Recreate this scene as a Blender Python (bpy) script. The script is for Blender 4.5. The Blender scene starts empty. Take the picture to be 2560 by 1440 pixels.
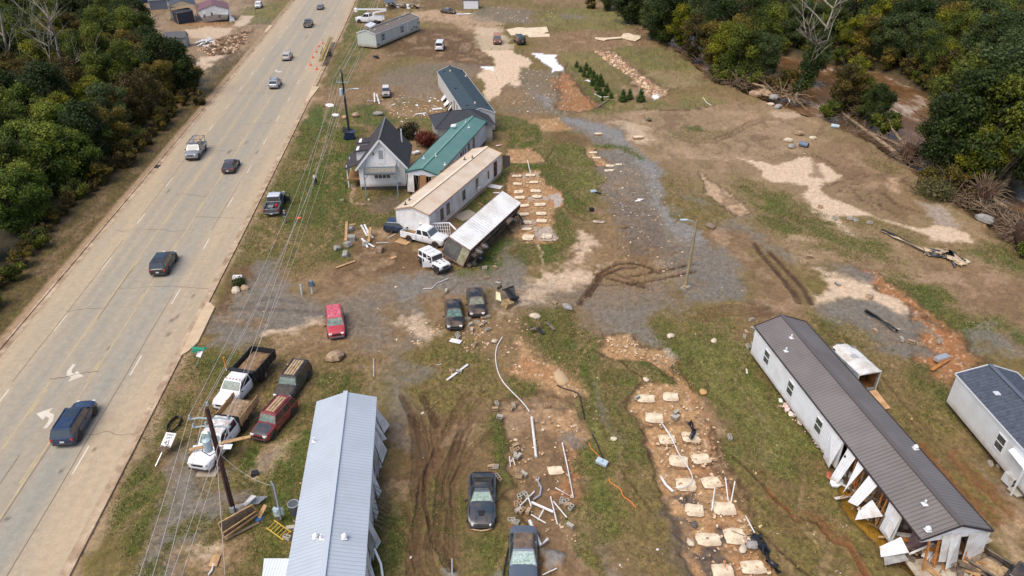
import bpy,math,random
import numpy as np
from mathutils import Vector,Matrix,Euler
sc=bpy.context.scene
C=sc.collection
R=math.radians
rnd=random.Random(7)
# ---------------------------------------------------------------- camera
CAMF=1790.0;CAMH=40.0;PITCH=R(31.1)
cam=bpy.data.cameras.new('camera');camo=bpy.data.objects.new('camera',cam);C.objects.link(camo)
camo.location=(0,0,CAMH);camo.rotation_euler=(R(90)-PITCH,0,0)
cam.sensor_width=36;cam.lens=36*CAMF/2560;cam.clip_start=0.5;cam.clip_end=5000
sc.camera=camo
# ---------------------------------------------------------------- world, sun, exposure
SUN_EL,SUN_AZ=R(60),R(228)
w=bpy.data.worlds.new('World');sc.world=w;w.use_nodes=True
nt=w.node_tree;bg=nt.nodes['Background']
sky=nt.nodes.new('ShaderNodeTexSky');sky.sky_type='NISHITA';sky.sun_disc=False
sky.sun_elevation=SUN_EL;sky.sun_rotation=SUN_AZ;sky.dust_density=3.0;sky.air_density=0.8;sky.ozone_density=0.6
nt.links.new(sky.outputs[0],bg.inputs[0]);bg.inputs[1].default_value=0.15
sun=bpy.data.lights.new('sun','SUN');sun.energy=1.6;sun.angle=R(45);sun.color=(1,.93,.83)
suno=bpy.data.objects.new('sun',sun);C.objects.link(suno)
sd=Vector((math.sin(SUN_AZ)*math.cos(SUN_EL),math.cos(SUN_AZ)*math.cos(SUN_EL),math.sin(SUN_EL)))
suno.rotation_euler=sd.to_track_quat('Z','Y').to_euler()
vs=sc.view_settings;vs.view_transform='Standard';vs.look='None';vs.exposure=0.43;vs.gamma=1;vs.use_curve_mapping=False
# ---------------------------------------------------------------- photo pixel -> point of the place (a calculator for real positions)
_c,_s=math.cos(PITCH),math.sin(PITCH)
def G(px,py,z=0.0):
 u=(px-1280)/CAMF;v=(py-720)/CAMF
 t=(z-CAMH)/(-_s-v*_c)
 return Vector((u*t,(_c-v*_s)*t,z))
CR={'o':(0,0,1),'c1':(0,0,3),'c2':(340,0,4.5),'c3':(860,0,4.5),'c4':(1400,0,3.6),'c5':(1920,0,3),'d1':(400,300,3.428),'d2':(840,260,3.1307),'d3':(1220,280,3),'d4':(1840,320,2.6667),'d5':(0,560,2.4),'d6':(460,700,3.428),'e1':(960,680,3.79),'e2':(1480,760,3.4286),'e3':(1840,760,2.6667),'e4':(300,1000,3.2727),'e5':(900,1040,3.6),'e6':(1500,1080,4),'e7':(2000,1040,3.6)}
def K(c,x,y,z=0.0):
 ox,oy,s=CR[c]
 return G(ox+x/s,oy+y/s,z)
def srgb(r,g,b):
 f=lambda v:(v/255/12.92)if v/255<=.04045 else((v/255+.055)/1.055)**2.4
 return(f(r),f(g),f(b))
# ---------------------------------------------------------------- materials
_mats={}
def mat(name,col,rough=.75,metal=0.,var=None,lines=None,bump=None,coat=0.,dirt=None,attr=None,spec=.5,trans=0.,mudz=0.):
 """procedural Principled material. var=(col2, scale, amount) noise mix; lines=(axis, pitch, width, darken) seams; dirt=(col, scale, amount);"""
 if name in _mats:return _mats[name]
 m=bpy.data.materials.new(name);m.use_nodes=True;n=m.node_tree.nodes;l=m.node_tree.links
 b=n['Principled BSDF'];b.inputs['Roughness'].default_value=rough;b.inputs['Metallic'].default_value=metal
 b.inputs['Coat Weight'].default_value=coat;b.inputs['Specular IOR Level'].default_value=spec
 tc=n.new('ShaderNodeTexCoord')
 cur=n.new('ShaderNodeRGB');cur.outputs[0].default_value=(*col,1);cur=cur.outputs[0]
 if attr:
  a=n.new('ShaderNodeAttribute');a.attribute_name=attr;cur=a.outputs['Color']
 def noise(scale,detail=4):
  t=n.new('ShaderNodeTexNoise');t.inputs['Scale'].default_value=scale;t.inputs['Detail'].default_value=detail
  t.inputs['Roughness'].default_value=.62
  l.new(tc.outputs['Object'],t.inputs['Vector']);return t.outputs['Fac']
 def mixc(fac,a,b_,mode='MIX'):
  x=n.new('ShaderNodeMix');x.data_type='RGBA';x.blend_type=mode
  if isinstance(fac,float):x.inputs['Factor'].default_value=fac
  else:l.new(fac,x.inputs['Factor'])
  l.new(a,x.inputs[6])
  if isinstance(b_,tuple):x.inputs[7].default_value=(*b_,1)
  else:l.new(b_,x.inputs[7])
  return x.outputs[2]
 def rng(v,a,b_,c=0.,d=1.):
  x=n.new('ShaderNodeMapRange');l.new(v,x.inputs[0])
  for i,q in enumerate((a,b_,c,d)):x.inputs[i+1].default_value=q
  return x.outputs[0]
 for vv in([var]if var and not isinstance(var,list)else(var or[])):
  cur=mixc(rng(noise(vv[1]),.38,.66,0.,vv[2]),cur,vv[0])
 h=None
 if lines:
  for(ax,pitch,wd,dk)in([lines]if not isinstance(lines,list)else lines):
   sp=n.new('ShaderNodeSeparateXYZ');l.new(tc.outputs['Object'],sp.inputs[0])
   d=n.new('ShaderNodeMath');d.operation='DIVIDE';l.new(sp.outputs[ax],d.inputs[0]);d.inputs[1].default_value=pitch
   fr=n.new('ShaderNodeMath');fr.operation='FRACT';l.new(d.outputs[0],fr.inputs[0])
   lt=n.new('ShaderNodeMath');lt.operation='LESS_THAN';l.new(fr.outputs[0],lt.inputs[0]);lt.inputs[1].default_value=wd/pitch
   fm=n.new('ShaderNodeMath');fm.operation='MULTIPLY';l.new(lt.outputs[0],fm.inputs[0]);fm.inputs[1].default_value=dk
   cur=mixc(fm.outputs[0],cur,(col[0]*.3,col[1]*.3,col[2]*.3));h=fr.outputs[0]
 if dirt:
  cur=mixc(rng(noise(dirt[1],6),.42,.62,0.,dirt[2]),cur,dirt[0])
 if mudz:
  sp=n.new('ShaderNodeSeparateXYZ');l.new(tc.outputs['Object'],sp.inputs[0]);ad=n.new('ShaderNodeMath');ad.operation='ADD';l.new(sp.outputs[2],ad.inputs[0]);l.new(noise(1.2,5),ad.inputs[1])
  cur=mixc(rng(ad.outputs[0],mudz+.55,mudz+.1,0.,.6),cur,srgb(150,124,94))
 l.new(cur,b.inputs['Base Color'])
 if bump or h is not None:
  bp=n.new('ShaderNodeBump');bp.inputs['Strength'].default_value=bump[1]if bump else.4
  bp.inputs['Distance'].default_value=bump[2]if bump and len(bump)>2 else.03
  if h is not None and not bump:l.new(h,bp.inputs['Height'])
  else:l.new(noise(bump[0],5),bp.inputs['Height'])
  l.new(bp.outputs[0],b.inputs['Normal'])
 if trans:
  b.inputs['Transmission Weight'].default_value=trans
 _mats[name]=m
 return m
# ---------------------------------------------------------------- mesh builder
class MB:
 def __init__(s):s.v=[];s.f=[];s.mi=[]
 def add(s,vs,fs,mi=0):
  o=len(s.v);s.v+=[tuple(p)for p in vs];s.f+=[tuple(i+o for i in q)for q in fs];s.mi+=[mi]*len(fs);return s
 def box(s,c,d,rot=None,mi=0):
  x,y,z=d[0]/2,d[1]/2,d[2]/2
  P=[Vector(p)for p in((-x,-y,-z),(x,-y,-z),(x,y,-z),(-x,y,-z),(-x,-y,z),(x,-y,z),(x,y,z),(-x,y,z))]
  if rot is not None:
   M=rot if isinstance(rot,Matrix)else Euler(rot).to_matrix()
   P=[M@p for p in P]
  c=Vector(c)
  return s.add([p+c for p in P],[(0,3,2,1),(4,5,6,7),(0,1,5,4),(1,2,6,5),(2,3,7,6),(3,0,4,7)],mi)
 def bar(s,a,b,w,t=None,mi=0,up=(0,0,1)):
  a,b=Vector(a),Vector(b);d=b-a;L=d.length
  if L<1e-6:return s
  x=d/L;u=Vector(up)
  if abs(x.dot(u))>.98:u=Vector((0,1,0))
  y=u.cross(x).normalized();z=x.cross(y)
  return s.box((a+b)/2,(L,w,t or w),Matrix((x,y,z)).transposed(),mi)
 def tube(s,pts,r,n=6,mi=0,cap=True):
  pts=[Vector(p)for p in pts];k=len(pts);rs=r if isinstance(r,(list,tuple))else[r]*k
  vs=[];ref=Vector((0,0,1))
  for i,p in enumerate(pts):
   d=(pts[min(i+1,k-1)]-pts[max(i-1,0)])
   d=d.normalized()if d.length>1e-9 else Vector((0,0,1))
   if abs(d.dot(ref))>.97:ref=Vector((1,0,0))
   a=d.cross(ref).normalized();b=d.cross(a)
   for j in range(n):
    t=2*math.pi*j/n;vs.append(p+(a*math.cos(t)+b*math.sin(t))*rs[i])
  fs=[(i*n+j,i*n+(j+1)%n,(i+1)*n+(j+1)%n,(i+1)*n+j)for i in range(k-1)for j in range(n)]
  if cap:fs+=[tuple(range(n-1,-1,-1)),tuple((k-1)*n+j for j in range(n))]
  return s.add(vs,fs,mi)
 def cyl(s,a,b,r,r2=None,n=12,mi=0):return s.tube([a,b],[r,r if r2 is None else r2],n,mi)
 def panel(s,q,th=.03,mi=0):
  q=[Vector(p)for p in q];k=len(q);nrm=(q[1]-q[0]).cross(q[2]-q[0]).normalized()*th
  return s.add(q+[p+nrm for p in q],[tuple(range(k-1,-1,-1)),tuple(range(k,2*k))]+[(i,(i+1)%k,k+(i+1)%k,k+i)for i in range(k)],mi)
 def loft(s,secs,mi=0,cap=True):
  n=len(secs[0]);k=len(secs);vs=[p for q in secs for p in q]
  fs=[(i*n+j,(i+1)*n+j,(i+1)*n+(j+1)%n,i*n+(j+1)%n)for i in range(k-1)for j in range(n)]
  if cap:fs+=[tuple(range(n)),tuple((k-1)*n+j for j in range(n-1,-1,-1))]
  return s.add(vs,fs,mi)
 def build(s,name,m,parent=None,smooth=0,bevel=0.):
  me=bpy.data.meshes.new(name);me.from_pydata(s.v,[],s.f)
  for q in(m if isinstance(m,(list,tuple))else[m]):me.materials.append(q)
  me.polygons.foreach_set('material_index',s.mi)
  if smooth:
   me.polygons.foreach_set('use_smooth',[True]*len(s.f));me.update()
   me.set_sharp_from_angle(angle=R(smooth))
  me.update()
  o=bpy.data.objects.new(name,me);C.objects.link(o)
  if parent is not None:o.parent=parent
  if bevel:
   bv=o.modifiers.new('bevel','BEVEL');bv.width=bevel;bv.segments=1;bv.limit_method='ANGLE';bv.angle_limit=R(50)
  return o
def tag(o,label=None,cat=None,group=None,kind=None):
 if label:o['label']=label
 if cat:o['category']=cat
 if group:o['group']=group
 if kind:o['kind']=kind
 return o
def thing(name,label,cat,loc=(0,0,0),rz=0.,group=None,rot=None):
 o=bpy.data.objects.new(name,None);C.objects.link(o);o.location=loc;o.rotation_euler=rot if rot else(0,0,rz)
 o.empty_display_size=.3
 return tag(o,label,cat,group)
def copy_tree(o,parent=None):
 c=o.copy();C.objects.link(c);c.parent=parent
 for ch in list(o.children):
  copy_tree(ch,c)
 return c
def dup(o,loc,rz=0.,label=None,group=None,scale=1.):
 c=copy_tree(o);c.location=loc;c.rotation_euler=(0,0,rz);c.scale=(scale,)*3
 if label:c['label']=label
 if group:c['group']=group
 return c
# ---------------------------------------------------------------- numpy noise
def _hash(ix,iy,seed):
 h=(ix*374761393+iy*668265263+seed*144665)&0x7fffffff
 h=((h^(h>>13))*1274126177)&0x7fffffff
 return((h^(h>>16))&0xffff)/65535.0
def vnoise(x,y,seed=0):
 ix=np.floor(x).astype(np.int64);iy=np.floor(y).astype(np.int64);fx=x-ix;fy=y-iy
 fx=fx*fx*(3-2*fx);fy=fy*fy*(3-2*fy)
 a=_hash(ix,iy,seed);b=_hash(ix+1,iy,seed);c=_hash(ix,iy+1,seed);d=_hash(ix+1,iy+1,seed)
 return a+(b-a)*fx+(c-a)*fy+(a-b-c+d)*fx*fy
def fbm(x,y,f=1.,o=4,seed=0):
 r=0;a=1;t=0
 for i in range(o):
  r=r+a*vnoise(x*f,y*f,seed+i*17);t+=a;a*=.55;f*=2.03
 return r/t
# ================================================================ GROUND
KL=(-2.2637e-05,-0.109547,-42.277);KR=(-5.4626e-05,-0.0857813,-26.217)
def kerb(y,k):return k[0]*y*y+k[1]*y+k[2]
def roadx(y,f):return kerb(y,KL)*(1-f)+kerb(y,KR)*f
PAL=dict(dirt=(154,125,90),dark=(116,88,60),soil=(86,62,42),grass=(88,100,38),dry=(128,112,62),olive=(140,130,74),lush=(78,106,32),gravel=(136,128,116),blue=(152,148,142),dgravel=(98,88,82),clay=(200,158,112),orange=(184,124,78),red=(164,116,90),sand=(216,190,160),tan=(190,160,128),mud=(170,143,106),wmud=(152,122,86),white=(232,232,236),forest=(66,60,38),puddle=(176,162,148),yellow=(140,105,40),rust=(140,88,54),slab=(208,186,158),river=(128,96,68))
# (crop, colour, feather m, alpha, depth m, points)
LAY=[]
def A(c,col,fe,al,pts,dep=0.):LAY.append((c,col,fe,al,dep,pts))
A('o','mud',6,.7,[(1400,290),(2000,250),(2330,420),(2560,600),(2560,860),(2300,760),(2000,650),(1700,450)])
A('o','dry',8,.75,[(1300,800),(1650,800),(2100,840),(2560,1250),(2560,1440),(1900,1440),(1250,1440)])
# --- left flooded lots
A('o','mud',3,1,[(380,95),(560,50),(650,25),(700,-30),(300,-30),(400,120),(450,200),(470,270),(540,200),(640,105),(700,60),(660,40)])
A('c2','olive',1.5,.9,[(1160,110),(1480,35),(1750,30),(1560,275),(1290,270),(1200,140)])
A('c2','slab',.8,.9,[(1040,290),(1180,180),(1330,170),(1230,290),(1140,305)])
A('c2','sand',1,.8,[(480,350),(850,300),(1080,320),(1040,380),(900,440),(640,430)])
A('c2','sand',1,.95,[(700,650),(960,600),(1150,650),(980,760),(740,790),(700,720)])
A('c2','dark',2,.6,[(680,560),(860,480),(1050,380),(1330,330),(1200,500),(1100,600),(800,620)])
A('c2','orange',1.5,.6,[(330,290),(700,280),(1040,300),(1000,250),(760,240),(500,260)])
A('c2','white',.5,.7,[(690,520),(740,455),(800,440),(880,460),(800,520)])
# --- verge right of the road, far
A('c3','grass',2.5,.85,[(150,-20),(330,0),(240,120),(160,250),(200,330),(160,480),(300,520),(240,640),(110,760),(-60,960),(-250,980),(-180,800),(-60,480)])
A('c3','dry',2,.6,[(400,470),(620,420),(780,390),(700,520),(560,590),(420,540)])
A('c3','dry',1.5,.7,[(60,860),(300,800),(350,880),(250,960),(60,960)])
A('c3','dark',3,.85,[(420,560),(640,450),(900,330),(1200,320),(1500,460),(1680,560),(1650,740),(1400,760),(1100,690),(800,640),(560,640)])
A('c3','dark',3,.5,[(760,0),(1500,0),(1300,100),(840,120)])
A('c3','tan',3,.8,[(660,150),(1100,110),(1500,170),(1740,230),(1800,380),(1560,400),(1200,260),(840,230)])
A('c3','slab',1.5,.7,[(1500,300),(1700,310),(1880,460),(1860,560),(1580,560),(1480,420)])
A('c3','gravel',2.5,.6,[(1600,60),(2100,120),(2180,260),(1900,260),(1500,250),(1450,150)])
A('c3','gravel',3,.55,[(800,700),(1200,720),(1560,740),(1490,900),(1100,800),(1080,960),(1100,1100),(600,1150),(540,1000),(380,900),(480,800)])
A('c3','gravel',2,.5,[(1990,760),(2500,830),(2520,1300),(1800,1250),(1700,1120),(1800,950)])
A('c3','dirt',2,.8,[(1800,950),(1980,1000),(2100,1200),(1760,1220),(1700,1100)])
A('c3','blue',1.5,.8,[(2100,1020),(2300,1100),(2330,1250),(2180,1180)])
A('c3','orange',1.5,.8,[(2330,900),(2520,860),(2520,1090),(2400,1020)])
A('c3','sand',.5,1,[(1560,560),(1900,570),(2120,690),(2060,760),(1960,760),(1990,860),(1990,960),(1940,980),(1840,920),(1760,1000),(1700,1100),(1640,1130),(1560,1050),(1600,940),(1500,860),(1560,780),(1700,740),(1690,640)])
A('c3','olive',2,.85,[(2120,150),(2520,120),(2520,310),(2300,310),(2180,240)])
A('c3','white',.3,1,[(2120,595),(2370,620),(2400,680),(2420,720),(2460,750),(2500,810),(2400,800),(2340,810),(2300,740),(2250,700)])  # puddle mirroring the sky: its reflection is painted in as white ground colour
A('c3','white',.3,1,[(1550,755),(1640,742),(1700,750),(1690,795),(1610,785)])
# --- top right lawns
A('c4','olive',2,.9,[(0,60),(240,60),(640,130),(660,250),(560,270),(80,275),(0,250)])
A('c4','gravel',1.5,.7,[(0,130),(200,135),(220,160),(0,170)])
A('c4','dirt',1.5,.9,[(0,280),(700,275),(800,400),(400,470),(0,460)])
A('c4','olive',1.2,.95,[(440,460),(640,410),(960,430),(1100,520),(1290,620),(1300,770),(1100,770),(1060,800),(900,780),(700,600),(540,500)])
A('c4','mud',4,.6,[(800,650),(1290,620),(1300,770),(1060,800),(900,780)])
A('c4','tan',1,.85,[(320,460),(480,470),(560,540),(700,640),(860,770),(980,810),(860,900),(780,880),(690,780),(640,690),(540,610),(420,560)],.1)
A('c4','olive',1,.8,[(0,470),(300,470),(420,560),(660,700),(560,800),(620,900),(780,880),(1000,940),(1140,840),(1500,900),(1500,940),(1120,990),(760,990),(560,1020),(260,1030),(150,1000),(320,960),(170,780),(60,640)])
A('c4','grass',1.5,.8,[(80,600),(200,600),(460,780),(640,900),(500,1000),(300,1020),(180,1000),(320,960),(170,780)])
A('c4','mud',1.5,.8,[(560,780),(700,760),(820,880),(760,960),(640,900)])
A('c4','orange',1.2,.75,[(0,680),(60,650),(170,790),(320,960),(180,1000),(0,990)],.1)
A('c4','white',.3,1,[(820,860),(870,820),(890,880),(850,900)])  # small glint, painted white into the ground colour
A('c4','mud',1,1,[(560,1010),(1500,950),(1900,900),(2160,980),(2400,1100),(2160,1440),(1000,1440),(900,1380),(600,1250),(520,1120),(400,1110),(300,1060)],.06)
A('c4','dry',1,.5,[(960,1150),(1500,1180),(1640,1140),(1500,1260),(1200,1280),(1000,1230)])
A('c4','grass',.5,.8,[(1080,1130),(1260,1120),(1300,1180),(1180,1190)])
A('c4','sand',1.5,.6,[(520,1080),(700,1100),(900,1280),(760,1300),(600,1180)])
A('c4','sand',1,.5,[(1860,1000),(2160,1010),(2140,1060),(1900,1040)])
A('c4','dark',1,.5,[(1620,1180),(1800,1190),(1900,1240),(1700,1250)])
# --- big lawn in the middle
A('d3','grass',1.2,.9,[(50,20),(180,40),(340,60),(390,130),(300,140),(150,150),(50,120)])
A('d3','grass',.8,.9,[(160,160),(390,130),(430,200),(490,250),(440,340),(380,350),(330,275),(160,270)])
A('d3','dark',1.2,.6,[(460,150),(620,160),(760,200),(700,240),(500,240)])
A('d3','grass',.8,.95,[(130,385),(410,390),(500,260),(560,230),(730,270),(770,400),(850,480),(890,560),(890,610),(780,640),(790,800),(740,810),(650,770),(540,690),(540,640),(520,580),(440,580),(420,480),(400,440),(130,440)])
A('d3','olive',3,.7,[(520,260),(730,290),(780,420),(860,520),(880,600),(760,640),(600,520)])
# gravel road
A('d3','gravel',1.2,.95,[(510,30),(700,40),(880,100),(960,120),(1000,90),(1040,190),(1160,310),(1260,370),(1280,520),(1360,700),(1500,850),(1620,960),(1660,1000),(1760,990),(1860,1050),(1920,1180),(1920,1440),(1480,1440),(1440,1200),(1200,1100),(900,1000),(960,760),(890,640),(880,520),(800,420),(760,290),(1000,260),(1080,330),(1190,350),(1180,300),(1050,260),(760,240),(740,180),(620,130),(600,100)])
A('d3','dirt',6,.4,[(860,450),(1100,450),(1260,750),(1420,1000),(1440,1200),(1100,1250),(900,1000),(960,760)])
A('d3','blue',1.2,.9,[(520,30),(880,100),(960,120),(1040,190),(1160,310),(1260,370),(1280,520),(1360,700),(1500,850),(1640,980),(1560,1000),(1400,860),(1260,660),(1160,480),(1080,360),(900,200),(700,120)])
A('d3','lush',.5,.8,[(770,235),(940,240),(1050,262),(1180,340),(1190,375),(1080,335),(990,262),(780,262)])
A('d3','clay',.6,.9,[(730,270),(790,265),(830,340),(890,370),(880,390),(800,405),(760,340)],.1)
A('d3','clay',1,.85,[(340,60),(500,45),(640,130),(480,145),(400,150)])
A('d3','clay',.4,.9,[(130,280),(340,275),(420,370),(160,385)],.12)
A('d3','clay',.4,.95,[(150,460),(400,440),(430,540),(540,580),(550,680),(490,720),(520,960),(400,985),(260,990),(210,930),(160,700)],.16)
A('d3','orange',1.5,.5,[(170,450),(300,450),(260,700),(200,740)])
A('d3','puddle',.2,.95,[(440,600),(525,590),(548,660),(500,710),(470,640)],.06)
A('d3','puddle',.3,.9,[(365,860),(490,850),(505,930),(380,955)],.06)
A('d3','puddle',.3,.85,[(240,800),(330,790),(325,850),(250,850)],.06)
A('d3','puddle',.3,.8,[(260,465),(400,450),(390,480),(270,490)],.05)
A('d3','puddle',.3,.8,[(310,630),(450,620),(440,645),(300,650)],.05)
A('d3','dirt',3,.9,[(500,1000),(760,880),(850,700),(960,900),(1440,1180),(1440,1440),(0,1440),(0,1300),(300,1250),(700,1200)])
A('d3','gravel',4,.6,[(0,1300),(300,1330),(700,1340),(1100,1300),(1440,1200),(1440,1480),(0,1480)])
A('d3','dgravel',3,.35,[(900,560),(1150,600),(1300,900),(1200,1080),(1000,1050),(930,800)])
A('d3','sand',1,.8,[(640,880),(740,900),(770,980),(720,1110),(680,1120),(690,1000)])
A('d3','sand',2.5,.7,[(350,1260),(620,1180),(760,1160),(700,1260),(480,1300),(300,1380)])
A('d3','grass',.7,.9,[(500,730),(560,760),(640,850),(640,930),(600,1100),(420,1160),(380,990),(520,960)])
A('d3','lush',2,.6,[(390,990),(540,960),(600,1080),(440,1130)])
A('d3','grass',1.2,.85,[(-40,1030),(220,960),(360,990),(430,1150),(200,1190),(-40,1190)])
A('d3','sand',.15,.8,[(365,1000),(380,1000),(430,1130),(440,1160),(410,1100)])
A('d3','dry',2,.6,[(1260,450),(1400,480),(1500,560),(1620,560),(1760,760),(1700,800),(1500,800),(1400,700),(1320,600)])
A('d3','gravel',1.5,.7,[(1440,580),(1560,620),(1640,700),(1560,680)])
A('d3','tan',.6,.9,[(1600,450),(1720,540),(1860,650),(1930,740),(1890,780),(1740,700),(1640,580)],.1)
A('d3','wmud',1.5,.95,[(1540,820),(1700,900),(1800,860),(1960,900),(1960,1150),(1880,1060),(1860,1040),(1765,985),(1660,1000)])
# --- right side
A('d4','wmud',2.5,.6,[(540,100),(820,100),(900,230),(1100,280),(1250,600),(1100,640),(900,560),(640,440),(600,330)])
A('d4','sand',.5,.95,[(40,200),(100,215),(250,250),(400,195),(500,195),(520,240),(600,240),(700,320),(560,370),(540,400),(600,450),(800,530),(940,600),(1150,660),(1240,660),(1450,660),(1550,700),(1600,770),(1480,760),(1280,720),(1080,650),(900,590),(740,580),(700,600),(800,740),(740,700),(660,670),(560,600),(470,530),(520,540),(440,430),(480,390),(240,350),(180,290)])
A('d4','wmud',.6,.7,[(520,240),(560,250),(560,330),(480,330)])
A('d4','puddle',1,.7,[(1140,470),(1220,500),(1380,520),(1440,600),(1520,630),(1420,660),(1270,640),(1250,540)])
A('d4','tan',.8,.9,[(990,340),(1090,335),(1060,420),(1020,420)])
A('d4','dry',3,.9,[(0,320),(120,350),(240,420),(480,520),(640,640),(800,760),(960,740),(1080,790),(1040,850),(800,860),(520,800),(300,740),(160,640),(60,480)])
A('d4','grass',3.5,.75,[(40,400),(240,450),(480,540),(700,720),(1000,800),(960,850),(600,790),(220,650)])
A('d4','tan',1,.8,[(340,710),(430,705),(490,750),(400,770)])
A('d4','dry',1.5,.7,[(700,590),(840,580),(1000,640),(1300,740),(1500,780),(1440,830),(1200,760),(980,680),(820,660)])
A('d4','grass',2.5,.85,[(1520,850),(1700,740),(1960,820),(1960,990),(1760,900)])
A('d4','dry',1.5,.8,[(860,150),(1000,230),(1200,320),(1000,300),(880,200)])
A('d4','wmud',3,.7,[(1300,900),(1700,900),(1960,1000),(1960,1300),(1700,1280),(1400,1100),(1200,1000)])
A('d4','grass',1.8,.95,[(960,980),(1100,960),(1300,1060),(1440,1190),(1560,1250),(1760,1300),(1960,1360),(1960,1440),(1540,1480),(1400,1380),(1240,1240),(1100,1100)])
A('d4','orange',.8,.9,[(780,920),(900,940),(1000,1010),(1200,1170),(1400,1340),(1540,1460),(1300,1460),(1230,1300),(1100,1180),(1010,1110),(1000,1060),(900,1040),(840,980)],.08)
A('d4','gravel',1.5,.95,[(550,1170),(760,1120),(1000,1200),(1140,1220),(1240,1290),(1320,1460),(900,1460),(640,1300)])
A('d4','sand',1.2,.9,[(630,960),(860,1020),(980,1080),(1100,1180),(1140,1230),(1000,1220),(760,1130),(560,1170),(480,1100),(560,1120),(600,1060)])
A('d4','gravel',1.5,.9,[(620,930),(740,900),(860,960),(900,1040),(760,990)])
A('d4','gravel',2,.85,[(1500,1370),(1640,1330),(1960,1440),(2000,1500),(1540,1480)])
A('d4','wmud',2,.85,[(60,800),(250,900),(500,1150),(480,1260),(300,1290),(100,1150)])
A('d4','gravel',2,.8,[(-80,640),(60,590),(160,740),(420,850),(480,900),(380,900),(200,800),(60,720)])
A('d4','dark',1.2,.8,[(110,1160),(260,1170),(300,1260),(140,1270)])
A('d4','grass',1.5,.85,[(490,1200),(600,1260),(760,1350),(900,1440),(600,1440),(540,1330)])
A('e3','orange',1,.85,[(1120,0),(1280,130),(1500,270),(1660,400),(1500,440),(1460,560),(1340,480),(1240,380),(1140,290),(1330,300),(1250,180)],.08)
A('e3','gravel',1.2,.9,[(600,0),(1080,20),(1240,130),(1330,290),(1240,320),(1150,270),(1120,340),(960,280),(760,170),(640,80)])
A('e3','dry',3,.7,[(480,60),(800,220),(1250,420),(1460,560),(1700,900),(1640,1100),(1300,800),(1000,560),(600,200)])
A('e3','grass',2,.75,[(1150,380),(1280,420),(1460,600),(1640,860),(1700,1000),(1560,940),(1400,760),(1200,560)])
A('e3','rust',1.2,.7,[(1200,920),(1260,930),(1420,1130),(1700,1440),(1760,1500),(1640,1440),(1500,1250)])
A('e3','rust',1.5,.6,[(1430,980),(1560,1060),(1740,1200),(1900,1440),(1800,1440),(1620,1250)])
A('e3','soil',1,.6,[(1460,690),(1560,740),(1900,1100),(1840,1090),(1700,1000),(1560,840)])
A('e3','gravel',2,.6,[(1700,1060),(1800,1240),(1900,1300),(2000,1500),(1700,1200)])
# --- lower middle
A('e1','gravel',3,.85,[(0,0),(700,40),(1320,30),(1300,180),(900,100),(700,200),(560,200),(440,330),(420,560),(300,700),(330,1050),(320,1300),(250,1440),(80,1440),(90,1000),(100,700),(200,500),(0,200)])
A('e1','blue',2,.5,[(120,60),(700,60),(560,180),(400,240),(150,250)])
A('e1','blue',1.5,.6,[(1000,40),(1320,40),(1300,180),(1150,170)])
A('e1','dirt',2,.6,[(-300,100),(0,200),(200,500),(90,1000),(-300,1000)])
A('e1','sand',1.5,.7,[(200,450),(400,500),(540,530),(420,640),(300,600)])
A('e1','sand',2,.6,[(1560,30),(1971,0),(1700,200),(1400,250),(1100,420),(1150,300)])
A('e1','dry',2,.9,[(500,570),(760,560),(830,700),(860,820),(1000,850),(1100,1050),(1000,1200),(700,1440),(380,1440),(340,1200),(320,800),(420,640)])
A('e1','grass',2.5,.7,[(600,700),(780,720),(850,860),(700,930),(560,820)])
A('e1','grass',1.3,.9,[(1360,420),(1560,330),(1800,380),(1971,600),(1971,1060),(1800,1000),(1600,800),(1400,640)])
A('e1','clay',1.3,.9,[(1200,760),(1340,690),(1600,880),(1800,1100),(1900,1300),(1600,1200),(1500,1100),(1320,960),(1220,840)])
A('e1','grass',1,.85,[(1180,960),(1280,950),(1560,1160),(1400,1190),(1160,1240)])
A('e1','wmud',1,.9,[(1140,1240),(1300,1190),(1560,1180),(1900,1300),(2000,1440),(1140,1440)],.08)
A('e2','grass',1.5,.8,[(-120,100),(100,300),(240,480),(380,700),(380,800),(480,1100),(560,1380),(520,1440),(-120,1440)])
A('e2','olive',2.5,.6,[(0,300),(150,500),(300,800),(400,1200),(200,1200),(0,800)])
A('e2','gravel',.7,.6,[(0,640),(40,660),(260,1110),(250,1160),(200,1120),(20,820)])
A('e2','gravel',2,.9,[(-60,0),(480,30),(600,200),(640,380),(420,380),(240,300),(120,240),(60,100)])
A('e2','grass',1.5,.85,[(560,180),(900,200),(1200,220),(1420,480),(1560,640),(1960,1060),(1960,1500),(1240,1440),(1180,1100),(900,760),(740,560),(640,380)])
A('e2','olive',2.5,.75,[(680,180),(900,200),(1060,240),(1300,560),(1600,900),(1900,1300),(1600,1440),(1300,1300),(1000,700),(800,400)])
A('e2','lush',2,.7,[(1080,230),(1300,300),(1420,500),(1500,680),(1400,700),(1200,480)])
A('e2','clay',.5,.95,[(120,250),(300,290),(420,390),(620,390),(710,470),(720,560),(790,640),(880,740),(1020,900),(1080,1080),(1200,1440),(560,1440),(480,1080),(400,900),(360,760),(440,690),(700,680),(700,600),(500,480),(250,470),(120,400)],.16)
A('e2','red',1.5,.55,[(780,660),(900,800),(1020,960),(1150,1440),(1000,1440),(960,1100),(850,850)])
A('e2','grass',.5,.9,[(250,470),(480,480),(700,600),(720,690),(620,670),(500,660),(440,640),(400,630)],-.12)
A('e2','wmud',.8,.85,[(880,740),(1080,880),(1200,1050),(1220,1150),(1120,1160),(1000,980)])
A('e2','puddle',.5,.7,[(620,390),(680,380),(710,470),(680,470)],.05)
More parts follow.
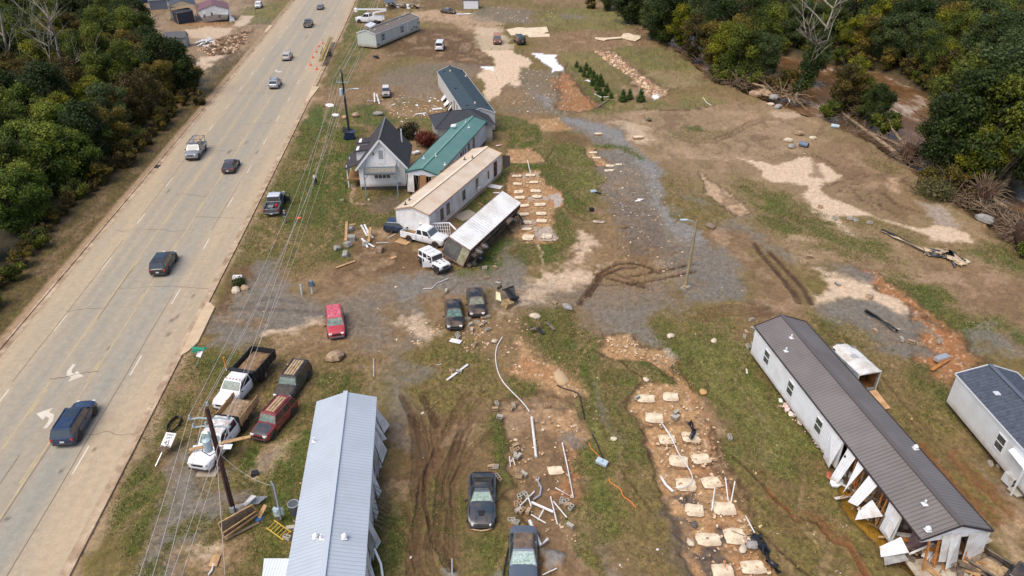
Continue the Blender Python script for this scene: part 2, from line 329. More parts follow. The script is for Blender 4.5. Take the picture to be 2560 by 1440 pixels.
A('e6','clay',.5,.95,[(500,-60),(1100,-60),(1180,200),(1250,380),(1430,640),(1460,800),(1550,1040),(1640,1240),(1790,1480),(1000,1480),(860,1160),(680,900),(600,660),(640,620),(560,400),(540,200)],.16)
A('e6','red',1.2,.6,[(1000,100),(1150,100),(1300,500),(1440,700),(1400,760),(1280,640),(1150,400)])
A('e6','orange',1.5,.7,[(1300,1100),(1560,1190),(1800,1440),(1500,1440),(1380,1250)])
A('e6','dgravel',.5,1,[(720,610),(960,600),(1080,720),(860,740)])
A('e6','dgravel',.5,1,[(1060,810),(1200,960),(1330,1250),(1500,1480),(1100,1400),(1000,1180),(1120,1060)])
A('e6','dgravel',1.2,.75,[(540,780),(640,700),(760,960),(900,1180),(1080,1480),(940,1480),(760,1180),(640,1000)])
A('e6','gravel',1.2,.7,[(60,1020),(180,1060),(380,1480),(120,1480)])
A('e6','wmud',.5,.9,[(1170,0),(1200,230),(1260,380),(1400,560),(1470,740),(1480,840),(1440,780),(1390,640),(1250,430),(1160,260),(1140,40)],.1)
A('e6','rust',1.5,.5,[(1700,400),(1900,800),(2100,1000),(2060,1100),(1850,900)])
A('e6','dry',3,.8,[(1500,700),(1700,600),(2240,1100),(2240,1440),(1900,1440),(1600,1000)])
A('e7','rust',.8,.6,[(0,880),(200,990),(330,1120),(480,1240),(600,1440),(520,1440),(400,1250),(200,1050)])
A('e7','yellow',.35,1,[(320,500),(540,560),(660,820),(860,960),(1060,1240),(1250,1440),(1180,1500),(980,1360),(800,1190),(600,1080),(470,960),(370,800)],.1)
A('e7','tan',1.5,.6,[(1720,950),(2016,800),(2016,1400),(1800,1200)])
A('e5','dark',2.5,.65,[(120,0),(1200,0),(1180,400),(1000,470),(960,1000),(600,1440),(420,1440),(440,900),(400,760),(200,800),(230,200)])
A('e5','gravel',1.5,.5,[(280,0),(450,0),(470,300),(350,330),(280,200)])
A('e5','grass',1.5,.85,[(110,850),(400,780),(440,1000),(420,1440),(40,1440)])
A('e5','grass',1,.85,[(1200,0),(1310,0),(1380,640),(1240,620),(1220,400)])
A('e5','grass',1.8,.8,[(860,1020),(1240,1000),(1340,1250),(1330,1440),(900,1440),(840,1200)])
A('e5','grass',1.5,.6,[(760,720),(980,700),(980,1000),(860,1060),(740,900)])
A('e5','grass',1,.5,[(560,600),(660,560),(690,900),(640,1100),(560,900)])
A('e5','wmud',.4,.95,[(1310,-40),(1960,-40),(2050,100),(1940,300),(1930,700),(1990,1000),(2030,1200),(2232,1440),(1620,1440),(1600,1000),(1330,760),(1230,700),(1380,640),(1330,300)],.12)
A('e5','clay',1,.8,[(1730,0),(1960,0),(2000,100),(1900,260),(1760,220)])
A('e5','orange',1,.85,[(1700,620),(1780,520),(1850,240),(1900,300),(1930,700),(1760,640)])
A('e5','gravel',.6,.8,[(1770,140),(1900,170),(2000,260),(1900,270),(1780,210)])
A('e5','blue',.5,.9,[(1620,1200),(1740,1170),(1830,1220),(1800,1320),(1640,1330)],-.3)
A('e5','blue',.5,.8,[(730,1400),(780,1375),(830,1440),(730,1470)],-.1)
A('e5','blue',.5,.8,[(1160,1390),(1200,1370),(1260,1440),(1150,1470)],-.1)
A('e5','olive',1.2,.85,[(1960,330),(2100,60),(2300,100),(2300,1440),(2100,1240),(1990,1000),(1940,700)])
A('e5','grass',1.5,.7,[(1950,380),(2100,300),(2232,700),(2232,1300),(2050,1100),(1960,800)])
# --- lower left
A('e4','grass',2.5,.9,[(330,0),(780,-20),(600,180),(450,300),(420,450),(300,800),(280,1100),(180,1440),(-120,1440),(0,640)])
A('e4','gravel',1.5,.95,[(640,250),(700,480),(900,740),(1230,700),(1190,850),(1000,870),(740,1150),(620,1300),(560,1480),(160,1480),(330,1000),(450,500),(560,300)])
A('e4','dry',2,.7,[(640,500),(820,430),(900,560),(880,700),(700,640)])
A('e4','dark',1.5,.6,[(300,400),(450,340),(400,520),(280,560)])
A('e4','grass',1,.85,[(210,1400),(560,1070),(700,1000),(740,1050),(500,1230),(340,1460)])
A('e4','grass',1.2,.95,[(850,80),(1250,100),(1620,-20),(1520,900),(1400,1440),(900,1480),(950,1300),(740,1190),(760,1110),(1000,870),(1200,720),(880,720),(840,620),(930,560)])
A('e4','lush',2,.5,[(1240,300),(1560,200),(1480,900),(1280,900),(1250,600)])
A('e4','tan',.8,.9,[(1060,620),(1180,440),(1460,270),(1400,400),(1260,520),(1150,650)])
A('e4','gravel',.6,.7,[(1090,590),(1200,470),(1330,400),(1220,520),(1140,610)])
A('e4','dirt',1.5,.9,[(600,1300),(780,1210),(1160,1110),(1050,1290),(960,1440),(560,1460)])
A('e4','sand',.8,.8,[(640,1260),(720,1210),(830,1230),(800,1320),(700,1310)])
A('e4','dirt',1,.8,[(1330,1200),(1400,1040),(1420,1140),(1380,1290)])
A('e4','gravel',.8,.8,[(860,580),(930,575),(900,620),(860,630)])
A('d6','dry',3,.85,[(0,650),(180,560),(700,510),(860,480),(1300,600),(1640,700),(1560,900),(1360,960),(1100,1300),(900,1440),(0,1500)])
A('d6','grass',3,.75,[(0,680),(160,600),(500,560),(440,800),(250,1000),(0,1200)])
A('d6','grass',2,.85,[(1150,760),(1400,720),(1600,760),(1540,920),(1380,960),(1160,1060),(1060,1300),(940,1300),(1060,1000)])
A('d6','dirt',3,.85,[(800,500),(1200,480),(1500,560),(1640,650),(1200,680),(1100,900),(1000,1060),(1040,800),(800,600)])
A('d6','gravel',1.5,.9,[(440,130),(620,-80),(740,-150),(840,0),(1180,250),(1200,330),(900,470),(700,500),(540,520),(160,540),(240,300)])
A('d6','sand',1,.7,[(700,460),(900,430),(1140,340),(1160,400),(900,480),(740,510)])
A('d6','dirt',.7,.7,[(500,350),(660,345),(640,430),(560,430)])
A('d6','gravel',3,.7,[(1180,250),(1714,0),(1714,640),(1560,620),(1400,500)])
A('d5','dark',1.5,.85,[(1290,480),(1350,240),(1540,240),(1536,300),(1440,440),(1420,560),(1300,560)])
A('d1','grass',3,.85,[(1180,-100),(1714,-60),(1700,900),(1640,1150),(1250,1300),(820,1200),(580,1220),(660,1050),(820,700),(980,500),(1080,240)])
A('d1','lush',4,.7,[(1340,0),(1560,0),(1660,420),(1500,640),(1280,560),(1250,400)])
A('d1','olive',2.5,.8,[(1190,100),(1280,100),(1300,280),(1200,320)])
A('d1','dry',4,.85,[(900,900),(1250,900),(1400,1100),(1200,1280),(860,1150),(760,1100)])
A('o','grass',2.5,.9,[(765,255),(925,262),(1000,290),(1090,305),(1085,330),(1000,310),(905,330),(880,480),(800,560),(740,320)])
A('o','dirt',2,.85,[(745,300),(790,225),(1000,215),(1000,270),(925,262),(770,262)])
A('d1','gravel',1.2,.85,[(780,1220),(960,1170),(980,1440),(740,1440)])
A('d2','dark',1.5,.8,[(160,960),(460,960),(640,1140),(860,1250),(500,1300),(0,1400),(0,1300),(120,1250)])
A('d2','dirt',1,.8,[(300,960),(460,960),(480,1080),(360,1100)])
A('d2','dirt',1,.8,[(430,180),(640,160),(740,240),(740,420),(600,440),(560,220)])
A('d2','dirt',1,.7,[(300,30),(900,0),(900,90),(420,90)])
A('d2','tan',.3,.95,[(95,620),(150,615),(135,700),(130,760),(300,765),(300,780),(140,780),(100,760),(85,690)])
A('d2','grass',1,.8,[(160,690),(560,690),(480,740),(300,760),(150,755)])
A('d2','dgravel',2,.6,[(300,740),(480,730),(500,800),(440,860),(240,820)])
A('d2','grass',1.5,.8,[(150,860),(440,830),(500,950),(200,960)])
A('d2','grass',1.5,.9,[(860,830),(1060,620),(1280,480),(1340,520),(1340,600),(1180,700),(1180,760),(960,960)])
A('d2','lush',1.5,.8,[(880,1290),(1000,1250),(1300,1020),(1480,1080),(1340,1150),(1180,1330),(960,1340)])
A('d2','gravel',2,.8,[(560,1440),(640,1340),(860,1300),(1200,1280),(1340,1100),(1440,1080),(1440,1300),(1628,1440)])
# --- ruts: (crop, half width, depth, alpha, pts)
RUT=[]
def T(c,wd,dp,al,pts,col='soil'):RUT.append((c,wd,dp,al,pts,col))
T('e5',.38,.09,.6,[(470,0),(510,150),(500,400),(510,700),(520,900),(500,1200),(560,1440)])
T('e5',.34,.08,.75,[(660,0),(700,300),(600,500),(540,800),(470,1100),(460,1440)],'dark')
T('e5',.3,.08,.75,[(860,0),(760,160),(680,330),(580,520),(530,800)],'dark')
T('e5',.34,.09,.6,[(1040,0),(900,200),(780,430),(720,560),(720,750),(690,900),(670,1100),(760,1240),(820,1380)])
T('e5',.3,.07,.65,[(1190,150),(1000,330),(900,470),(850,620),(840,800),(870,1000),(870,1250)],'dark')
for k in range(4):T('e5',.13,.05,.45,[(500+k*26,0),(530+k*30,260),(560+k*10,480),(585-k*8,760),(600+k*6,1000),(560+k*30,1200),(600+k*36,1440)])
for k in range(3):T('e5',.12,.05,.4,[(900+k*60,120),(800+k*50,380),(745+k*34,640),(770+k*20,900),(760+k*26,1180),(830+k*16,1400)])
T('e5',.25,.07,.6,[(330,1020),(400,1060),(430,1200)],'dark');T('e5',.25,.05,.6,[(400,780),(430,900),(450,1000)],'dark')
T('e5',.3,.07,.6,[(650,200),(670,420),(690,560)],'dark')
T('e1',.34,.08,.75,[(380,1180),(430,1300),(490,1440)]);T('e1',.34,.08,.7,[(180,1180),(260,1330),(310,1440)])
T('e1',.3,.07,.6,[(800,1130),(700,1280),(600,1440)],'dark');T('e1',.3,.07,.6,[(930,1180),(830,1330),(740,1440)],'dark')
T('d3',.3,.1,1,[(690,1440),(760,1330),(850,1200),(960,1140),(1090,1130),(1220,1170),(1300,1210)])
T('d3',.27,.1,1,[(760,1380),(860,1230),(1000,1170),(1100,1165)]);T('d3',.27,.1,1,[(1060,1230),(1300,1190),(1540,1140)])
T('d3',.27,.1,1,[(1060,1290),(1300,1250),(1560,1195)]);T('d3',.27,.1,1,[(800,1220),(1000,1270),(1160,1310)])
T('d3',.25,.05,.6,[(840,1180),(1000,1230),(1160,1300)]);T('d3',.25,.05,.5,[(700,1300),(900,1300),(1040,1290)])
T('d4',.36,.1,.95,[(120,770),(250,930),(370,1080),(430,1160)]);T('d4',.36,.1,.95,[(230,830),(330,940),(440,1060),(510,1170)])
T('c4',.4,.05,.5,[(960,1220),(1200,1280),(1400,1280),(1550,1220),(1700,1130),(1860,1080),(1960,1060)],'dark')
T('c4',.35,.05,.5,[(990,1190),(1200,1245),(1400,1245),(1550,1180),(1700,1095),(1860,1050)],'dark')
for k in range(5):T('e2',.13,.05,.7,[(860+k*30,125+k*8),(980+k*20,50+k*16),(1150,10+k*22),(1300,20+k*20),(1400,40+k*16),(1540,60+k*14)],'dark')
T('e6',.12,.06,.8,[(1320,230),(1500,400),(1700,600),(1900,770)]);T('e6',.14,.06,.8,[(1540,940),(1700,1080),(1800,1180),(2080,1440)])
T('e6',.2,.08,.7,[(1680,560),(1800,700),(1900,770),(2000,900)],'rust');T('e6',.12,.05,.6,[(200,340),(380,620),(520,790)])
T('e7',.22,.08,.8,[(190,1000),(300,1130),(440,1180),(480,1260),(600,1440)],'rust');T('e7',.15,.06,.6,[(0,900),(100,960),(190,1000)])
T('e7',.25,.06,.6,[(1100,250),(1200,400),(1330,560),(1500,740),(1760,980)],'rust');T('e7',.2,.06,.5,[(1350,330),(1500,520),(1700,700),(1900,920)],'rust')
T('e7',.18,.05,.5,[(950,0),(1100,130),(1300,330),(1450,520)],'dark');T('e3',.2,.05,.5,[(520,110),(700,260),(960,470),(1100,640),(1300,870)],'dark')
T('e2',.14,.08,.8,[(250,480),(330,570),(440,640)]);T('e2',.2,.06,.5,[(740,480),(800,600),(880,740)],'rust')
T('c4',.25,.1,.7,[(40,275),(80,290),(370,290)]);T('c4',.2,.1,.75,[(540,520),(640,600),(780,665)]);T('c4',.2,.1,.7,[(800,690),(920,780),(1040,805),(1100,770)])
T('c4',.25,.12,.7,[(760,970),(820,995),(980,985),(1120,990),(1360,955)]);T('c4',.2,.1,.6,[(560,765),(680,775),(700,745)])
T('c4',.2,.1,.6,[(160,760),(260,900),(320,970)]);T('d3',.18,.1,.7,[(500,260),(430,370)]);T('d3',.2,.1,.7,[(550,700),(650,780),(740,815)])
T('c2',.3,.1,.6,[(1290,270),(1420,278),(1560,270)]);T('c3',.3,.06,.5,[(2480,800),(2520,700)])
T('e1',.12,.05,.5,[(600,300),(560,240),(700,100),(900,70)],'dark');T('d5',.3,.03,.4,[(1250,600),(1536,610)],'dark')
T('d6',.35,.03,.55,[(440,240),(700,250),(1000,270),(1180,285)],'dgravel');T('d6',.35,.03,.5,[(560,200),(760,150),(1000,200)],'dgravel')
T('c3',.3,.04,.5,[(840,170),(1200,230),(1600,290)],'dark');T('c3',.3,.04,.5,[(860,215),(1150,270),(1480,260)],'dark')
T('c3',.4,.04,.5,[(900,480),(1200,560),(1500,660),(1660,720)],'soil');T('c3',.4,.04,.5,[(1000,400),(1300,480),(1600,600)],'soil')
T('d4',.15,.02,.8,[(510,180),(600,210),(660,255)],'soil');T('d4',.3,.05,.6,[(820,340),(900,310),(1060,300)],'dark')
T('d4',.5,.04,.5,[(980,440),(1100,520),(1230,560)],'dark')
RIVN=[(1500,-60),(1600,40),(1700,120),(1800,195),(1990,262),(2110,300),(2250,378),(2330,425),(2480,540),(2600,640),(2900,800)]
RIVF=[(1610,-60),(1730,25),(1850,95),(1960,125),(2090,150),(2200,165),(2310,215),(2420,285),(2600,380),(3000,560)]
assert len(RIVN)==11
_rn=[G(*p)for p in RIVN];_rf=[G(*p)for p in RIVF]
def poly_mask(x,y,pts,fe,warp=True):
 P=np.array([(p[0],p[1])for p in pts]);m=fe*1.5+1
 sel=np.where((x>P[:,0].min()-m)&(x<P[:,0].max()+m)&(y>P[:,1].min()-m)&(y<P[:,1].max()+m))[0]
 if len(sel)==0:return sel,None
 X,Y=x[sel],y[sel]
 if warp:
  a=min(1.1,.25+fe*.45);X=X+NX[sel]*a;Y=Y+NY[sel]*a
 ins=np.zeros(len(sel),bool);dm=np.full(len(sel),1e9);n=len(P)
 for i in range(n):
  x0,y0=P[i];x1,y1=P[(i+1)%n]
  c=((y0>Y)!=(y1>Y))&(X<(x1-x0)*(Y-y0)/(y1-y0+1e-12)+x0);ins^=c
  dx,dy=x1-x0,y1-y0;t=np.clip(((X-x0)*dx+(Y-y0)*dy)/(dx*dx+dy*dy+1e-12),0,1)
  dm=np.minimum(dm,(X-x0-t*dx)**2+(Y-y0-t*dy)**2)
 d=np.sqrt(dm)*np.where(ins,1,-1)
 return sel,np.clip(d/(fe+.05)*.5+.5,0,1)
# fan of rows and columns, finer close to the lots, coarse far off
rows=[14.0]
while rows[-1]<1500:
 y=rows[-1];rows.append(y+max(.09,.09*((y+14)/46.)**2 if y<260 else.05*y))
rows=np.array(rows);NC=1650
uu=np.linspace(-1,1,NC);hw=rows*.80+22
gx=(uu[None,:]*hw[:,None]).ravel();gy=np.repeat(rows,NC);NR=len(rows)
fx1,fy1=fbm(gx,gy,.35,4,3),fbm(gx,gy,.35,4,9)
NX=(fx1-.5)*5;NY=(fy1-.5)*5
hf=fbm(gx,gy,1.6,4,21);hf2=fbm(gx,gy,4.5,2,51);lf=fbm(gx,gy,.12,4,31);stk=fbm(gx+.1*gy+(lf-.5)*14,gy*.13,.75,4,61);stf=fbm(gx+.1*gy,gy*.1,3.2,3,62);grit=_hash((gx*5).astype(np.int64),(gy*4).astype(np.int64),5)
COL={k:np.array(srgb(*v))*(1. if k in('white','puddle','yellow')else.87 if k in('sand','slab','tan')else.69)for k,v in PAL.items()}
t=np.clip((lf-.3)*2.5,0,1)[:,None]
col=COL['dirt']*(1-t)+COL['dry']*t
gz=np.zeros(len(gx));rough=np.full(len(gx),.9)
DET=dict(grass=.5,lush=.42,dry=.5,olive=.36,dirt=.34,dark=.36,gravel=.26,blue=.18,dgravel=.42,clay=.28,orange=.28,sand=.12,tan=.22,mud=.14,wmud=.2)
def shade_for(name,sel):
 c=np.repeat(COL[name][None,:],len(sel),0);h=hf[sel];g=hf2[sel]
 if name in('grass','lush','olive','dry'):
  alt=COL['dry']if name in('grass','lush')else(COL['grass']if name=='olive' else COL['dirt'])
  k=np.clip((stk[sel]-.46)*5.0+(h-.5)*1.5,0,1)[:,None]*.75;c=c*(1-k)+alt*k
  k=np.clip((fx1[sel]-.5)*4+(stf[sel]-.52)*6+(g-.5),0,1)[:,None]*.45;c=c*(1-k)+COL['dark']*k;k=np.clip((stk[sel]-.6)*8,0,1)[:,None]*.4;c=c*(1-k)+COL['mud']*k
 elif name in('gravel','dgravel'):
  k=np.clip((h-.52)*4+(fx1[sel]-.5)*3,0,1)[:,None]*.35;c=c*(1-k)+COL['dirt']*k
 elif name in('clay','orange','red'):
  k=np.clip((h-.46)*5,0,1)[:,None]*.5;c=c*(1-k)+COL['mud']*k
  k=np.clip((fy1[sel]-.5)*6,0,1)[:,None]*.45;c=c*(1-k)+COL['orange']*k
  k=(grit[sel]>.93)[:,None]*.45;c=c*(1-k)+COL['sand']*k
 elif name in('mud','wmud','dirt','tan','dark'):
  k=np.clip((stk[sel]-.5)*5+(h-.5)*2,0,1)[:,None]*.5;c=c*(1-k)+COL['dark']*k
  k=np.clip((fx1[sel]-.56)*8,0,1)[:,None]*.4;c=c*(1-k)+COL['tan']*k
 d=DET.get(name,.1);c=c*(1+(g-.5)[:,None]*2.2*d+(grit[sel]-.5)[:,None]*d*.8)
 return c
_all=np.arange(len(gx));col=col*(1+(hf-.5)[:,None]*.8+(grit-.5)[:,None]*.2)
GM=np.zeros(len(gx))
for c,name,fe,al,dep,pts in LAY:
 sel,m=poly_mask(gx,gy,[K(c,*p)for p in pts],fe)
 if m is None:continue
 hm=hf[sel]
 mm=np.clip((m-.5)*2.2+.5+(hm-.5)*1.6*np.where((m>.02)&(m<.98),1,0),0,1)*al
 sc_=shade_for(name,sel)
 if dep>.07 and name not in('puddle',):
  e=np.clip(1-np.abs(m-.35)/.28,0,1)*.75;k=e[:,None]
  col[sel]=col[sel]*(1-k)+COL['soil']*k
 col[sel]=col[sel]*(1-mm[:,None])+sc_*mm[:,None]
 gv=dict(grass=1.,lush=1.2,olive=.6,dry=.45).get(name,0.);GM[sel]=GM[sel]*(1-mm)+gv*mm
 if dep:gz[sel]-=dep*np.clip((m-.2)*2,0,1)
 if name in('puddle','yellow'):rough[sel]=np.where(mm>.5,.12 if name=='puddle' else.2,rough[sel])
 elif name in('wmud','mud'):rough[sel]=rough[sel]*(1-mm)+.6*mm
for c,wd,dp,al,pts,cn in RUT:
 P=[K(c,*p)for p in pts];xs=[p.x for p in P];ys=[p.y for p in P]
 sel=np.where((gx>min(xs)-2)&(gx<max(xs)+2)&(gy>min(ys)-2)&(gy<max(ys)+2))[0]
 if not len(sel):continue
 X,Y=gx[sel]+NX[sel]*.12,gy[sel]+NY[sel]*.12;dm=np.full(len(sel),1e9)
 for a,b in zip(P[:-1],P[1:]):
  dx,dy=b.x-a.x,b.y-a.y;t=np.clip(((X-a.x)*dx+(Y-a.y)*dy)/(dx*dx+dy*dy),0,1)
  dm=np.minimum(dm,(X-a.x-t*dx)**2+(Y-a.y-t*dy)**2)
 d=np.sqrt(dm)/wd;mm=np.clip(1.35-d,0,1)*min(1,al*1.15)*np.clip(.75+(hf[sel]-.4)*2,.5,1)
 col[sel]=col[sel]*(1-mm[:,None])+COL[cn]*(.85+.3*hf2[sel])[:,None]*mm[:,None]
 gz[sel]+=np.where(d<1,-dp,0)+np.where((d>=1)&(d<1.7),dp*.5,0)
# footprints in the wet mud
for c,pts in(('d4',[(565,385),(640,372),(720,352),(780,335),(840,300),(870,285)]),('d4',[(690,420),(740,385),(800,370),(850,372)]),('d4',[(770,395),(790,430),(850,490),(900,520),(960,560)]),('d4',[(890,440),(940,480),(970,540),(1060,570),(1130,590)]),('d4',[(980,430),(1010,460),(1100,520),(1200,560)])):
 P=[K(c,*p)for p in pts]
 for a,b in zip(P[:-1],P[1:]):
  n=max(1,int((b-a).length/.75))
  for i in range(n):
   q=a.lerp(b,i/n)+Vector((rnd.uniform(-.2,.2),rnd.uniform(-.2,.2),0))
   sel=np.where((np.abs(gx-q.x)<.3)&(np.abs(gy-q.y)<.28))[0]
   col[sel]=col[sel]*.45+COL['soil']*.5;gz[sel]-=.05
# left of the road: kerb-side grass strip, then forest floor
xl=kerb(gy,KL)
d=xl-gx;far=gy>1e9
m=np.clip((d-.9)/.5,0,1)*np.clip((7.5-d+(fx1-.5)*6)/2,0,1)*np.clip((178-gy)/6,0,1)
g=shade_for('dry',_all)*.72;col=col*(1-m[:,None])+g*m[:,None]
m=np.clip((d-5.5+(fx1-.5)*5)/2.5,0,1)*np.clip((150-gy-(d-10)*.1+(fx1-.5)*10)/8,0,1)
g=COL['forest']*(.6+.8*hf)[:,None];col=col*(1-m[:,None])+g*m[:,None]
# road bed sits under the asphalt sheet
xr=kerb(gy,KR);m=np.clip((gx-xl+.35)*3,0,1)*np.clip((xr+.35-gx)*3,0,1);gz=np.where(m>.5,-.35,gz)
m=np.clip((gx-xl+1.3)*2,0,1)*np.clip((xr+1.2-gx+(fx1-.5)*2.5)*1.2,0,1)*.7
col=col*(1-m[:,None])+COL['tan']*.9*m[:,None]
# river trench
RP=_rn+_rf[::-1]
sel,m=poly_mask(gx,gy,RP,3.5)
gz[sel]-=2.2*np.clip(m*1.6-.1,0,1);k=np.clip(m*2,0,1)[:,None]*.9
col[sel]=col[sel]*(1-k)+COL['wmud']*.8*(.7+.6*hf[sel])[:,None]*k
# ground beyond the river
far_c=Vector((0,0,0));P2=_rf+[Vector((900,_rf[-1].y,0)),Vector((900,1500,0)),Vector((_rf[0].x,1500,0))]
sel,m=poly_mask(gx,gy,P2,3);k=np.clip(m,0,1)[:,None]
col[sel]=col[sel]*(1-k)+COL['forest']*(.7+.6*hf[sel])[:,None]*k
gz+=(hf-.5)*.10+(hf2-.5)*.05+(lf-.5)*.25*np.clip((np.minimum(gx-xr,200)-1)/6,0,1)*0
def grid_mesh(name,X,Y,Z,nr,nc,colr,rgh,m):
 me=bpy.data.meshes.new(name);n=nr*nc;me.vertices.add(n)
 me.vertices.foreach_set('co',np.stack([X,Y,Z],1).astype(np.float32).ravel())
 i=(np.arange(nr-1)[:,None]*nc+np.arange(nc-1)[None,:]).ravel();q=np.stack([i,i+1,i+nc+1,i+nc],1).astype(np.int32)
 me.loops.add(q.size);me.loops.foreach_set('vertex_index',q.ravel());me.polygons.add(len(q))
 me.polygons.foreach_set('loop_start',np.arange(0,q.size,4,dtype=np.int32))
 me.polygons.foreach_set('use_smooth',np.ones(len(q),bool));me.update(calc_edges=True)
 a=me.attributes.new('col','FLOAT_COLOR','POINT');a.data.foreach_set('color',np.concatenate([np.clip(colr,.004,.9),np.ones((n,1))],1).astype(np.float32).ravel())
 a=me.attributes.new('rgh','FLOAT','POINT');a.data.foreach_set('value',rgh.astype(np.float32))
 me.materials.append(m);o=bpy.data.objects.new(name,me);C.objects.link(o);return o
def soil_mat(name,fine=.26,bump=.3):
 m=bpy.data.materials.new(name);m.use_nodes=True;n=m.node_tree.nodes;l=m.node_tree.links;b=n['Principled BSDF']
 a=n.new('ShaderNodeAttribute');a.attribute_name='col';r=n.new('ShaderNodeAttribute');r.attribute_name='rgh'
 tc=n.new('ShaderNodeTexCoord');acc=None
 for s,dt in((7.,6),(1.7,5)):
  t=n.new('ShaderNodeTexNoise');t.inputs['Scale'].default_value=s;t.inputs['Detail'].default_value=dt;t.inputs['Roughness'].default_value=.7
  l.new(tc.outputs['Object'],t.inputs['Vector'])
  x=n.new('ShaderNodeMapRange');l.new(t.outputs['Fac'],x.inputs[0])
  for i,q in enumerate((.3,.7,1-fine,1+fine)):x.inputs[i+1].default_value=q
  if acc is None:acc=x.outputs[0];ht=t.outputs['Fac']
  else:
   mu=n.new('ShaderNodeMath');mu.operation='MULTIPLY';l.new(acc,mu.inputs[0]);l.new(x.outputs[0],mu.inputs[1]);acc=mu.outputs[0]
 vm=n.new('ShaderNodeVectorMath');vm.operation='SCALE';l.new(a.outputs['Color'],vm.inputs[0]);l.new(acc,vm.inputs['Scale'])
 l.new(vm.outputs[0],b.inputs['Base Color']);l.new(r.outputs['Fac'],b.inputs['Roughness'])
 b.inputs['Specular IOR Level'].default_value=.35
 bp=n.new('ShaderNodeBump');bp.inputs['Strength'].default_value=bump;bp.inputs['Distance'].default_value=.08
 l.new(ht,bp.inputs['Height']);l.new(bp.outputs[0],b.inputs['Normal']);return m
tag(grid_mesh('ground',gx,gy,gz,NR,NC,col,rough,soil_mat('flooded_soil')),kind='structure')
# ---------------------------------------------------------------- river water
def wat():
 m=bpy.data.materials.new('muddy_water');m.use_nodes=True;n=m.node_tree.nodes;l=m.node_tree.links;b=n['Principled BSDF']
 tc=n.new('ShaderNodeTexCoord');mp=n.new('ShaderNodeMapping');mp.inputs['Scale'].default_value=(1,.45,1);mp.inputs['Rotation'].default_value=(0,0,R(35));l.new(tc.outputs['Object'],mp.inputs[0])
 t=n.new('ShaderNodeTexNoise');t.inputs['Scale'].default_value=.55;t.inputs['Detail'].default_value=8;t.inputs['Roughness'].default_value=.66;l.new(mp.outputs[0],t.inputs[0])
 t2=n.new('ShaderNodeTexNoise');t2 .inputs['Scale'].default_value=.09;t2 .inputs['Detail'].default_value=3;l.new(tc.outputs['Object'],t2 .inputs[0])
 ad=n.new('ShaderNodeMath');ad.operation='ADD';l.new(t.outputs[0],ad.inputs[0]);l.new(t2 .outputs[0],ad.inputs[1])
 cr=n.new('ShaderNodeValToRGB');l.new(ad.outputs[0],cr.inputs[0]);e=cr.color_ramp.elements
 e[0].position=.8;e[0].color=(*srgb(104,76,48),1);e[1].position=1.2;e[1].color=(*srgb(196,180,164),1)
 x=cr.color_ramp.elements.new(1.0*.98);x.color=(*srgb(128,98,70),1);e[-1].position=1.0
 mr=n.new('ShaderNodeMapRange');l.new(ad.outputs[0],mr.inputs[0]);mr.inputs[1].default_value=.7;mr.inputs[2].default_value=1.32;l.new(mr.outputs[0],cr.inputs[0])
 e[0].position=.3;cr.color_ramp.elements[1].position=.62;cr.color_ramp.elements[2].position=.93
 l.new(cr.outputs[0],b.inputs['Base Color']);b.inputs['Roughness'].default_value=.25
 bp=n.new('ShaderNodeBump');bp.inputs['Strength'].default_value=.6;bp.inputs['Distance'].default_value=.2;l.new(t.outputs[0],bp.inputs['Height']);l.new(bp.outputs[0],b.inputs['Normal'])
 return m
def offs(P,k):return[p+Vector((k,-k*.3,0))for p in P]
mb=MB();A1=[G(*p)for p in RIVN];B1=[G(*p)for p in RIVF];B1=B1+[B1[-1]]*(len(A1)-len(B1));V=[]
for a,b in zip(A1,B1):V+=[(a.x,a.y,-1.35),(b.x,b.y,-1.35)]
mb.add(V,[(2*i,2*i+2,2*i+3,2*i+1)for i in range(len(A1)-1)])
wo=mb.build('river_water',wat());tag(wo,kind='structure')
# ================================================================ ROAD
ry=[16.0]
while ry[-1]<420:ry.append(ry[-1]+max(.3,.3*((ry[-1]+14)/46.)**1.6))
ry=np.array(ry);NF=120;ff=np.linspace(0,1,NF)
X=(kerb(ry,KL)[:,None]*(1-ff)[None]+kerb(ry,KR)[:,None]*ff[None]).ravel();Y=np.repeat(ry,NF);FF=np.tile(ff,len(ry))
n1=fbm(FF*12,Y*.05,1,4,77);n2=fbm(X,Y,.5,4,78);n3=fbm(FF*40,Y*.03,1,3,79);n4=fbm(X,Y,3,3,80)
asph=np.array(srgb(160,149,130));dust=np.array(srgb(180,160,132));brown=np.array(srgb(158,132,102));grey=np.array(srgb(142,140,130))
k=np.clip(np.abs(FF-.5)*2.6-.35+(n1-.5)*1.4,0,1);k2=np.clip(1-np.abs(FF-.70)/.1,0,1)*.8*np.clip((130-Y)/60,.3,1)
rc=asph*(1-k[:,None])+dust*k[:,None]
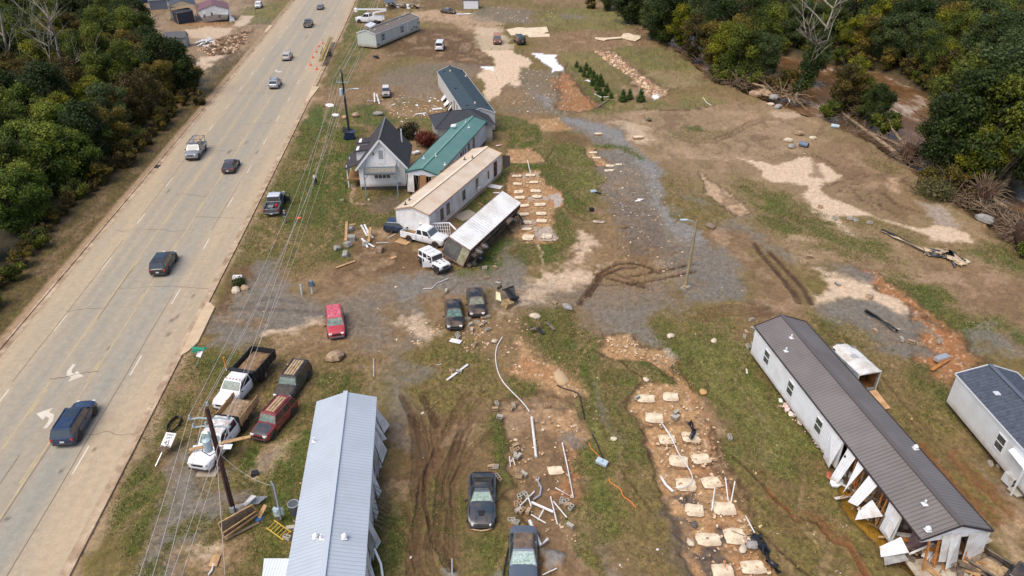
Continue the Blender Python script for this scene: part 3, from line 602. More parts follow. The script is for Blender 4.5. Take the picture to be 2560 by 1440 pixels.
# wheel paths darker/greyer, mud film at the gutters
for f0 in(.27,.345,.655,.745,.47):k2=np.maximum(k2,np.clip(1-np.abs(FF-f0)/.035,0,1)*.6*(n3+.3))
rc=rc*(1-k2[:,None])+grey*k2[:,None]
k=np.clip((.045-FF+(n2-.5)*.03)/.02,0,1)+np.clip((FF-.965+(n2-.5)*.03)/.02,0,1);k=np.clip(k,0,1)*.75
rc=rc*(1-k[:,None])+brown*k[:,None]
k=np.clip((FF-.78+(n1-.5)*.6)*3,0,1)*.3;rc=rc*(1-k[:,None])+dust*k[:,None]
rc=rc*(1+(n4-.5)*.14+(n3-.5)*.12)[:,None]
yy=Y+(n2-.5)*2
for y0,fa,fb in()and((45,.62,.98),(52.5,.3,.6),(61.5,.2,.42),(66,.42,.62),(66.5,.62,.85),(80,.4,.6),(47.5,.0,.1),(91,.35,.6),(108,.38,.6),(84,.1,.3),(121,.6,.8),(56,.6,.75)):
 k=((np.abs(yy-y0)<.12)&(FF>fa)&(FF<fb));rc[k]*=.62
for f0 in():k=(np.abs(FF+(n2-.5)*.02-f0)<.0045)&(vnoise(Y*.12,FF*0,12)>.45)&(Y<115);rc[k]*=.66
k=(_hash((X*3).astype(np.int64),(Y*2.5).astype(np.int64),91)>.9985);rc[k]*=.5
Z=.02+.10*(1-(2*FF-1)**2)+0*X
m=soil_mat('dusty_asphalt',.1,.12)
tag(grid_mesh('road',X,Y,Z,len(ry),NF,rc,np.full(len(X),.8),m),kind='structure')
conc=mat('kerb_concrete',srgb(196,174,146),.9,var=(srgb(160,134,106),.35,.9),dirt=(srgb(120,96,72),.8,.6),bump=(6,.3))
def strip(name,f,w0,w1,z,k,y0=18,y1=400,th=.14):
 mb=MB();secs=[];y=y0
 while y<y1:
  x=kerb(y,k);secs.append([(x+w0,y,z-th),(x+w0,y,z),(x+w1,y,z),(x+w1,y,z-th)]);y+=max(1.5,y*.03)
 return mb.loft(secs).build(name,conc)
for nm,k,s in(('kerb',KL,-1),('kerb',KR,1)):
 o=strip(nm,0,0 if s>0 else-.2,.2 if s>0 else 0,.15,k,th=.5);tag(o,kind='structure')
o=strip('gutter',0,0.001,.55,.045,KL,th=.3);tag(o,kind='structure');o=strip('gutter',0,-.55,-.001,.045,KR,th=.3);tag(o,kind='structure')
# drive aprons crossing the verge
ap=mat('apron_concrete',srgb(206,184,152),.9,var=(srgb(184,156,124),.5,.8),bump=(5,.2))
for c,pts in(('d5',[(1080,800),(1165,620),(1240,480),(1262,478),(1290,505),(1190,715),(1130,770)]),('c2',[(1905,1150),(1990,975),(2065,985),(1935,1150)]),('c2',[(1470,365),(1560,270),(1530,292),(1500,290),(1448,360)])):
 mb=MB();P=[K(c,*p)for p in pts];k=len(P)
 mb.add([(p.x,p.y,.165)for p in P]+[(p.x,p.y,-.3)for p in P],[tuple(range(k))]+[((i+1)%k,i,k+i,k+(i+1)%k)for i in range(k)])
 o=mb.build('driveway_apron',ap);tag(o,kind='structure')
# painted markings: sheets just above the asphalt
yel=mat('yellow_paint',srgb(190,168,122),.8,dirt=(srgb(172,154,126),.6,1.0));wht=mat('white_paint',srgb(214,206,190),.8,dirt=(srgb(190,176,152),.7,.7))
def zr(f):return.02+.10*(1-(2*f-1)**2)+.006
def lane(f,w,y0,y1):
 mb=MB();V=[];y=y0;n=0
 st=1.5 if y1-y0<5 else 3.
 while y<y1+1e-6:
  x=roadx(y,f);V+=[(x-w/2,y,zr(f)),(x+w/2,y,zr(f))];n+=1;y+=st
 mb.add(V,[(2*i,2*i+1,2*i+3,2*i+2)for i in range(n-1)]);return mb
mb=MB()
def merge(a,b):a.add(b.v,b.f)
for f in(.402,.600):merge(mb,lane(f,.12,18,400))
for f,o_ in((.414,0),(.588,4)):
 y=22+o_
 while y<330:merge(mb,lane(f,.12,y,y+3));y+=12
tag(mb.build('road_marking',yel),'yellow centre turn lane lines',kind='structure')
mb=MB()
for f,o_ in((.218,2),(.793,7)):
 y=20+o_
 while y<330:merge(mb,lane(f,.12,y,y+3));y+=12
AR=[(0,0),(.32,0),(.34,.7),(.5,1.15),(.9,1.4),(.9,.95),(1.9,1.7),(.9,2.45),(.9,1.85),(.3,1.6),(.02,.9)]
def arrow(y,flip):
 x0=roadx(y,.5)
 P=[((x0+(a*1.0-.9)*flip),y+b*1.05-1.3)if flip<0 else(x0+a*1.0-.9,y-b*1.05+1.3)for a,b in AR]
 k=len(P);V=[(p[0],p[1],zr(.5))for p in P]
 f=[(0,1,2,10),(10,2,3,9),(9,3,4,8),(5,6,7),(4,5,7,8)]
 if flip>0:f=[q[::-1]for q in f]
 mb.add(V,f)
arrow(51.3,1);arrow(45.3,-1);arrow(157,1);arrow(149.5,-1)
tag(mb.build('road_marking',wht),'white lane dashes and turn arrows',kind='structure')
ck=mat('road_crack',srgb(104,92,74),.9);mb=MB();rr=random.Random(2)
def crack(pts,w=.07):
 V=[]
 for(f,y)in pts:x=roadx(y,f);V.append(Vector((x,y,zr(f)+.002)))
 for a,b in zip(V[:-1],V[1:]):
  d=(b-a).normalized();n=Vector((-d.y,d.x,0))*w/2;mb.add([a-n,b-n,b+n,a+n],[(0,1,2,3)])
for y0,fa,fb in((43,.62,.98),(50.5,.39,.62),(61.5,.2,.42),(66,.42,.62),(66.5,.62,.98),(80,.1,.6),(91,.35,.6),(108,.38,.6),(84,.6,.9),(121,.5,.9),(140,.2,.6),(46,0,.2)):
 f=fa;y=y0;P_=[]
 while f<fb:P_.append((f,y));f+=.012;y+=rr.uniform(-.14,.16)
 crack(P_,rr.uniform(.03,.09))
for f0,ya,yb in((.205,50,78),(.77,30,66),(.775,80,96),(.205,84,110),(.415,60,72),(.61,34,48),(.5,30,42)):
 y=ya;f=f0;P_=[]
 while y<yb:P_.append((f,y));y+=1.1;f+=rr.uniform(-.0016,.0016)
 crack(P_,.05)
tag(mb.build('road_marking',ck),'cracks in the asphalt',kind='structure')
mb=MB();x=kerb(101.5,KL);mb.box((x+.3,101.5,.06),(.7,1.3,.05))
for i in range(6):mb.box((x+.3,101.0+i*.2,.1),(.6,.06,.03))
tag(mb.build('storm_drain',mat('iron_grate',(.05,.045,.04),.7)),'dark iron storm drain in the gutter beside the left wood','storm drain')
# ================================================================ VEHICLES
mud_c=srgb(150,124,96)
glass=mat('car_glass',srgb(38,46,50),.08,spec=.9,coat=.6)
glassg=mat('dusty_windshield',srgb(112,134,124),.25,spec=.7,var=(srgb(60,74,72),2.2,.8),dirt=(srgb(150,150,130),5,.5))
tyre_m=mat('tyre_rubber',(.018,.018,.018),.85,dirt=(mud_c,3,.35));rim_m=mat('wheel_rim',(.45,.45,.44),.35,.7,dirt=(mud_c,4,.3));blackp=mat('black_plastic',(.02,.02,.022),.55)
drim_m=mat('dark_wheel_rim',(.06,.06,.06),.4,.5)
lamp_r=mat('tail_lamp',(.45,.02,.02),.25);lamp_w=mat('head_lamp',(.75,.75,.72),.15,coat=.5);chrome=mat('chrome',(.6,.6,.6),.2,.9)
plate_m=mat('licence_plate',(.6,.62,.62),.5)
def paint(name,c,d=.25,rough=.3,ds=1.3):return mat(name,c,rough,0,coat=.5,dirt=(mud_c,ds,d))
_wh={}
def wheel_mesh(r,w,rm=None):
 k=(r,w,rm)
 if k not in _wh:
  mb=MB();n=20;pr=[(-w/2,r*.62),(-w/2,r*.93),(-w*.4,r),(w*.4,r),(w/2,r*.93),(w/2,r*.62),(w*.38,r*.6),(-w*.38,r*.6)]
  secs=[[(math.cos(2*math.pi*i/n)*q,y,math.sin(2*math.pi*i/n)*q)for(y,q)in pr]for i in range(n)];secs.append(secs[0])
  mb.loft(secs,cap=False);t=mb.build('wheel',tyre_m,smooth=40)
  rb=MB();rb.cyl((0,-w*.3,0),(0,w*.3,0),r*.61,n=16);rb.cyl((0,w*.3,0),(0,w*.42,0),r*.16,n=8)
  for i in range(5):
   a=2*math.pi*i/5;rb.bar((0,w*.36,0),(math.cos(a)*r*.55,w*.36,math.sin(a)*r*.55),r*.13,.03,up=(0,1,0))
  q=rb.build('rim',rm or rim_m);_wh[k]=(t.data,q.data);bpy.data.objects.remove(t);bpy.data.objects.remove(q)
 return _wh[k]
def add_wheel(parent,x,y,r,w,side,rot=None,rm=None,z=None):
 a,b=wheel_mesh(r,w,rm);o=bpy.data.objects.new('wheel',a);C.objects.link(o);o.parent=parent;o.location=(x,y,r if z is None else z)
 o.rotation_euler=rot if rot else(0,0,0 if side>0 else math.pi)
 q=bpy.data.objects.new('rim',b);C.objects.link(q);q.parent=o;return o
def quad_in(q,m):
 c=sum((Vector(p)for p in q),Vector())/4;return[c+(Vector(p)-c)*(1-m)for p in q]
def vehicle(name,label,cat,loc,head,pm,L=4.6,W=1.82,H=1.65,belt=.98,hood=.92,nose=.72,deck=None,xwb=.28,xwt=.10,xrt=-.36,xrb=-.46,gc=.24,r=.34,xf=.31,xr=-.30,tuck=.2,roof=None,hoodm=None,glassf=None,glasss=None,bed=None,rails=False,rm=None,group=None,grille=True,lamps=True,sides=(.5,),pitch=0.,roll=0.,z0=0.,doors=True,wagon=False,rear_glass=True,amber=False,bump_m=None,light_w=.3,waist=1.,ctap=1.):
 """head = heading in degrees clockwise from +Y. local +x is the nose. fractions are of the length"""
 root=thing(name,label,cat,(loc[0],loc[1],loc[2]+z0),0,group);root.rotation_euler=Euler((roll,pitch,R(90-head)))
 w=W/2;deck=deck if deck is not None else belt
 F=lambda f:f*L
 top=lambda x:None
 st=[]
 xe=F(xrb)if not bed else F(bed)
 if not bed:
  st+=[(-L/2,w*.76,deck-.18,gc+.12),(-L/2+.06,w*.88,deck-.06,gc+.04),(-L/2+.2,w*.95,deck-.01,gc),(-L/2+.42,w*.985,deck,gc),(F(xr)-.45,w,deck+(belt-deck)*.3,gc),(F(xrb)+.05,w,belt,gc)]
 else:st+=[(xe,w*.97,belt,gc)]
 st+=[(0.,w,belt,gc),(F(xwb),w*.99,belt+(hood-belt)*.4,gc),(F(xwb)+.12,w*.985,hood,gc),(F(xf)+.1,w*.985,hood-(hood-nose)*.35,gc),(L/2-.45,w*.955,nose+.1,gc),(L/2-.22,w*.9,nose+.04,gc),(L/2-.07,w*.8,nose-.02,gc+.04),(L/2,w*.62,nose-.16,gc+.12)]
 st.append(((F(xf)+F(xr))/2+.3,w*waist,belt,gc));st=sorted(st,key=lambda s:s[0])
 def sec(x,ww,zt,zb):
  zm=zb+(zt-zb)*.55
  h=[(0,zt+.035),(ww*.6,zt+.025),(ww*.86,zt-.005),(ww*.96,zt-.07),(ww,zm),(ww*.985,zb+.12),(ww*.9,zb)]
  return[(x,y,z)for y,z in h]+[(x,-y,z)for y,z in reversed(h[1:])]
 mb=MB();mb.loft([sec(*s)for s in st]);mb.build('body',pm,root,smooth=38)
    # hood panel in its own colour
 if hoodm:
  hb=MB();a=[s for s in st if F(xwb)+.1<=s[0]<=L/2-.05]
  hb.loft([[(x,ww*.8,zt+.012),(x,ww*.5,zt+.045),(x,0,zt+.052),(x,-ww*.5,zt+.045),(x,-ww*.8,zt+.012),(x,0,zt-.05)]for x,ww,zt,zb in a]);hb.build('hood',hoodm,root,smooth=40)
    # wheel arches + wheels
 for x in(F(xf),F(xr)):
  for s in(1,-1):ab=MB();ab.cyl((x,s*(w-.12),r+.02),(x,s*(w+.012),r+.02),r*1.2,n=18);ab.build('wheel_arch',blackp,root)
 for x in(F(xf),F(xr)):
  for s in(1,-1):add_wheel(root,x,s*(w-.09),r,.24,s,rm=rm)
    # greenhouse
 wb=w*(.93 if tuck<.4 else.82);wt=w-tuck;zt=H;zb=belt-.02
 bf,tf,tr,br=F(xwb),F(xwt),F(xrt),F(xrb)
 cab=MB()
 def ring(x0,x1,ww,z):
  return[(x0,ww,z),(x1,ww,z),(x1,-ww,z),(x0,-ww,z)]
 cab.loft([ring(bf,br,wb,zb),ring(tf+.04,tr-.03,wt+.015,zt-.05),ring(tf,tr,wt-.03,zt),ring(tf-.25 if tf-.25>tr+.3 else tf-.1,tr+.2,wt*.6,zt+.03)])
 cab.build('cabin',pm,root,smooth=25)
 if roof:
  rf=MB();rf.loft([ring(tf,tr,wt-.02,zt-.01),ring(tf-.06,tr+.06,wt-.1,zt+.035)]);rf.build('roof',roof,root)
 def glassq(nm,q,m,mrg=.07,th=.012):
  g=MB();g.panel(quad_in(q,mrg),th);g.build(nm,m,root)
 zl,zh=zb+.03,zt-.06
 lerp=lambda a,b,t:a+(b-a)*t
 tl,thh=(zl-zb)/(zt-zb),(zh-zb)/(zt-zb)
 xF=lambda t:lerp(bf,tf+.04,t);xR=lambda t:lerp(br,tr-.03,t);yW=lambda t:lerp(wb,wt+.015,t)
 glassq('windshield',[(xF(tl),-yW(tl),zl),(xF(tl),yW(tl),zl),(xF(thh),yW(thh),zh),(xF(thh),-yW(thh),zh)],glassf or glass,.09)
 if rear_glass:glassq('rear_window',[(xR(tl),yW(tl),zl),(xR(tl),-yW(tl),zl),(xR(thh),-yW(thh),zh),(xR(thh),yW(thh),zh)],glasss or glass,.12)
 cuts=[0]+[s for s in sides]+[1]
 for s in(1,-1):
  for a,b in zip(cuts[:-1],cuts[1:]):
   p=[(lerp(xF(tl),xR(tl),a)-.05,s*yW(tl),zl),(lerp(xF(tl),xR(tl),b)+.05,s*yW(tl),zl),(lerp(xF(thh),xR(thh),b)+.05,s*yW(thh),zh),(lerp(xF(thh),xR(thh),a)-.05,s*yW(thh),zh)]
   glassq('side_window',p if s<0 else p[::-1],glasss or glass,.1)
 if doors:
  for s in(1,-1):
   for a in cuts[1:]:
    x=lerp(bf,br,a if a<1 else.97);db=MB();db.box((x,s*(w-.002),(belt+gc)/2+.08),(.018,.012,belt-gc-.3))
    if a<1 or len(cuts)==2:db.box((x+.07,s*(w+.002),belt-.17),(.16,.02,.03))
    db.build('door_seam',blackp,root)
    # front and rear
 if lamps:
  for s in(1,-1):
   g=MB();g.box((L/2-.11,s*w*.64,nose-.08),(.24,light_w,.16),(0,-.15,s*-.35));g.build('headlight',lamp_w,root,bevel=.02)
   g=MB();xx=-L/2+.05 if not bed else-L/2+.03;g.box((xx,s*w*.82,deck-.2),(.14,.2 if not bed else.14,.2 if not bed else.32),(0,0,s*.25));g.build('taillight',lamp_r,root,bevel=.02)
 if grille:
  g=MB();g.box((L/2-.02,0,nose-.17),(.08,w*.95,.17));g.build('grille',blackp,root)
 g=MB();g.box((L/2-.03,0,gc+.14),(.14,w*1.62,.16));g.build('bumper',bump_m or blackp,root,bevel=.03)
 g=MB();g.box((-L/2+.03,0,gc+.14),(.14,w*1.7,.16));g.build('bumper',bump_m or blackp,root,bevel=.03)
 g=MB();g.box((-L/2-.015 if not bed else-L/2-.05,0,deck-.38 if not bed else gc+.18),(.03,.32,.15));g.build('licence_plate',plate_m,root)
 for s in(1,-1):
  g=MB();g.box((bf-.12,s*(w+.1),belt+.06),(.11,.2,.14));g.build('mirror',blackp,root,bevel=.02)
 if rails:
  for s in(1,-1):
   g=MB();g.bar((tf-.1,s*(wt-.1),zt+.07),(tr+.1,s*(wt-.1),zt+.07),.04);g.build('roof_rail',blackp,root)
 if bed:
  g=MB();x0,x1=-L/2,xe;hb=belt-.02;cx=(x0+x1)/2;ln=x1-x0
  g.box((cx,0,gc+.22),(ln,W*.9,.12));
  for s in(1,-1):
   g.box((cx,s*(w-.06),(hb+gc+.1)/2),(ln,.12,hb-gc-.1));g.box((F(xr),s*(w-.25),gc+.4),(.9,.22,.26))
  g.box((x1-.03,0,(hb+.4)/2+.1),(.05,W*.92,hb-.4))
  g.build('bed',pm,root,bevel=.02)
  g=MB();g.box((cx,0,gc+.30),(ln-.1,W*.86,.03));g.build('bed_floor',blackp if not hoodm else blackp,root)
  g=MB();g.box((x0+.03,0,(hb+gc+.3)/2),(.07,W*.86,hb-gc-.35));g.build('tailgate',pm,root,bevel=.015)
 return root
SUV=dict(L=4.65,W=1.86,H=1.68,belt=1.02,hood=1.0,nose=.84,xwb=.27,xwt=.11,xrt=-.40,xrb=-.475,r=.36,sides=(.36,.72))
SED=dict(L=4.75,W=1.83,H=1.44,belt=.92,hood=.88,nose=.7,deck=.95,xwb=.24,xwt=.06,xrt=-.22,xrb=-.37,r=.33,tuck=.34,sides=(.5,))
PUK=dict(L=5.9,W=2.0,H=1.93,belt=1.25,hood=1.2,nose=1.1,deck=1.25,xwb=.23,xwt=.125,xrt=-.10,xrb=-.125,bed=-.135,xf=.33,xr=-.29,r=.41,gc=.36,tuck=.2,sides=(.55,))
def road_head(y):return-math.degrees(math.atan(.0975+.00008*y))
white_p=paint('white_paint_body',(.78,.79,.80),.12,.35,.9)
silver_p=mat('silver_paint',(.40,.42,.44),.3,.5,coat=.5,dirt=(mud_c,1.5,.15));grey_p=mat('grey_paint',(.20,.22,.24),.3,.4,coat=.5,dirt=(mud_c,1.5,.2));black_p=paint('black_paint',(.015,.017,.02),.12,.22);blue_p=paint('deep_blue_paint',(.012,.035,.085),.08,.2)
dblack_p=paint('dusty_black_paint',(.018,.019,.021),.45,.35,.9);maroon_p=paint('maroon_paint',(.22,.02,.03),.25,.35);red_p=paint('red_paint',(.50,.03,.06),.3,.4,2.2);brown_p=paint('dark_brown_paint',(.06,.045,.05),.1,.25)
beige_p=paint('pale_gold_paint',(.5,.46,.40),.1,.3);rustred_p=paint('faded_red_paint',(.20,.06,.05),.6,.6)
def at(px,py,z=.0):return G(px,py,z)
def on_road(px,py):p=G(px,py,.7);return(p.x,p.y,.12)
# moving traffic
p=on_road(188,1055)
v=vehicle('wagon','deep blue wagon with roof rails driving away beside the near turn arrows','car',p,road_head(p[1]),blue_p,**{**SUV,'L':4.85,'H':1.62,'xrb':-.485},rails=True)
g=MB();g.box((-.1,0,1.655),(.9,.8,.02));g.build('sunroof',glass,v)
p=on_road(410,657);v=vehicle('crossover_car','glossy black crossover driving away on the near stretch of the road','car',p,road_head(p[1]),black_p,**SUV)
g=MB();g.box((-.3,0,1.715),(1.3,.9,.02));g.build('sunroof',glass,v)
p=on_road(577,413);vehicle('hatchback','dark brown hatchback driving away next to the silver pickup with the ladder','car',p,road_head(p[1]),brown_p,**{**SED,'xrb':-.46,'L':4.5})
p=on_road(688,209);vehicle('crossover_car','silver crossover driving away just before the far turn arrows','car',p,road_head(p[1]),silver_p,**SUV,rails=True)
p=on_road(718,141);vehicle('estate_car','pale gold estate car driving away just past the far turn arrows','car',p,road_head(p[1]),beige_p,**{**SUV,'H':1.55})
p=on_road(771,60);vehicle('pickup_truck','grey pickup driving away beyond the pale gold estate car','pickup truck',p,road_head(p[1]),mat('taupe_paint',(.2,.19,.18),.35,.3,coat=.4),**PUK)
p=on_road(801,17);vehicle('sedan','dark grey sedan farthest up the road at the top edge','car',p,road_head(p[1]),grey_p,**SED)
p=on_road(490,378);v=vehicle('pickup_truck','silver pickup coming towards the viewer with a ladder on its black rack','pickup truck',p,road_head(p[1])+180,silver_p,**PUK)
g=MB()
for x in(-.9,-2.7):
 for s in(1,-1):g.bar((x,s*.85,1.2),(x,s*.85,2.15),.06)
 g.bar((x,-.95,2.15),(x,.95,2.15),.06)
for s in(1,-1):g.bar((.9,s*.85,2.15),(-2.8,s*.85,2.15),.05)
g.bar((.9,-.85,2.15),(.9,.85,2.15),.05);g.bar((.9,-.85,2.15),(.9,-.85,1.95),.05);g.bar((.9,.85,2.15),(.9,.85,1.95),.05)
g.build('ladder_rack',blackp,v)
def ladder(label,a,b,w,m,n=9,group=None,name='ladder'):
 a,b=Vector(a),Vector(b);g=MB();d=(b-a).normalized();s=d.cross(Vector((0,0,1))).normalized()*w/2
 for k in(1,-1):g.bar(a+s*k,b+s*k,.05,.09)
 for i in range(n):q=a.lerp(b,(i+.5)/n);g.bar(q-s,q+s,.035)
 return tag(g.build(name,m),label,'ladder',group)
alu=mat('aluminium',(.62,.63,.64),.35,.6);wood_m=mat('pine_wood',srgb(196,160,112),.8,var=(srgb(150,112,70),3,.8),dirt=(mud_c,2,.3));wood_d=mat('weathered_wood',srgb(128,112,94),.9,var=(srgb(84,70,56),3,.9));owood=mat('orange_timber',srgb(190,128,66),.8,var=(srgb(140,88,44),3,.8))
M_=v.matrix_basis.copy()
ladder('aluminium ladder lying on the rack of the silver pickup',M_@Vector((.7,-.35,2.22)),M_@Vector((-3.2,-.35,2.25)),.42,alu)
g=MB();g.bar(M_@Vector((.6,.4,2.22)),M_@Vector((-2.9,.3,2.22)),.14,.04);g.bar(M_@Vector((.5,.58,2.22)),M_@Vector((-2.6,.5,2.22)),.12,.04)
tag(g.build('lumber_boards',wood_m),'two pale boards lying beside the ladder on the silver pickup','lumber')
# grey pickup parked on the verge with its door open
p=G(688,508,.7);hd=road_head(p.y)
v=vehicle('pickup_truck','grey pickup parked on the verge with an open door and tools in its bed','pickup truck',(p.x,p.y,0),hd,mat('steel_grey_paint',(.15,.165,.19),.3,.4,coat=.5),**PUK,roof=mat('pale_roof',(.62,.66,.7),.3,.2))
g=MB();g.panel([(1.3,-1.0,.5),(.75,-1.85,.5),(.75,-1.85,1.25),(1.3,-1.0,1.25)],.06)
g.bar((1.25,-1.08,1.25),(1.0,-1.4,1.75),.05);g.bar((1.0,-1.4,1.75),(.72,-1.85,1.7),.05);g.bar((.75,-1.85,1.2),(.72,-1.85,1.7),.05);g.build('open_door',blackp,v)
M_=v.matrix_basis.copy();dz=M_.to_euler().z
def cargo(nm,label,cat,x,y,d,m,z=.72,rz=0.):
 g=MB();g.box((0,0,d[2]/2),d);g.box((0,0,d[2]+.02),(d[0]*.55,d[1]*.5,.05));o=g.build(nm,m,bevel=.02);o.location=M_@Vector((x,y,z));o.rotation_euler=(0,0,dz+rz);return tag(o,label,cat)
red_m=mat('red_plastic',(.55,.02,.02),.45);teal_m=mat('teal_plastic',(.03,.25,.28),.5)
o=cargo('fuel_can','red fuel can standing in the bed of the parked grey pickup','fuel can',-1.35,-.45,(.35,.3,.42),red_m)
cargo('fuel_can','small red can near the tailgate of the parked grey pickup','fuel can',-2.6,-.1,(.3,.2,.14),red_m)
cargo('toolbox','teal toolbox by the tailgate of the parked grey pickup','toolbox',-2.35,.05,(.3,.4,.25),teal_m)
cargo('toolbox','flat grey case in the bed of the parked grey pickup','toolbox',-1.2,.45,(.7,.9,.15),mat('grey_case',(.25,.26,.26),.5))
cargo('foam_board','white board lying in the bed of the parked grey pickup','board',-2.1,.55,(.25,.6,.06),mat('white_board',(.8,.8,.82),.6),rz=.3)
cargo('chainsaw','dark power tool by the red can in the pickup bed','power tool',-1.9,-.5,(.5,.25,.2),blackp,rz=.4)
# lot vehicles -------------------------------------------------
def by(px,py,z=.7):p=G(px,py,z);return(p.x,p.y,0)
vehicle('hatchback','red hatchback with a spotted dusty roof alone on the gravel drive','car',by(838,803,.8),165,red_p,**{**SUV,'L':4.5,'W':1.75,'H':1.66},glassf=glassg,roof=mat('spotted_red_roof',(.52,.06,.1),.5,dirt=(srgb(214,150,156),3.0,.6)),bump_m=mat('grey_bumper',(.12,.13,.13),.6))
v=vehicle('sedan','black sedan with a smashed green windshield beside the cinder blocks','car',by(1135,782),174,dblack_p,**SED,glassf=mat('smashed_windshield',srgb(52,96,84),.3,var=(srgb(16,24,26),2.0,1.),dirt=(srgb(130,170,156),4,.5)))
v=vehicle('sedan','black sedan with a clean pale windshield nearest the overturned black cart','car',by(1190,752),174,dblack_p,**{**SED,'xrb':-.4},glassf=mat('pale_windshield',srgb(128,128,108),.25,var=(srgb(84,90,78),2,.8)))
g=MB();g.box((2.33,0,.56),(.08,.9,.12));g.build('chrome_trim',chrome,v)
v=vehicle('suv','black suv with a muddy roof rack and dusty hood parked behind the maroon suv','car',by(731,950,.8),190,mat('dull_black_paint',(.03,.033,.04),.35,coat=.2,dirt=(mud_c,2,.25)),**{**SUV,'L':4.4,'xwb':.22,'xwt':.13,'H':1.66,'xrt':-.44,'xrb':-.48},glassf=glassg,rails=True,hoodm=mat('mud_filmed_hood',srgb(84,78,70),.8,var=(srgb(50,48,46),3,.8)))
def slats(v,n,x0,x1,w,z,m):
 g=MB()
 for i in range(n):g.box(((x0+x1)/2,(i-(n-1)/2)*w/n,z),(x0-x1,w/n*.72,.03))
 g.build('muddy_roof_slat',m,v)
mudm=mat('dried_mud',srgb(190,165,128),.95,var=(srgb(130,104,76),2.5,.8))
slats(v,4,.4,-1.7,1.0,1.72,mudm)
v=vehicle('suv','maroon suv with a black hood and mud on its roof in front of the white shingled home','car',by(685,1043,.8),197,maroon_p,**{**SUV,'L':4.6,'xwb':.21,'xwt':.12,'H':1.68,'W':1.75},glassf=glassg,rails=True,hoodm=mat('grey_black_hood',srgb(60,66,74),.35,coat=.3,dirt=(mud_c,2,.2)))
v['label']='maroon suv with a black hood and muddy roof beside the white crew truck'
slats(v,3,.35,-1.5,.8,1.74,mudm)
g=MB();g.box((2.2,0,.72),(.1,1.5,.1));g.build('chrome_trim',chrome,v)
# white dump truck
p=by(603,955,1.0);TR=dict(L=6.4,W=1.95,H=2.0,belt=1.35,hood=1.28,nose=1.12,xwb=.26,xwt=.15,xrt=-.01,xrb=-.03,bed=-.04,xf=.35,xr=-.27,r=.42,gc=.42,sides=())
wt=mat('truck_white',(.80,.80,.80),.35,coat=.3,dirt=(mud_c,1.4,.12))
v=vehicle('dump_truck','white truck with a black high sided dump bed full of brown dirt','truck',(p[0],p[1],0),193,wt,**TR,glassf=glassg)
def drop(v,names):
 for ch in list(v.children):
  if ch.name.split('.')[0]in names:bpy.data.objects.remove(ch,do_unlink=True)
drop(v,('bed','bed_floor','tailgate'))
g=MB();x0,x1=-4.0,-.45;cx=(x0+x1)/2;g.box((cx,0,1.0),(x1-x0,2.2,.12));g.box((cx,0,.7),(x1-x0,.9,.35))
for s in(1,-1):
 g.box((cx,s*1.13,1.42),(x1-x0,.07,.9))
 for i in range(6):g.box((x0+.3+i*.62,s*1.19,1.42),(.1,.07,.9))
g.box((x1,0,1.5),(.08,2.4,1.15));g.box((x1+.15,0,2.02),(.35,2.4,.1));g.box((x0,0,1.42),(.07,2.3,.9));g.build('dump_bed',blackp,v)
dirtm=mat('loose_dirt',srgb(150,122,88),.95,var=(srgb(96,72,50),2.2,.9),bump=(4,.8))
def heap(v,name,x0,x1,w,z,h,m,seed=1,n=14):
 g=MB();k=n;V=[];rr=random.Random(seed)
 for i in range(k+1):
  for j in range(k+1):
   a,b=i/k,j/k;e=min(a,1-a,b,1-b)*6;V.append((x0+(x1-x0)*a,(b-.5)*w,z+h*min(1,e)*(.5+.6*rr.random())))
 g.add(V,[(i*(k+1)+j,(i+1)*(k+1)+j,(i+1)*(k+1)+j+1,i*(k+1)+j+1)for i in range(k)for j in range(k)]);return g.build(name,m,v,smooth=60)
o=heap(v,'dirt_heap',x0+.05,x1-.05,2.2,1.3,.35,dirtm);M_=Matrix.Translation(v.location)@v.rotation_euler.to_matrix().to_4x4();o.parent=None;o.matrix_world=M_;tag(o,'brown dirt load in the black dump bed of the white truck','dirt load')
g=MB()
for i in range(5):g.box((1.0-.1,(i-2)*.3,2.03),(.1,.1,.05))
g.build('roof_lamp',lamp_r,v)
for s in(1,-1):add_wheel(v,-2.05,s*1.0,.42,.3,s)
# crew truck with stake bed
p=by(553,1085,1.0)
v=vehicle('crew_truck','white crew truck with wooden stake sides and a board across its hood','truck',(p[0],p[1],0),191,wt,**{**TR,'L':6.9,'xwb':.235,'xwt':.15,'xrt':-.13,'xrb':-.15,'bed':-.16,'xf':.33,'xr':-.26,'W':1.98,'H':2.05,'sides':(.5,)},glassf=glassg,roof=mat('rust_streaked_roof',(.75,.75,.74),.5,dirt=(srgb(170,140,110),2.5,.7),lines=(1,.2,.02,.6)))
drop(v,('bed','tailgate','bed_floor'))
g=MB();x0,x1=-3.9,-1.15;cx=(x0+x1)/2;g.box((cx,0,.95),(x1-x0,2.1,.12));g.box((x1,0,1.45),(.08,2.1,1.0));g.build('flat_bed',blackp,v)
for s in(1,-1):
 g=MB()
 for z in(1.15,1.42,1.69):g.box((cx-.1,s*1.06,z),(x1-x0+.2,.05,.22))
 for i in range(4):g.box((x0+.1+i*.85,s*1.1,1.4),(.1,.06,.9))
 g.build('stake_side',wood_m,v)
o=heap(v,'debris_load',x0,x1-.1,2.0,1.25,.45,mat('rubble_load',srgb(138,112,84),.95,var=[(srgb(84,62,44),2.5,.9),(srgb(200,180,150),5,.6)],bump=(5,.9)),3)
M_=Matrix.Translation(v.location)@v.rotation_euler.to_matrix().to_4x4();o.parent=None;o.matrix_world=M_;tag(o,'load of earth and broken stone between the wooden stakes of the crew truck','debris load')
a,b=M_@Vector((2.3,2.2,1.45)),M_@Vector((1.9,-2.0,1.42))
a,b=K('e4',565,408,1.5),K('e4',1068,298,1.5)
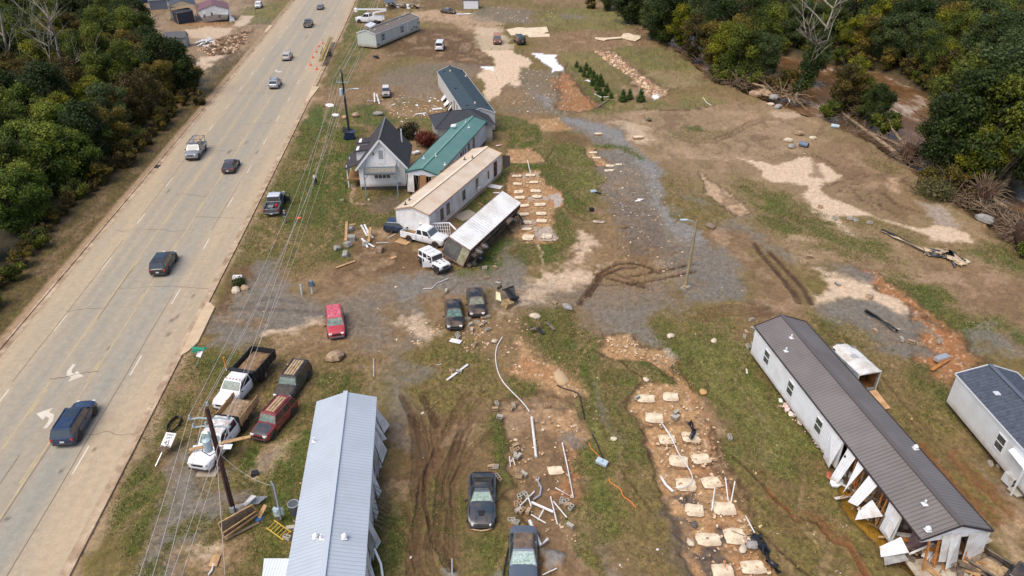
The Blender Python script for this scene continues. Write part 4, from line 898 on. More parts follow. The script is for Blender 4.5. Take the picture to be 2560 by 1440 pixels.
g=MB();g.bar(a,b,.32,.05);tag(g.build('plank',wood_m),'long brown board lying across the hood of the white crew truck','plank')
a,b=K('e4',593,390,1.43),K('e4',915,382,1.43)
g=MB();g.bar(a,b,.5,.04);g.bar(a+Vector((2.0,-.05,.03)),a+Vector((2.35,-.05,.03)),.3,.02,mi=1);tag(g.build('scrap_sheet',[mat('white_panel',(.78,.78,.78),.5),wood_d]),'white broken panel under the board on the crew truck hood','panel')
# white pickup and jeep next to the tipped trailer
p=by(1063,587,.9);v=vehicle('pickup_truck','white pickup jammed between the beige home and the tipped trailer','pickup truck',p,116,white_p,**PUK,glassf=mat('clear_windshield',srgb(90,100,98),.1,spec=.8),rm=drim_m)
heap(v,'bed_mud',-2.85,-.85,1.7,.72,.12,dirtm,5)
p=by(1085,650,.9)
v=vehicle('off_road_car','white four door off-road car with an open door beside the tipped trailer','off-road car',p,137,white_p,L=4.3,W=1.72,H=1.86,belt=1.18,hood=1.16,nose=1.08,xwb=.17,xwt=.12,xrt=-.42,xrb=-.44,r=.42,gc=.45,tuck=.1,sides=(.34,.68),xf=.33,xr=-.30,rm=drim_m)
g=MB()
for x in(1.42,-1.29):
 for s in(1,-1):g.box((x,s*.88,.98),(1.05,.22,.07));g.box((x+.5,s*.88,.86),(.08,.22,.2));g.box((x-.5,s*.88,.86),(.08,.22,.2))
g.box((2.25,0,.66),(.28,1.75,.22));g.build('fender_flare',blackp,v,bevel=.02)
g=MB()
for i in range(7):g.box((2.16,(i-3)*.11,.93),(.03,.05,.24))
for s in(1,-1):g.box((.95,s*.35,1.21),(.35,.14,.02));g.box((1.5,s*.3,1.19),(.25,.12,.02))
g.build('grille_slot',blackp,v)
g=MB();g.panel([(.45,-.87,.5),(-.1,-1.55,.5),(-.1,-1.55,1.15),(.45,-.87,1.15)],.06);g.panel([(.45,-.87,1.75),(-.1,-1.5,1.72),(-.1,-1.55,1.66),(.45,-.87,1.68)],.05);g.bar((-.1,-1.53,1.15),(-.1,-1.5,1.72),.05);g.build('open_door',white_p,v)
g=MB();g.box((-.2,0,1.92),(.02,1.3,.02));g.box((-.9,0,1.92),(.02,1.3,.02));g.box((.1,0,1.92),(.5,.02,.02));g.build('roof_seam',mat('seam_grey',(.3,.3,.3),.6),v)
p=K('d2',530,985,.8);vehicle('suv','dark blue car mostly hidden behind the bed of the jammed white pickup','car',(p.x-.4,p.y+1.3,0),100,blue_p,**{**SUV,'L':4.4,'H':1.45})
# sports coupe and convertible in the foreground
v=vehicle('sports_coupe','dark grey sports coupe with a cracked pale windshield in the muddy yard','car',by(1205,1247,.55),179,mat('slate_blue_paint',(.045,.062,.08),.28,.3,coat=.7,dirt=(mud_c,1.1,.25)),L=4.7,W=2.0,H=1.24,belt=.84,hood=.80,nose=.56,deck=.84,xwb=.12,xwt=-.05,xrt=-.2,xrb=-.4,r=.35,tuck=.46,sides=(.6,),gc=.14,xf=.31,xr=-.29,glassf=mat('cracked_windshield',srgb(150,176,160),.3,var=(srgb(96,124,116),2.0,.8),dirt=(srgb(60,72,70),6,.5)),roof=mat('targa_roof',(.03,.038,.045),.3,coat=.5,dirt=(mud_c,1,.3)),grille=False,waist=.93,light_w=.12)
g=MB()
for s in(1,-1):g.loft([[(x,s*y0,z),(x,s*(y0+.13),z-.02),(x,s*(y0+.13),z-.3),(x,s*y0,z-.3)]for x,y0,z in((-2.2,.78,.86),(-1.8,.86,.93),(-1.3,.88,.93),(-.7,.84,.86))]);g.loft([[(x,s*y0,z),(x,s*(y0+.12),z-.02),(x,s*(y0+.12),z-.3),(x,s*y0,z-.3)]for x,y0,z in((.7,.82,.82),(1.3,.87,.84),(1.75,.84,.76),(2.1,.74,.62))])
g.build('fender',_mats['slate_blue_paint'],v,smooth=50)
g=MB()
for i in range(5):g.box((1.32+i*.09,0,.80-i*.012),(.05,.5-.03*i,.03))
g.box((1.7,.35,.72),(1.0,.02,.02),(0,.1,.08));g.box((1.7,-.35,.72),(1.0,.02,.02),(0,.1,-.08));g.box((-2.2,0,.93),(.1,1.45,.04));g.build('hood_vent',blackp,v)
g=MB();g.tube([(2.34,-.75,.18),(2.45,-.4,.16),(2.5,0,.15),(2.45,.4,.16),(2.34,.75,.18)],.05);g.build('front_splitter',mudm,v)
g=MB();g.bar((.55,.1,.86),(.05,.18,1.12),.02);g.bar((.55,-.3,.86),(.0,-.5,1.1),.02);g.build('wiper',blackp,v)
v=vehicle('convertible','blue grey convertible with a tan cloth roof and shattered windshield at the bottom edge','car',by(1308,1393,.6),181,mat('blue_grey_paint',(.13,.16,.20),.28,.4,coat=.7,dirt=(mud_c,1.2,.12)),L=4.8,W=1.9,H=1.38,belt=.92,hood=.9,nose=.78,deck=.94,xwb=.19,xwt=-.02,xrt=-.28,xrb=-.35,r=.35,tuck=.3,light_w=.16,sides=(.6,),glassf=mat('shattered_windshield',srgb(150,176,166),.35,var=(srgb(84,108,104),5,.9),dirt=(srgb(200,214,206),9,.5)),roof=mat('tan_cloth_roof',srgb(124,104,84),.85,var=(srgb(70,62,58),1.6,.9)))
# far lot vehicles
VAN=dict(L=5.2,W=1.98,H=2.05,belt=1.25,hood=1.15,nose=.98,xwb=.33,xwt=.23,xrt=-.475,xrb=-.485,r=.37,gc=.3,tuck=.2,sides=(.25,.6))
vehicle('van','white cargo van seen from behind alone on the dark churned mud','van',by(1100,112,1),1,white_p,**VAN)
v=vehicle('van','faded red van facing the viewer on the broken concrete','van',by(1243,97,1),178,rustred_p,**VAN,glassf=mat('greyed_windshield',srgb(80,84,90),.3),roof=mat('rusty_pink_roof',srgb(150,96,86),.8,var=(srgb(190,150,130),3,.8)))
v=vehicle('van','black van with painted flames and a spare wheel on its rear doors','van',by(1299,98,1),-14,black_p,**VAN,roof=mat('dark_green_roof',(.05,.075,.07),.5))
add_wheel(v,-2.72,0,.34,.2,1,rot=(0,0,R(90)),z=1.1)
g=MB()
for y in(-.75,-.45):g.bar((-2.72,y,.6),(-2.68,y,1.95),.04)
for i in range(5):g.bar((-2.72,-.75,.75+i*.27),(-2.72,-.45,.75+i*.27),.03)
g.build('rear_ladder',blackp,v)
fl=MB()
for i in range(6):x=1.0-i*.45;fl.add([(x,.995,.95),(x-.5,.995,1.02+.06*(i%3)),(x,.995,1.2)],[(0,2,1)])
fl.v=[(a,b+.012,c)for a,b,c in fl.v];fl.build('flame_decal',mat('flame_orange',(.75,.22,.03),.4),v)
vehicle('coupe','wrecked dark coupe with mud on its body beside the white shed','car',by(1121,28,.6),118,mat('mud_black_paint',(.03,.028,.035),.5,dirt=(mud_c,1,.5)),**{**SED,'sides':(.6,)},roof=silver_p)
vehicle('suv','old pale grey two tone suv facing the viewer on the bare lot','car',by(965,229,.8),172,mat('flat_grey_paint',(.26,.28,.29),.6,dirt=(mud_c,1.5,.4)),**{**SUV,'L':3.9,'W':1.65,'H':1.7,'xwb':.16,'xwt':.1,'belt':1.05,'hood':1.0,'nose':.95},roof=mat('chalk_roof',(.62,.62,.6),.6),hoodm=mat('primer_hood',srgb(170,166,158),.7,var=(srgb(150,120,100),3,.6)))
vehicle('suv','white suv at the top edge beyond the collapsed maroon roofed garage','car',by(646,12,.8),172,white_p,**SUV,glassf=mat('dim_windshield',(.08,.1,.12),.2))
# dark pickup bed at the lower right corner
p=G(2535,1440,.9);v=vehicle('pickup_truck','black pickup with a sandy bed half out of frame at the bottom right corner','pickup truck',(p.x,p.y-.6,0),142,dblack_p,**PUK)
heap(v,'bed_sand',-2.85,-.9,1.7,.74,.1,mudm,8)
# bucket truck behind the pale green home
p=by(925,48,1.0);v=vehicle('bucket_truck','white utility bucket truck behind the pale green home at the top','truck',p,-78,white_p,**{**TR,'L':8.0,'W':2.3,'H':2.6,'belt':1.7,'hood':1.6,'nose':1.45,'r':.5})
drop(v,('bed','bed_floor','tailgate'))
g=MB();g.box((-2.2,0,1.0),(3.6,2.3,.2))
for s in(1,-1):g.box((-2.2,s*.95,1.45),(3.6,.4,.9))
g.build('utility_body',white_p,v)
g=MB();g.cyl((-1.2,0,1.1),(-1.2,0,2.7),.35,n=10);g.bar((-1.2,0,2.8),(-5.2,.3,3.6),.35,.4);g.bar((-5.2,.3,3.9),(3.4,0,3.5),.32,.36);g.build('boom',white_p,v)
g=MB();g.box((3.9,0,3.3),(.9,.7,1.0));g.build('bucket',white_p,v,bevel=.05)
# ---------------------------------------------------------------- tipped semi trailer
pr_,pf_=K('d2',995,1280,0),K('d2',1455,790,2.36);tr0=K('d2',1060,1158,2.36);dr=pf_-tr0;hd=math.degrees(math.atan2(dr.x,dr.y))
root=thing('semi_trailer','white ribbed semi trailer tipped on its side with its wheels in the air','trailer',(pr_.x,pr_.y,.05));root.rotation_euler=Euler((R(24),0,R(90-hd)))
LT,HT,WT=13.9,2.9,2.6
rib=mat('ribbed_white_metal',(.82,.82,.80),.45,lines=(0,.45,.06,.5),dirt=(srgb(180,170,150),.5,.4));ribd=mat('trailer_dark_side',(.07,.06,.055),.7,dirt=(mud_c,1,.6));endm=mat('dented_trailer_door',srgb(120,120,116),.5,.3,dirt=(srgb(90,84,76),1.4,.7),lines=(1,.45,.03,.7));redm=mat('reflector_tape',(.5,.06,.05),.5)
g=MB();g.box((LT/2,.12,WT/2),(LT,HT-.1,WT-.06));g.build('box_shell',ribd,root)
g=MB();g.box((LT/2,.12,WT-.01),(LT,HT,.06))
for i in range(32):g.box((.25+i*(LT-.5)/31,.12,WT+.04),(.09,HT-.06,.05))
g.build('side_panel',rib,root)
g=MB();g.box((LT/2,-HT/2+.11,WT-.02),(LT,.06,.16));g.box((LT/2,HT/2+.13,WT-.02),(LT,.06,.16));g.build('top_rail',mat('rusty_rail',srgb(150,130,116),.7,var=(srgb(110,60,50),1.5,.8)),root)
g=MB();g.box((-.03,.62,WT/2),(.05,1.9,WT-.25));g.build('rear_door',endm,root)
g=MB();g.box((-.03,-.85,WT/2),(.05,.95,WT-.25));g.build('rear_door',mat('yellowed_door',srgb(176,170,140),.6,dirt=(srgb(110,96,76),1.5,.6)),root)
g=MB()
for y in(-1.33,1.57):g.box((-.05,y,WT/2),(.12,.1,WT))
for z in(.06,WT-.06):g.box((-.05,.12,z),(.12,HT,.1))
g.build('door_frame',mat('rusty_frame',srgb(120,90,74),.8,var=(srgb(170,160,150),2,.7)),root)
g=MB()
for z in(.5,WT-.5):g.box((LT/2,-HT/2-.02,z),(LT-1,.25,.12))
for i in range(26):g.box((.4+i*.52,-HT/2+.02,WT/2),(.08,.14,WT-.2))
g.box((1.4,-HT/2-.42,.5),(2.6,.5,.2));g.box((1.4,-HT/2-.42,WT-.5),(2.6,.5,.2))
for x in(.9,2.3):g.cyl((x,-HT/2-.65,.05),(x,-HT/2-.65,WT-.05),.09,n=8)
g.box((10.8,-HT/2-.5,.8),(.15,.9,.12));g.box((10.8,-HT/2-.5,WT-.6),(.15,.9,.12));g.box((9.6,-HT/2-.35,WT-.4),(1.2,.5,.4));g.build('undercarriage',ribd,root)
for x in(.9,2.3):
 for z in(.25,.6,WT-.55,WT-.2):add_wheel(root,x,-HT/2-.65,.5,.28,1,rot=(R(90)if z>1 else R(-90),0,0),z=z)
g=MB();pts=[(LT-1.2+.9*math.cos(t*.5),-HT/2-1.1+.8*math.sin(t*.5),.6+1.2*abs(math.sin(t*.31)))for t in range(9)];g.tube(pts,.16,8);tag(g.build('rubber_hose',tyre_m,root),'thick black hose hanging off the far end')
for ch in list(root.children):ch.location=ch.location+Vector((0,HT/2-.07,0))
# small white things: steel ramp frame between pickup and trailer
g=MB();q=[K('d2',650,940,1.9),K('d2',885,930,1.9),K('d2',940,985,1.7)]
g.bar(q[0],q[1],.18,.1);g.bar(q[1],q[2],.18,.1)
a2,b2=q[0]+Vector((.3,-.4,-1.0)),q[1]+Vector((.2,-1.0,-1.4));g.bar(a2,b2,.1)
for i in range(14):g.bar(q[0].lerp(q[1],i/13),a2 .lerp(b2,i/13),.05)
for i in range(4):g.bar(q[0].lerp(a2,i/4),q[1].lerp(b2,i/4),.04)
tag(g.build('porch_railing',mat('white_railing',(.72,.72,.72),.5)),'white porch railing wedged behind the jammed white pickup','railing')
# enclosed trailer beside the brown roofed home
P4=[K('e3',645,285,2.5),K('e3',835,470,2.5),K('e3',960,435,2.5),K('e3',740,245,2.5)]
a,b=(P4[1]+P4[2])/2,(P4[0]+P4[3])/2;d_=(b-a).normalized();ln=(b-a).length
root=thing('cargo_trailer','dented white enclosed cargo trailer with an open back behind the brown roofed home','trailer',(a.x,a.y,0));root.rotation_euler=(0,0,math.atan2(d_.y,d_.x))
wv=2.15;g=MB();tw=mat('trailer_white',(.72,.71,.68),.5,dirt=(srgb(170,150,120),.9,.6));tg=mat('trailer_grey',srgb(150,158,160),.5,dirt=(srgb(90,80,66),1.2,.6))
for s in(1,-1):g.box((ln/2-.2,s*wv/2,1.4),(ln-.4,.05,2.0))
g.box((ln/2-.2,0,.45),(ln-.4,wv,.1));g.panel([(ln-.4,wv/2,.4),(ln+.3,0,.4),(ln+.3,0,2.35),(ln-.4,wv/2,2.35)],.05);g.panel([(ln+.3,0,.4),(ln-.4,-wv/2,.4),(ln-.4,-wv/2,2.35),(ln+.3,0,2.35)],.05)
g.build('wall',tg,root)
g=MB();n=10;secs=[]
for i in range(n+1):
 x=ln*i/n-.1 if i<n else ln-.1;dent=.09*math.sin(i*2.1);k=1 if i<n-1 else.75
 secs.append([(x,wv/2*k,2.36),(x,wv/4*k,2.5+dent),(x,0,2.52-dent*.6),(x,-wv/4*k,2.48+dent*.5),(x,-wv/2*k,2.36)])
g.loft(secs);g.build('roof',tw,root,smooth=50)
g=MB();g.box((ln*.52,0,2.6),(.5,.5,.1));g.build('roof_vent',mat('vent_grey',(.4,.42,.44),.5),root,bevel=.03)
g=MB();g.box((ln/2,0,.53),(ln-.5,wv-.12,.03))
for s in(1,-1):g.box((ln/2,s*(wv/2-.05),1.4),(ln-.5,.03,1.7))
g.box((ln-.5,0,1.4),(.04,wv-.15,1.7));g.build('plywood_lining',mat('stained_plywood',srgb(150,100,50),.8,var=(srgb(80,52,28),1.5,.9)),root)
g=MB();g.box((.0,wv/2,1.4),(.08,.09,2.05));g.box((0,-wv/2,1.4),(.08,.09,2.05));g.box((0,0,2.4),(.08,wv,.1));g.build('door_frame',mat('cream_trim',srgb(200,196,180),.6),root)
g=MB();g.panel([(-.1,-wv/2,.4),(-2.2,-wv/2+.1,.08),(-2.2,-wv/2+1.3,.08),(-.1,wv/2,.4)][::-1],.06);g.build('ramp_door',mat('plywood_ramp',srgb(205,166,120),.8,var=(srgb(160,112,70),1.2,.8)),root)
for x in(ln*.4,ln*.58):
 for s in(1,-1):add_wheel(root,x,s*(wv/2+.08),.33,.2,s)
# ================================================================ HOMES AND SHEDS
def home_frame(a,b,zr_):
 """ridge end points given as picture points of this place at ridge height -> origin, heading, length"""
 d=b-a;d.z=0;return Vector((a.x,a.y,0)),math.atan2(d.y,d.x),d.length
winf=mat('window_frame_white',(.72,.73,.74),.5);pane=mat('window_pane',srgb(60,66,66),.1,spec=.9,var=(srgb(110,112,104),1.5,.6));shut=mat('grey_shutter',srgb(96,106,112),.6)
def window(root,x,z,w,h,y,side,frame=None,shutters=False,name='window',rz=0.):
 """on a long wall: y = wall plane, side = +1/-1 outward direction along y"""
 f=MB();t=.07
 for dx in(-w/2,w/2):f.box((x+dx,y+side*.03,z),(t,.06,h+t))
 for dz_ in(-h/2,0,h/2):f.box((x,y+side*.03,z+dz_),(w,.06,t if dz_ else.05))
 o=f.build(name,frame or winf,root)
 p=MB();p.box((x,y+side*.012,z),(w-.02,.02,h-.02));p.build('pane',pane,o)
 if shutters:
  for s in(1,-1):
   p=MB();p.box((x+s*(w/2+.22),y+side*.02,z),(.3,.04,h));p.build('shutter',shut,root)
 return o
def vent(root,x,y,z,kind='pipe',m=None):
 g=MB()
 if kind=='pipe':g.box((x,y,z+.02),(.34,.34,.05));g.cyl((x,y,z),(x,y,z+.38),.07,n=8)
 elif kind=='cap':g.box((x,y,z+.03),(.36,.36,.06));g.cyl((x,y,z),(x,y,z+.22),.12,n=10);g.cyl((x,y,z+.22),(x,y,z+.34),.19,.1,n=10)
 else:g.box((x,y,z+.06),(.42,.42,.1))
 return g.build('roof_vent',m or mat('vent_white',(.75,.75,.75),.5),root)
def gable_home(name,label,a,b,W,he,hr,wallm,roofm,z0=.55,cat='mobile home',oh=.12,ridge=None,fascia=None,wall_gaps=(),floor=True,y_off=0.,end_walls=(1,1),sheet=.05,skirt=None):
 """long gabled building. local x along the ridge, y across. he/hr heights of eave/ridge, z0 floor of the walls"""
 o,rz,L=home_frame(a,b,hr);root=thing(name,label,cat,(o.x,o.y,0),rz)
 w=W/2
    # walls: four boards with real thickness, long walls may have gaps [(side, x0, x1)]
 for s in(1,-1):
  segs=[(0,L)]
  for(sd,x0,x1)in wall_gaps:
   if sd==s:segs=[q for(p0,p1)in segs for q in((p0,min(p1,x0)),(max(p0,x1),p1))if q[1]-q[0]>.05]
  for p0,p1 in segs:
   g=MB();g.box(((p0+p1)/2,s*(w-oh),(he+z0)/2),(p1-p0,.1,he-z0-.01));g.build('wall',wallm,root)
 for x,use in((.03,end_walls[0]),(L-.03,end_walls[1])):
  if not use:continue
  g=MB();P=[(-w+oh+.04,z0),(w-oh-.04,z0),(w-oh-.04,he-.03),(0,hr-.07),(-w+oh+.04,he-.03)];n=5
  zz=P if use==1 else[(-w+oh+.04,he-.35),(w-oh-.04,he-.35),(w-oh-.04,he-.03),(0,hr-.07),(-w+oh+.04,he-.03)]
  g.add([(x-.05,p,q)for p,q in zz]+[(x+.05,p,q)for p,q in zz],[tuple(range(n))[::-1],tuple(range(n,2*n))]+[(i,(i+1)%n,n+(i+1)%n,n+i)for i in range(n)]);g.build('gable_wall',wallm,root)
 if floor:
  g=MB();g.box((L/2,0,z0-.07),(L-.1,W-2*oh-.1,.14));g.build('floor',mat('floor_deck',srgb(96,72,54),.9),root)
 for s in(1,-1):
  g=MB();q=[(-.15,0,hr),(L+.15,0,hr),(L+.15,s*w,he),(-.15,s*w,he)]
  if s>0:q=q[::-1]
  g.panel(q,sheet);g.build('roof',roofm,root)
 g=MB();g.bar((-.18,0,hr+sheet+.01),(L+.18,0,hr+sheet+.01),.34,.05);g.build('ridge_cap',ridge or roofm,root)
 if fascia:
  for s in(1,-1):g=MB();g.bar((-.15,s*(w+.015),he+.0),(L+.15,s*(w+.015),he+.0),.04,.14);g.build('fascia',fascia,root)
  for x in(-.16,L+.16):
   g=MB()
   for s in(1,-1):g.bar((x,0,hr+.0),(x,s*w,he),.05,.16)
   g.build('rake_trim',fascia,root)
 if skirt:
  for s in(1,-1):g=MB();g.box((L/2,s*(w-oh-.02),z0/2+.02),(L,.05,z0));g.build('skirt',skirt,root)
  for x in(.06,L-.06):g=MB();g.box((x,0,z0/2+.02),(.05,W-2*oh-.1,z0));g.build('skirt',skirt,root)
 return root,L,w-oh
def rz_at(hr,he,w,y):return hr-(hr-he)*abs(y)/w+.05
whitew=mat('white_ribbed_siding',(.82,.84,.86),.5,mudz=.8,lines=(0,.22,.03,.35),dirt=(srgb(170,160,140),.7,.25));hor=lambda nm,c,p=.13,d=.35:mat(nm,c,.6,mudz=1.0,lines=(2,p,.022,d),dirt=(srgb(180,170,152),.6,.2))
# 1 blue-white metal roofed home
blr=mat('pale_blue_metal_roof',srgb(186,195,202),.4,.15,dirt=(srgb(168,174,178),.5,.3),lines=(0,.29,.035,.42),var=(srgb(196,204,210),.3,.6))
a,b=G(803,1470,4.0),G(864,982.5,4.0)
r1,L,w=gable_home('mobile_home','long mobile home with a pale blue metal roof beside the muddy wheel ruts',a,b,4.7,3.25,4.0,whitew,blr,z0=.5,ridge=mat('pale_blue_ridge',srgb(190,198,204),.4,.1))
def wall_h():pass
inv=r1 .matrix_basis.inverted()
def loc_of(root,c,x,y,z):return root.matrix_basis.inverted()@K(c,x,y,z)
for c,x,y,kd in(('e4',1603,1135,'cap'),('e4',1655,1155,'pipe'),('e4',1838,1130,'cap'),('e4',1585,318,'pipe')):
 q=loc_of(r1,c,x,y,3.7);vent(r1,q.x,q.y,rz_at(4.0,3.25,2.35,q.y),kd)
torn=mat('torn_white_siding',(.74,.75,.74),.5,dirt=(srgb(170,150,125),1.0,.5),lines=(1,.2,.02,.3));torng=mat('torn_grey_panel',srgb(150,152,150),.6,dirt=(srgb(100,84,68),1.5,.6))
def flap(root,name,q,m=None,th=.03,label=None):
 g=MB();g.panel(q,th);o=g.build(name,m or torn,root)
 return o
# torn siding hanging off the east wall: the wall leans out as bent flaps
for i,(x0,x1,out,up)in enumerate([(16.2,17.2,.9,.5),(14.9,15.6,.8,.9),(13.2,14.7,.75,.15),(12.3,12.9,.5,.6),(9.6,10.3,.5,.3),(7.6,9.0,.35,.2),(5.3,6.0,.6,.1),(2.6,3.4,.4,.3)]):
 flap(r1,'torn_siding',[(x0,-w-.05,2.7),(x1,-w-.05,2.6),(x1-.5*(i%2),-w-out,.2+up),(x0+.2,-w-out*.55,.1+up)])
for i,(x0,x1)in enumerate([(11.0,12.4),(3.8,5.0)]):flap(r1,'torn_panel',[(x0,-w-.06,2.9),(x1,-w-.06,2.9),(x1+.1,-w-.4,1.3),(x0,-w-.3,1.2)],torng)
for k in range(9):g=MB();x=6.3+k*.42;g.bar((x,-w-.15-.1*rnd.random(),1.9),(x+.5,-w-.9-.3*rnd.random(),.25),.07,.04);g.build('broken_stud',wood_d,r1)
g=MB();g.tube([(4.6,-w-.3,1.4),(3.9,-w-.7,.7),(2.6,-w-.9,.25)],.08,6);g.build('bent_trim',mat('white_trim',(.78,.78,.78),.5),r1)
g=MB();g.panel([(1.2,-w-.3,1.2),(2.1,-w-.3,1.2),(1.9,-w-.75,.2),(1.4,-w-.7,.2)],.03);g.build('torn_siding',torn,r1)
# lean-to roof at its lower left
q0=K('e4',1180,1300,2.5);q1=K('e4',1395,1300,2.6);q2=K('e4',1395,1480,2.6);q3=K('e4',1160,1480,2.5)
root=thing('porch_canopy','small white corrugated porch roof against the pale blue roofed home','porch canopy',(q0 .x,q2 .y,0));I=root.matrix_basis.inverted()
g=MB();g.panel([I@p for p in(q0,q3,q2,q1)],.05);g.build('canopy_roof',mat('corrugated_white',(.68,.73,.76),.45,lines=(0,.18,.05,.35)),root)
for p in(q0,q3):g=MB();p=I@p;g.bar((p.x+.1,p.y+(-.1 if p is q0 else.1),0),(p.x+.1,p.y,2.48),.1);g.build('post',winf,root)
# 2 brown metal roofed home
brr=mat('brown_metal_roof',srgb(120,113,108),.45,.2,lines=(0,.3,.06,.6),dirt=(srgb(140,132,130),.4,.35),var=(srgb(132,125,120),.3,.6));brr2=brr
a,b=K('e7',1447,968,4.25),K('e3',313,82,4.25)
GAP=[(1,0,1.9),(1,3.2,8.9)]
r2,L,w=gable_home('mobile_home','longest mobile home with a brown metal roof and its near end torn open',a,b,5.0,3.3,4.25,whitew,brr,z0=.45,ridge=mat('brown_ridge',srgb(104,97,94),.45,.2),fascia=mat('brown_trim',srgb(60,54,56),.5),wall_gaps=GAP,end_walls=(2,1))
W2=w
sd=1
for x in(12.0,16.6,21.0):window(r2,x,1.95,.95,1.3,w+.05,1)
window(r2,10.1,1.9,.9,1.3,w+.05,1)
for c,x,y,kd,s in(('e3',365,242,'pipe',1),('e3',335,305,'pipe',1),('e3',1202,948,'cap',-1),('e3',1253,1345,'pipe',1),('e7',1157,1010,'cap',1)):
 q=loc_of(r2,c,x,y,3.8);vent(r2,q.x,q.y,rz_at(4.25,3.3,2.5,q.y),kd)
for x0,x1,o1,o2,zb in((8.9,10.6,.5,.15,.25),(7.3,8.3,.7,.9,.3),(6.3,7.0,.9,.4,.5),(4.6,5.6,.9,1.2,.9)):
 flap(r2,'torn_siding',[(x0,w+.06,3.1),(x1,w+.06,3.1),(x1-.2,w+o2,zb),(x0+.15,w+o1,zb+.2)][::-1],whitew)
flap(r2,'torn_siding',[(3.2,w+.1,1.7),(4.5,w+.15,1.9),(4.6,w+.8,.9),(4.3,w+1.1,.25)],torn)
flap(r2,'torn_siding',[(1.9,w+.06,3.2),(2.6,w+.06,3.1),(2.4,w+.4,1.2),(1.9,w+.3,1.0)][::-1],torn)
flap(r2,'torn_siding',[(.3,w+.1,1.6),(1.3,w+.1,1.9),(1.5,w+1.2,.9),(1.0,w+1.3,.5)],torn)
flap(r2,'torn_panel',[(.1,w+.1,1.1),(.6,w+.15,1.2),(.9,w+1.2,.6),(.5,w+1.3,.3)],torng)
flap(r2,'torn_siding',[(-.1,-w,3.2),(-.1,-w+1.5,3.3),(-.3,-w+1.3,.5),(-.25,-w+.05,.4)],torn);flap(r2,'torn_siding',[(-.12,-w+2.1,3.35),(-.12,-w+2.8,3.4),(-.8,-w+2.9,1.0),(-.5,-w+1.9,.9)],torn)
flap(r2,'torn_siding',[(-.12,.3,3.5),(-.12,1.0,3.4),(-.5,.9,1.4),(-.45,.2,1.2)][::-1],torn)
for y in(-1.2,.0,.9,1.6):g=MB();g.bar((.2,y,3.4),(-.35-.4*rnd.random(),y+rnd.uniform(-.4,.6),.5),.1,.14);g.build('stud',owood,r2)
for k in range(11):x=3.0+k*.55;g=MB();g.bar((x,w-.1,3.15),(x+rnd.uniform(-.3,.3),w-.1+rnd.uniform(-.2,.4),.4),.08,.1);g.build('stud',owood if k%3 else wood_d,r2)
g=MB();g.box((5.5,w-1.2,1.8),(5.6,.06,2.6));g.build('inner_wall',mat('inner_wood_wall',srgb(110,78,52),.8,var=(srgb(180,150,120),1.2,.7)),r2)
g=MB();g.box((.9,.9,1.8),(.06,2.6,2.7));g.box((2.4,-.6,1.8),(.06,3.2,2.7));g.build('inner_wall',mat('inner_purple_wall',srgb(92,66,78),.8,var=(srgb(150,130,120),1.5,.7)),r2)
g=MB();g.box((-.9,.7,.62),(2.6,3.4,.1));g.build('tiled_floor',mat('cream_tiles',srgb(196,184,164),.7,lines=[(0,.4,.03,.5),(1,.4,.03,.5)],var=(srgb(140,120,96),1,.7)),r2)
vl=MB();vl.cyl((8.1,w+.12,2.5),(8.1,w+.28,2.5),.1,n=8);vl.build('porch_lamp',blackp,r2)
# 3 grey shingle home at the right edge
shg=mat('grey_shingle_roof',srgb(84,92,104),.85,lines=[(0,.33,.06,.5),(1,.16,.05,.4)],var=(srgb(62,68,80),3,.9));shr=mat('shingle_ridge',srgb(92,100,112),.85)
a,b=G(2680,1245,4.3),K('e3',1700,410,4.3)
b=K('e3',1700,412,4.3);dirv=Vector((-.02,-1,0)).normalized();
r3,L,w=gable_home('mobile_home','white sided home with a grey shingle roof at the frame edge beside the air conditioner',b,b+Vector((.35,-13.5,0)),5.2,3.4,4.3,hor('white_lap_siding',(.80,.82,.80)),shg,z0=.6,ridge=shr,fascia=winf)
window(r3,6.6,2.1,.95,1.3,-w-.05,-1)
q=loc_of(r3,'e3',1737,600,3.9);vent(r3,q.x,q.y,rz_at(4.3,3.4,2.6,q.y),'box',mat('vent_pale',(.6,.62,.64),.5))
qs=[K('e3',1815,975,2.7),K('e3',1960,900,3.0),K('e3',2100,1100,3.0),K('e3',1925,1110,2.6)]
root=thing('porch_canopy','bright white ribbed awning fixed to the grey shingled home at the frame edge','awning',(qs[0].x,qs[0].y,0));I=root.matrix_basis.inverted()
g=MB();g.panel([I@p for p in qs],.05);g.build('canopy_roof',mat('awning_white',(.8,.82,.84),.4,lines=(0,.2,.04,.3)),root)
p=I@qs[3];g=MB();g.bar((p.x,p.y+.1,0),(p.x,p.y+.1,2.6),.1);g.build('post',winf,root)
p=K('e3',1860,1165,.5);root=thing('air_conditioner','large white and black air conditioning unit tipped beside the awning','air conditioner',(p.x,p.y,0),.2)
g=MB();g.box((0,0,.5),(1.4,.9,.85),(0,.1,0));g.build('cabinet',mat('ac_cabinet',(.55,.57,.56),.5,dirt=(mud_c,1.5,.5)),root,bevel=.03)
for i in range(2):g=MB();g.box((0,-.46,.3+.4*i),(1.3,.04,.25),(0,.1,0));g.build('grille',blackp,root)
g=MB();g.cyl((0,0,.93),(0,0,.98),.36,n=14);g.build('fan_guard',blackp,root)
p=K('e7',1980,680,.1);g=MB();g.box((p.x,p.y,.15),(1.6,.9,.18),(0,.12,.3));tag(g.build('concrete_slab',mat('slab_grey',srgb(170,165,152),.9),bevel=.03),'small tilted concrete slab below the tipped air conditioner','concrete slab')
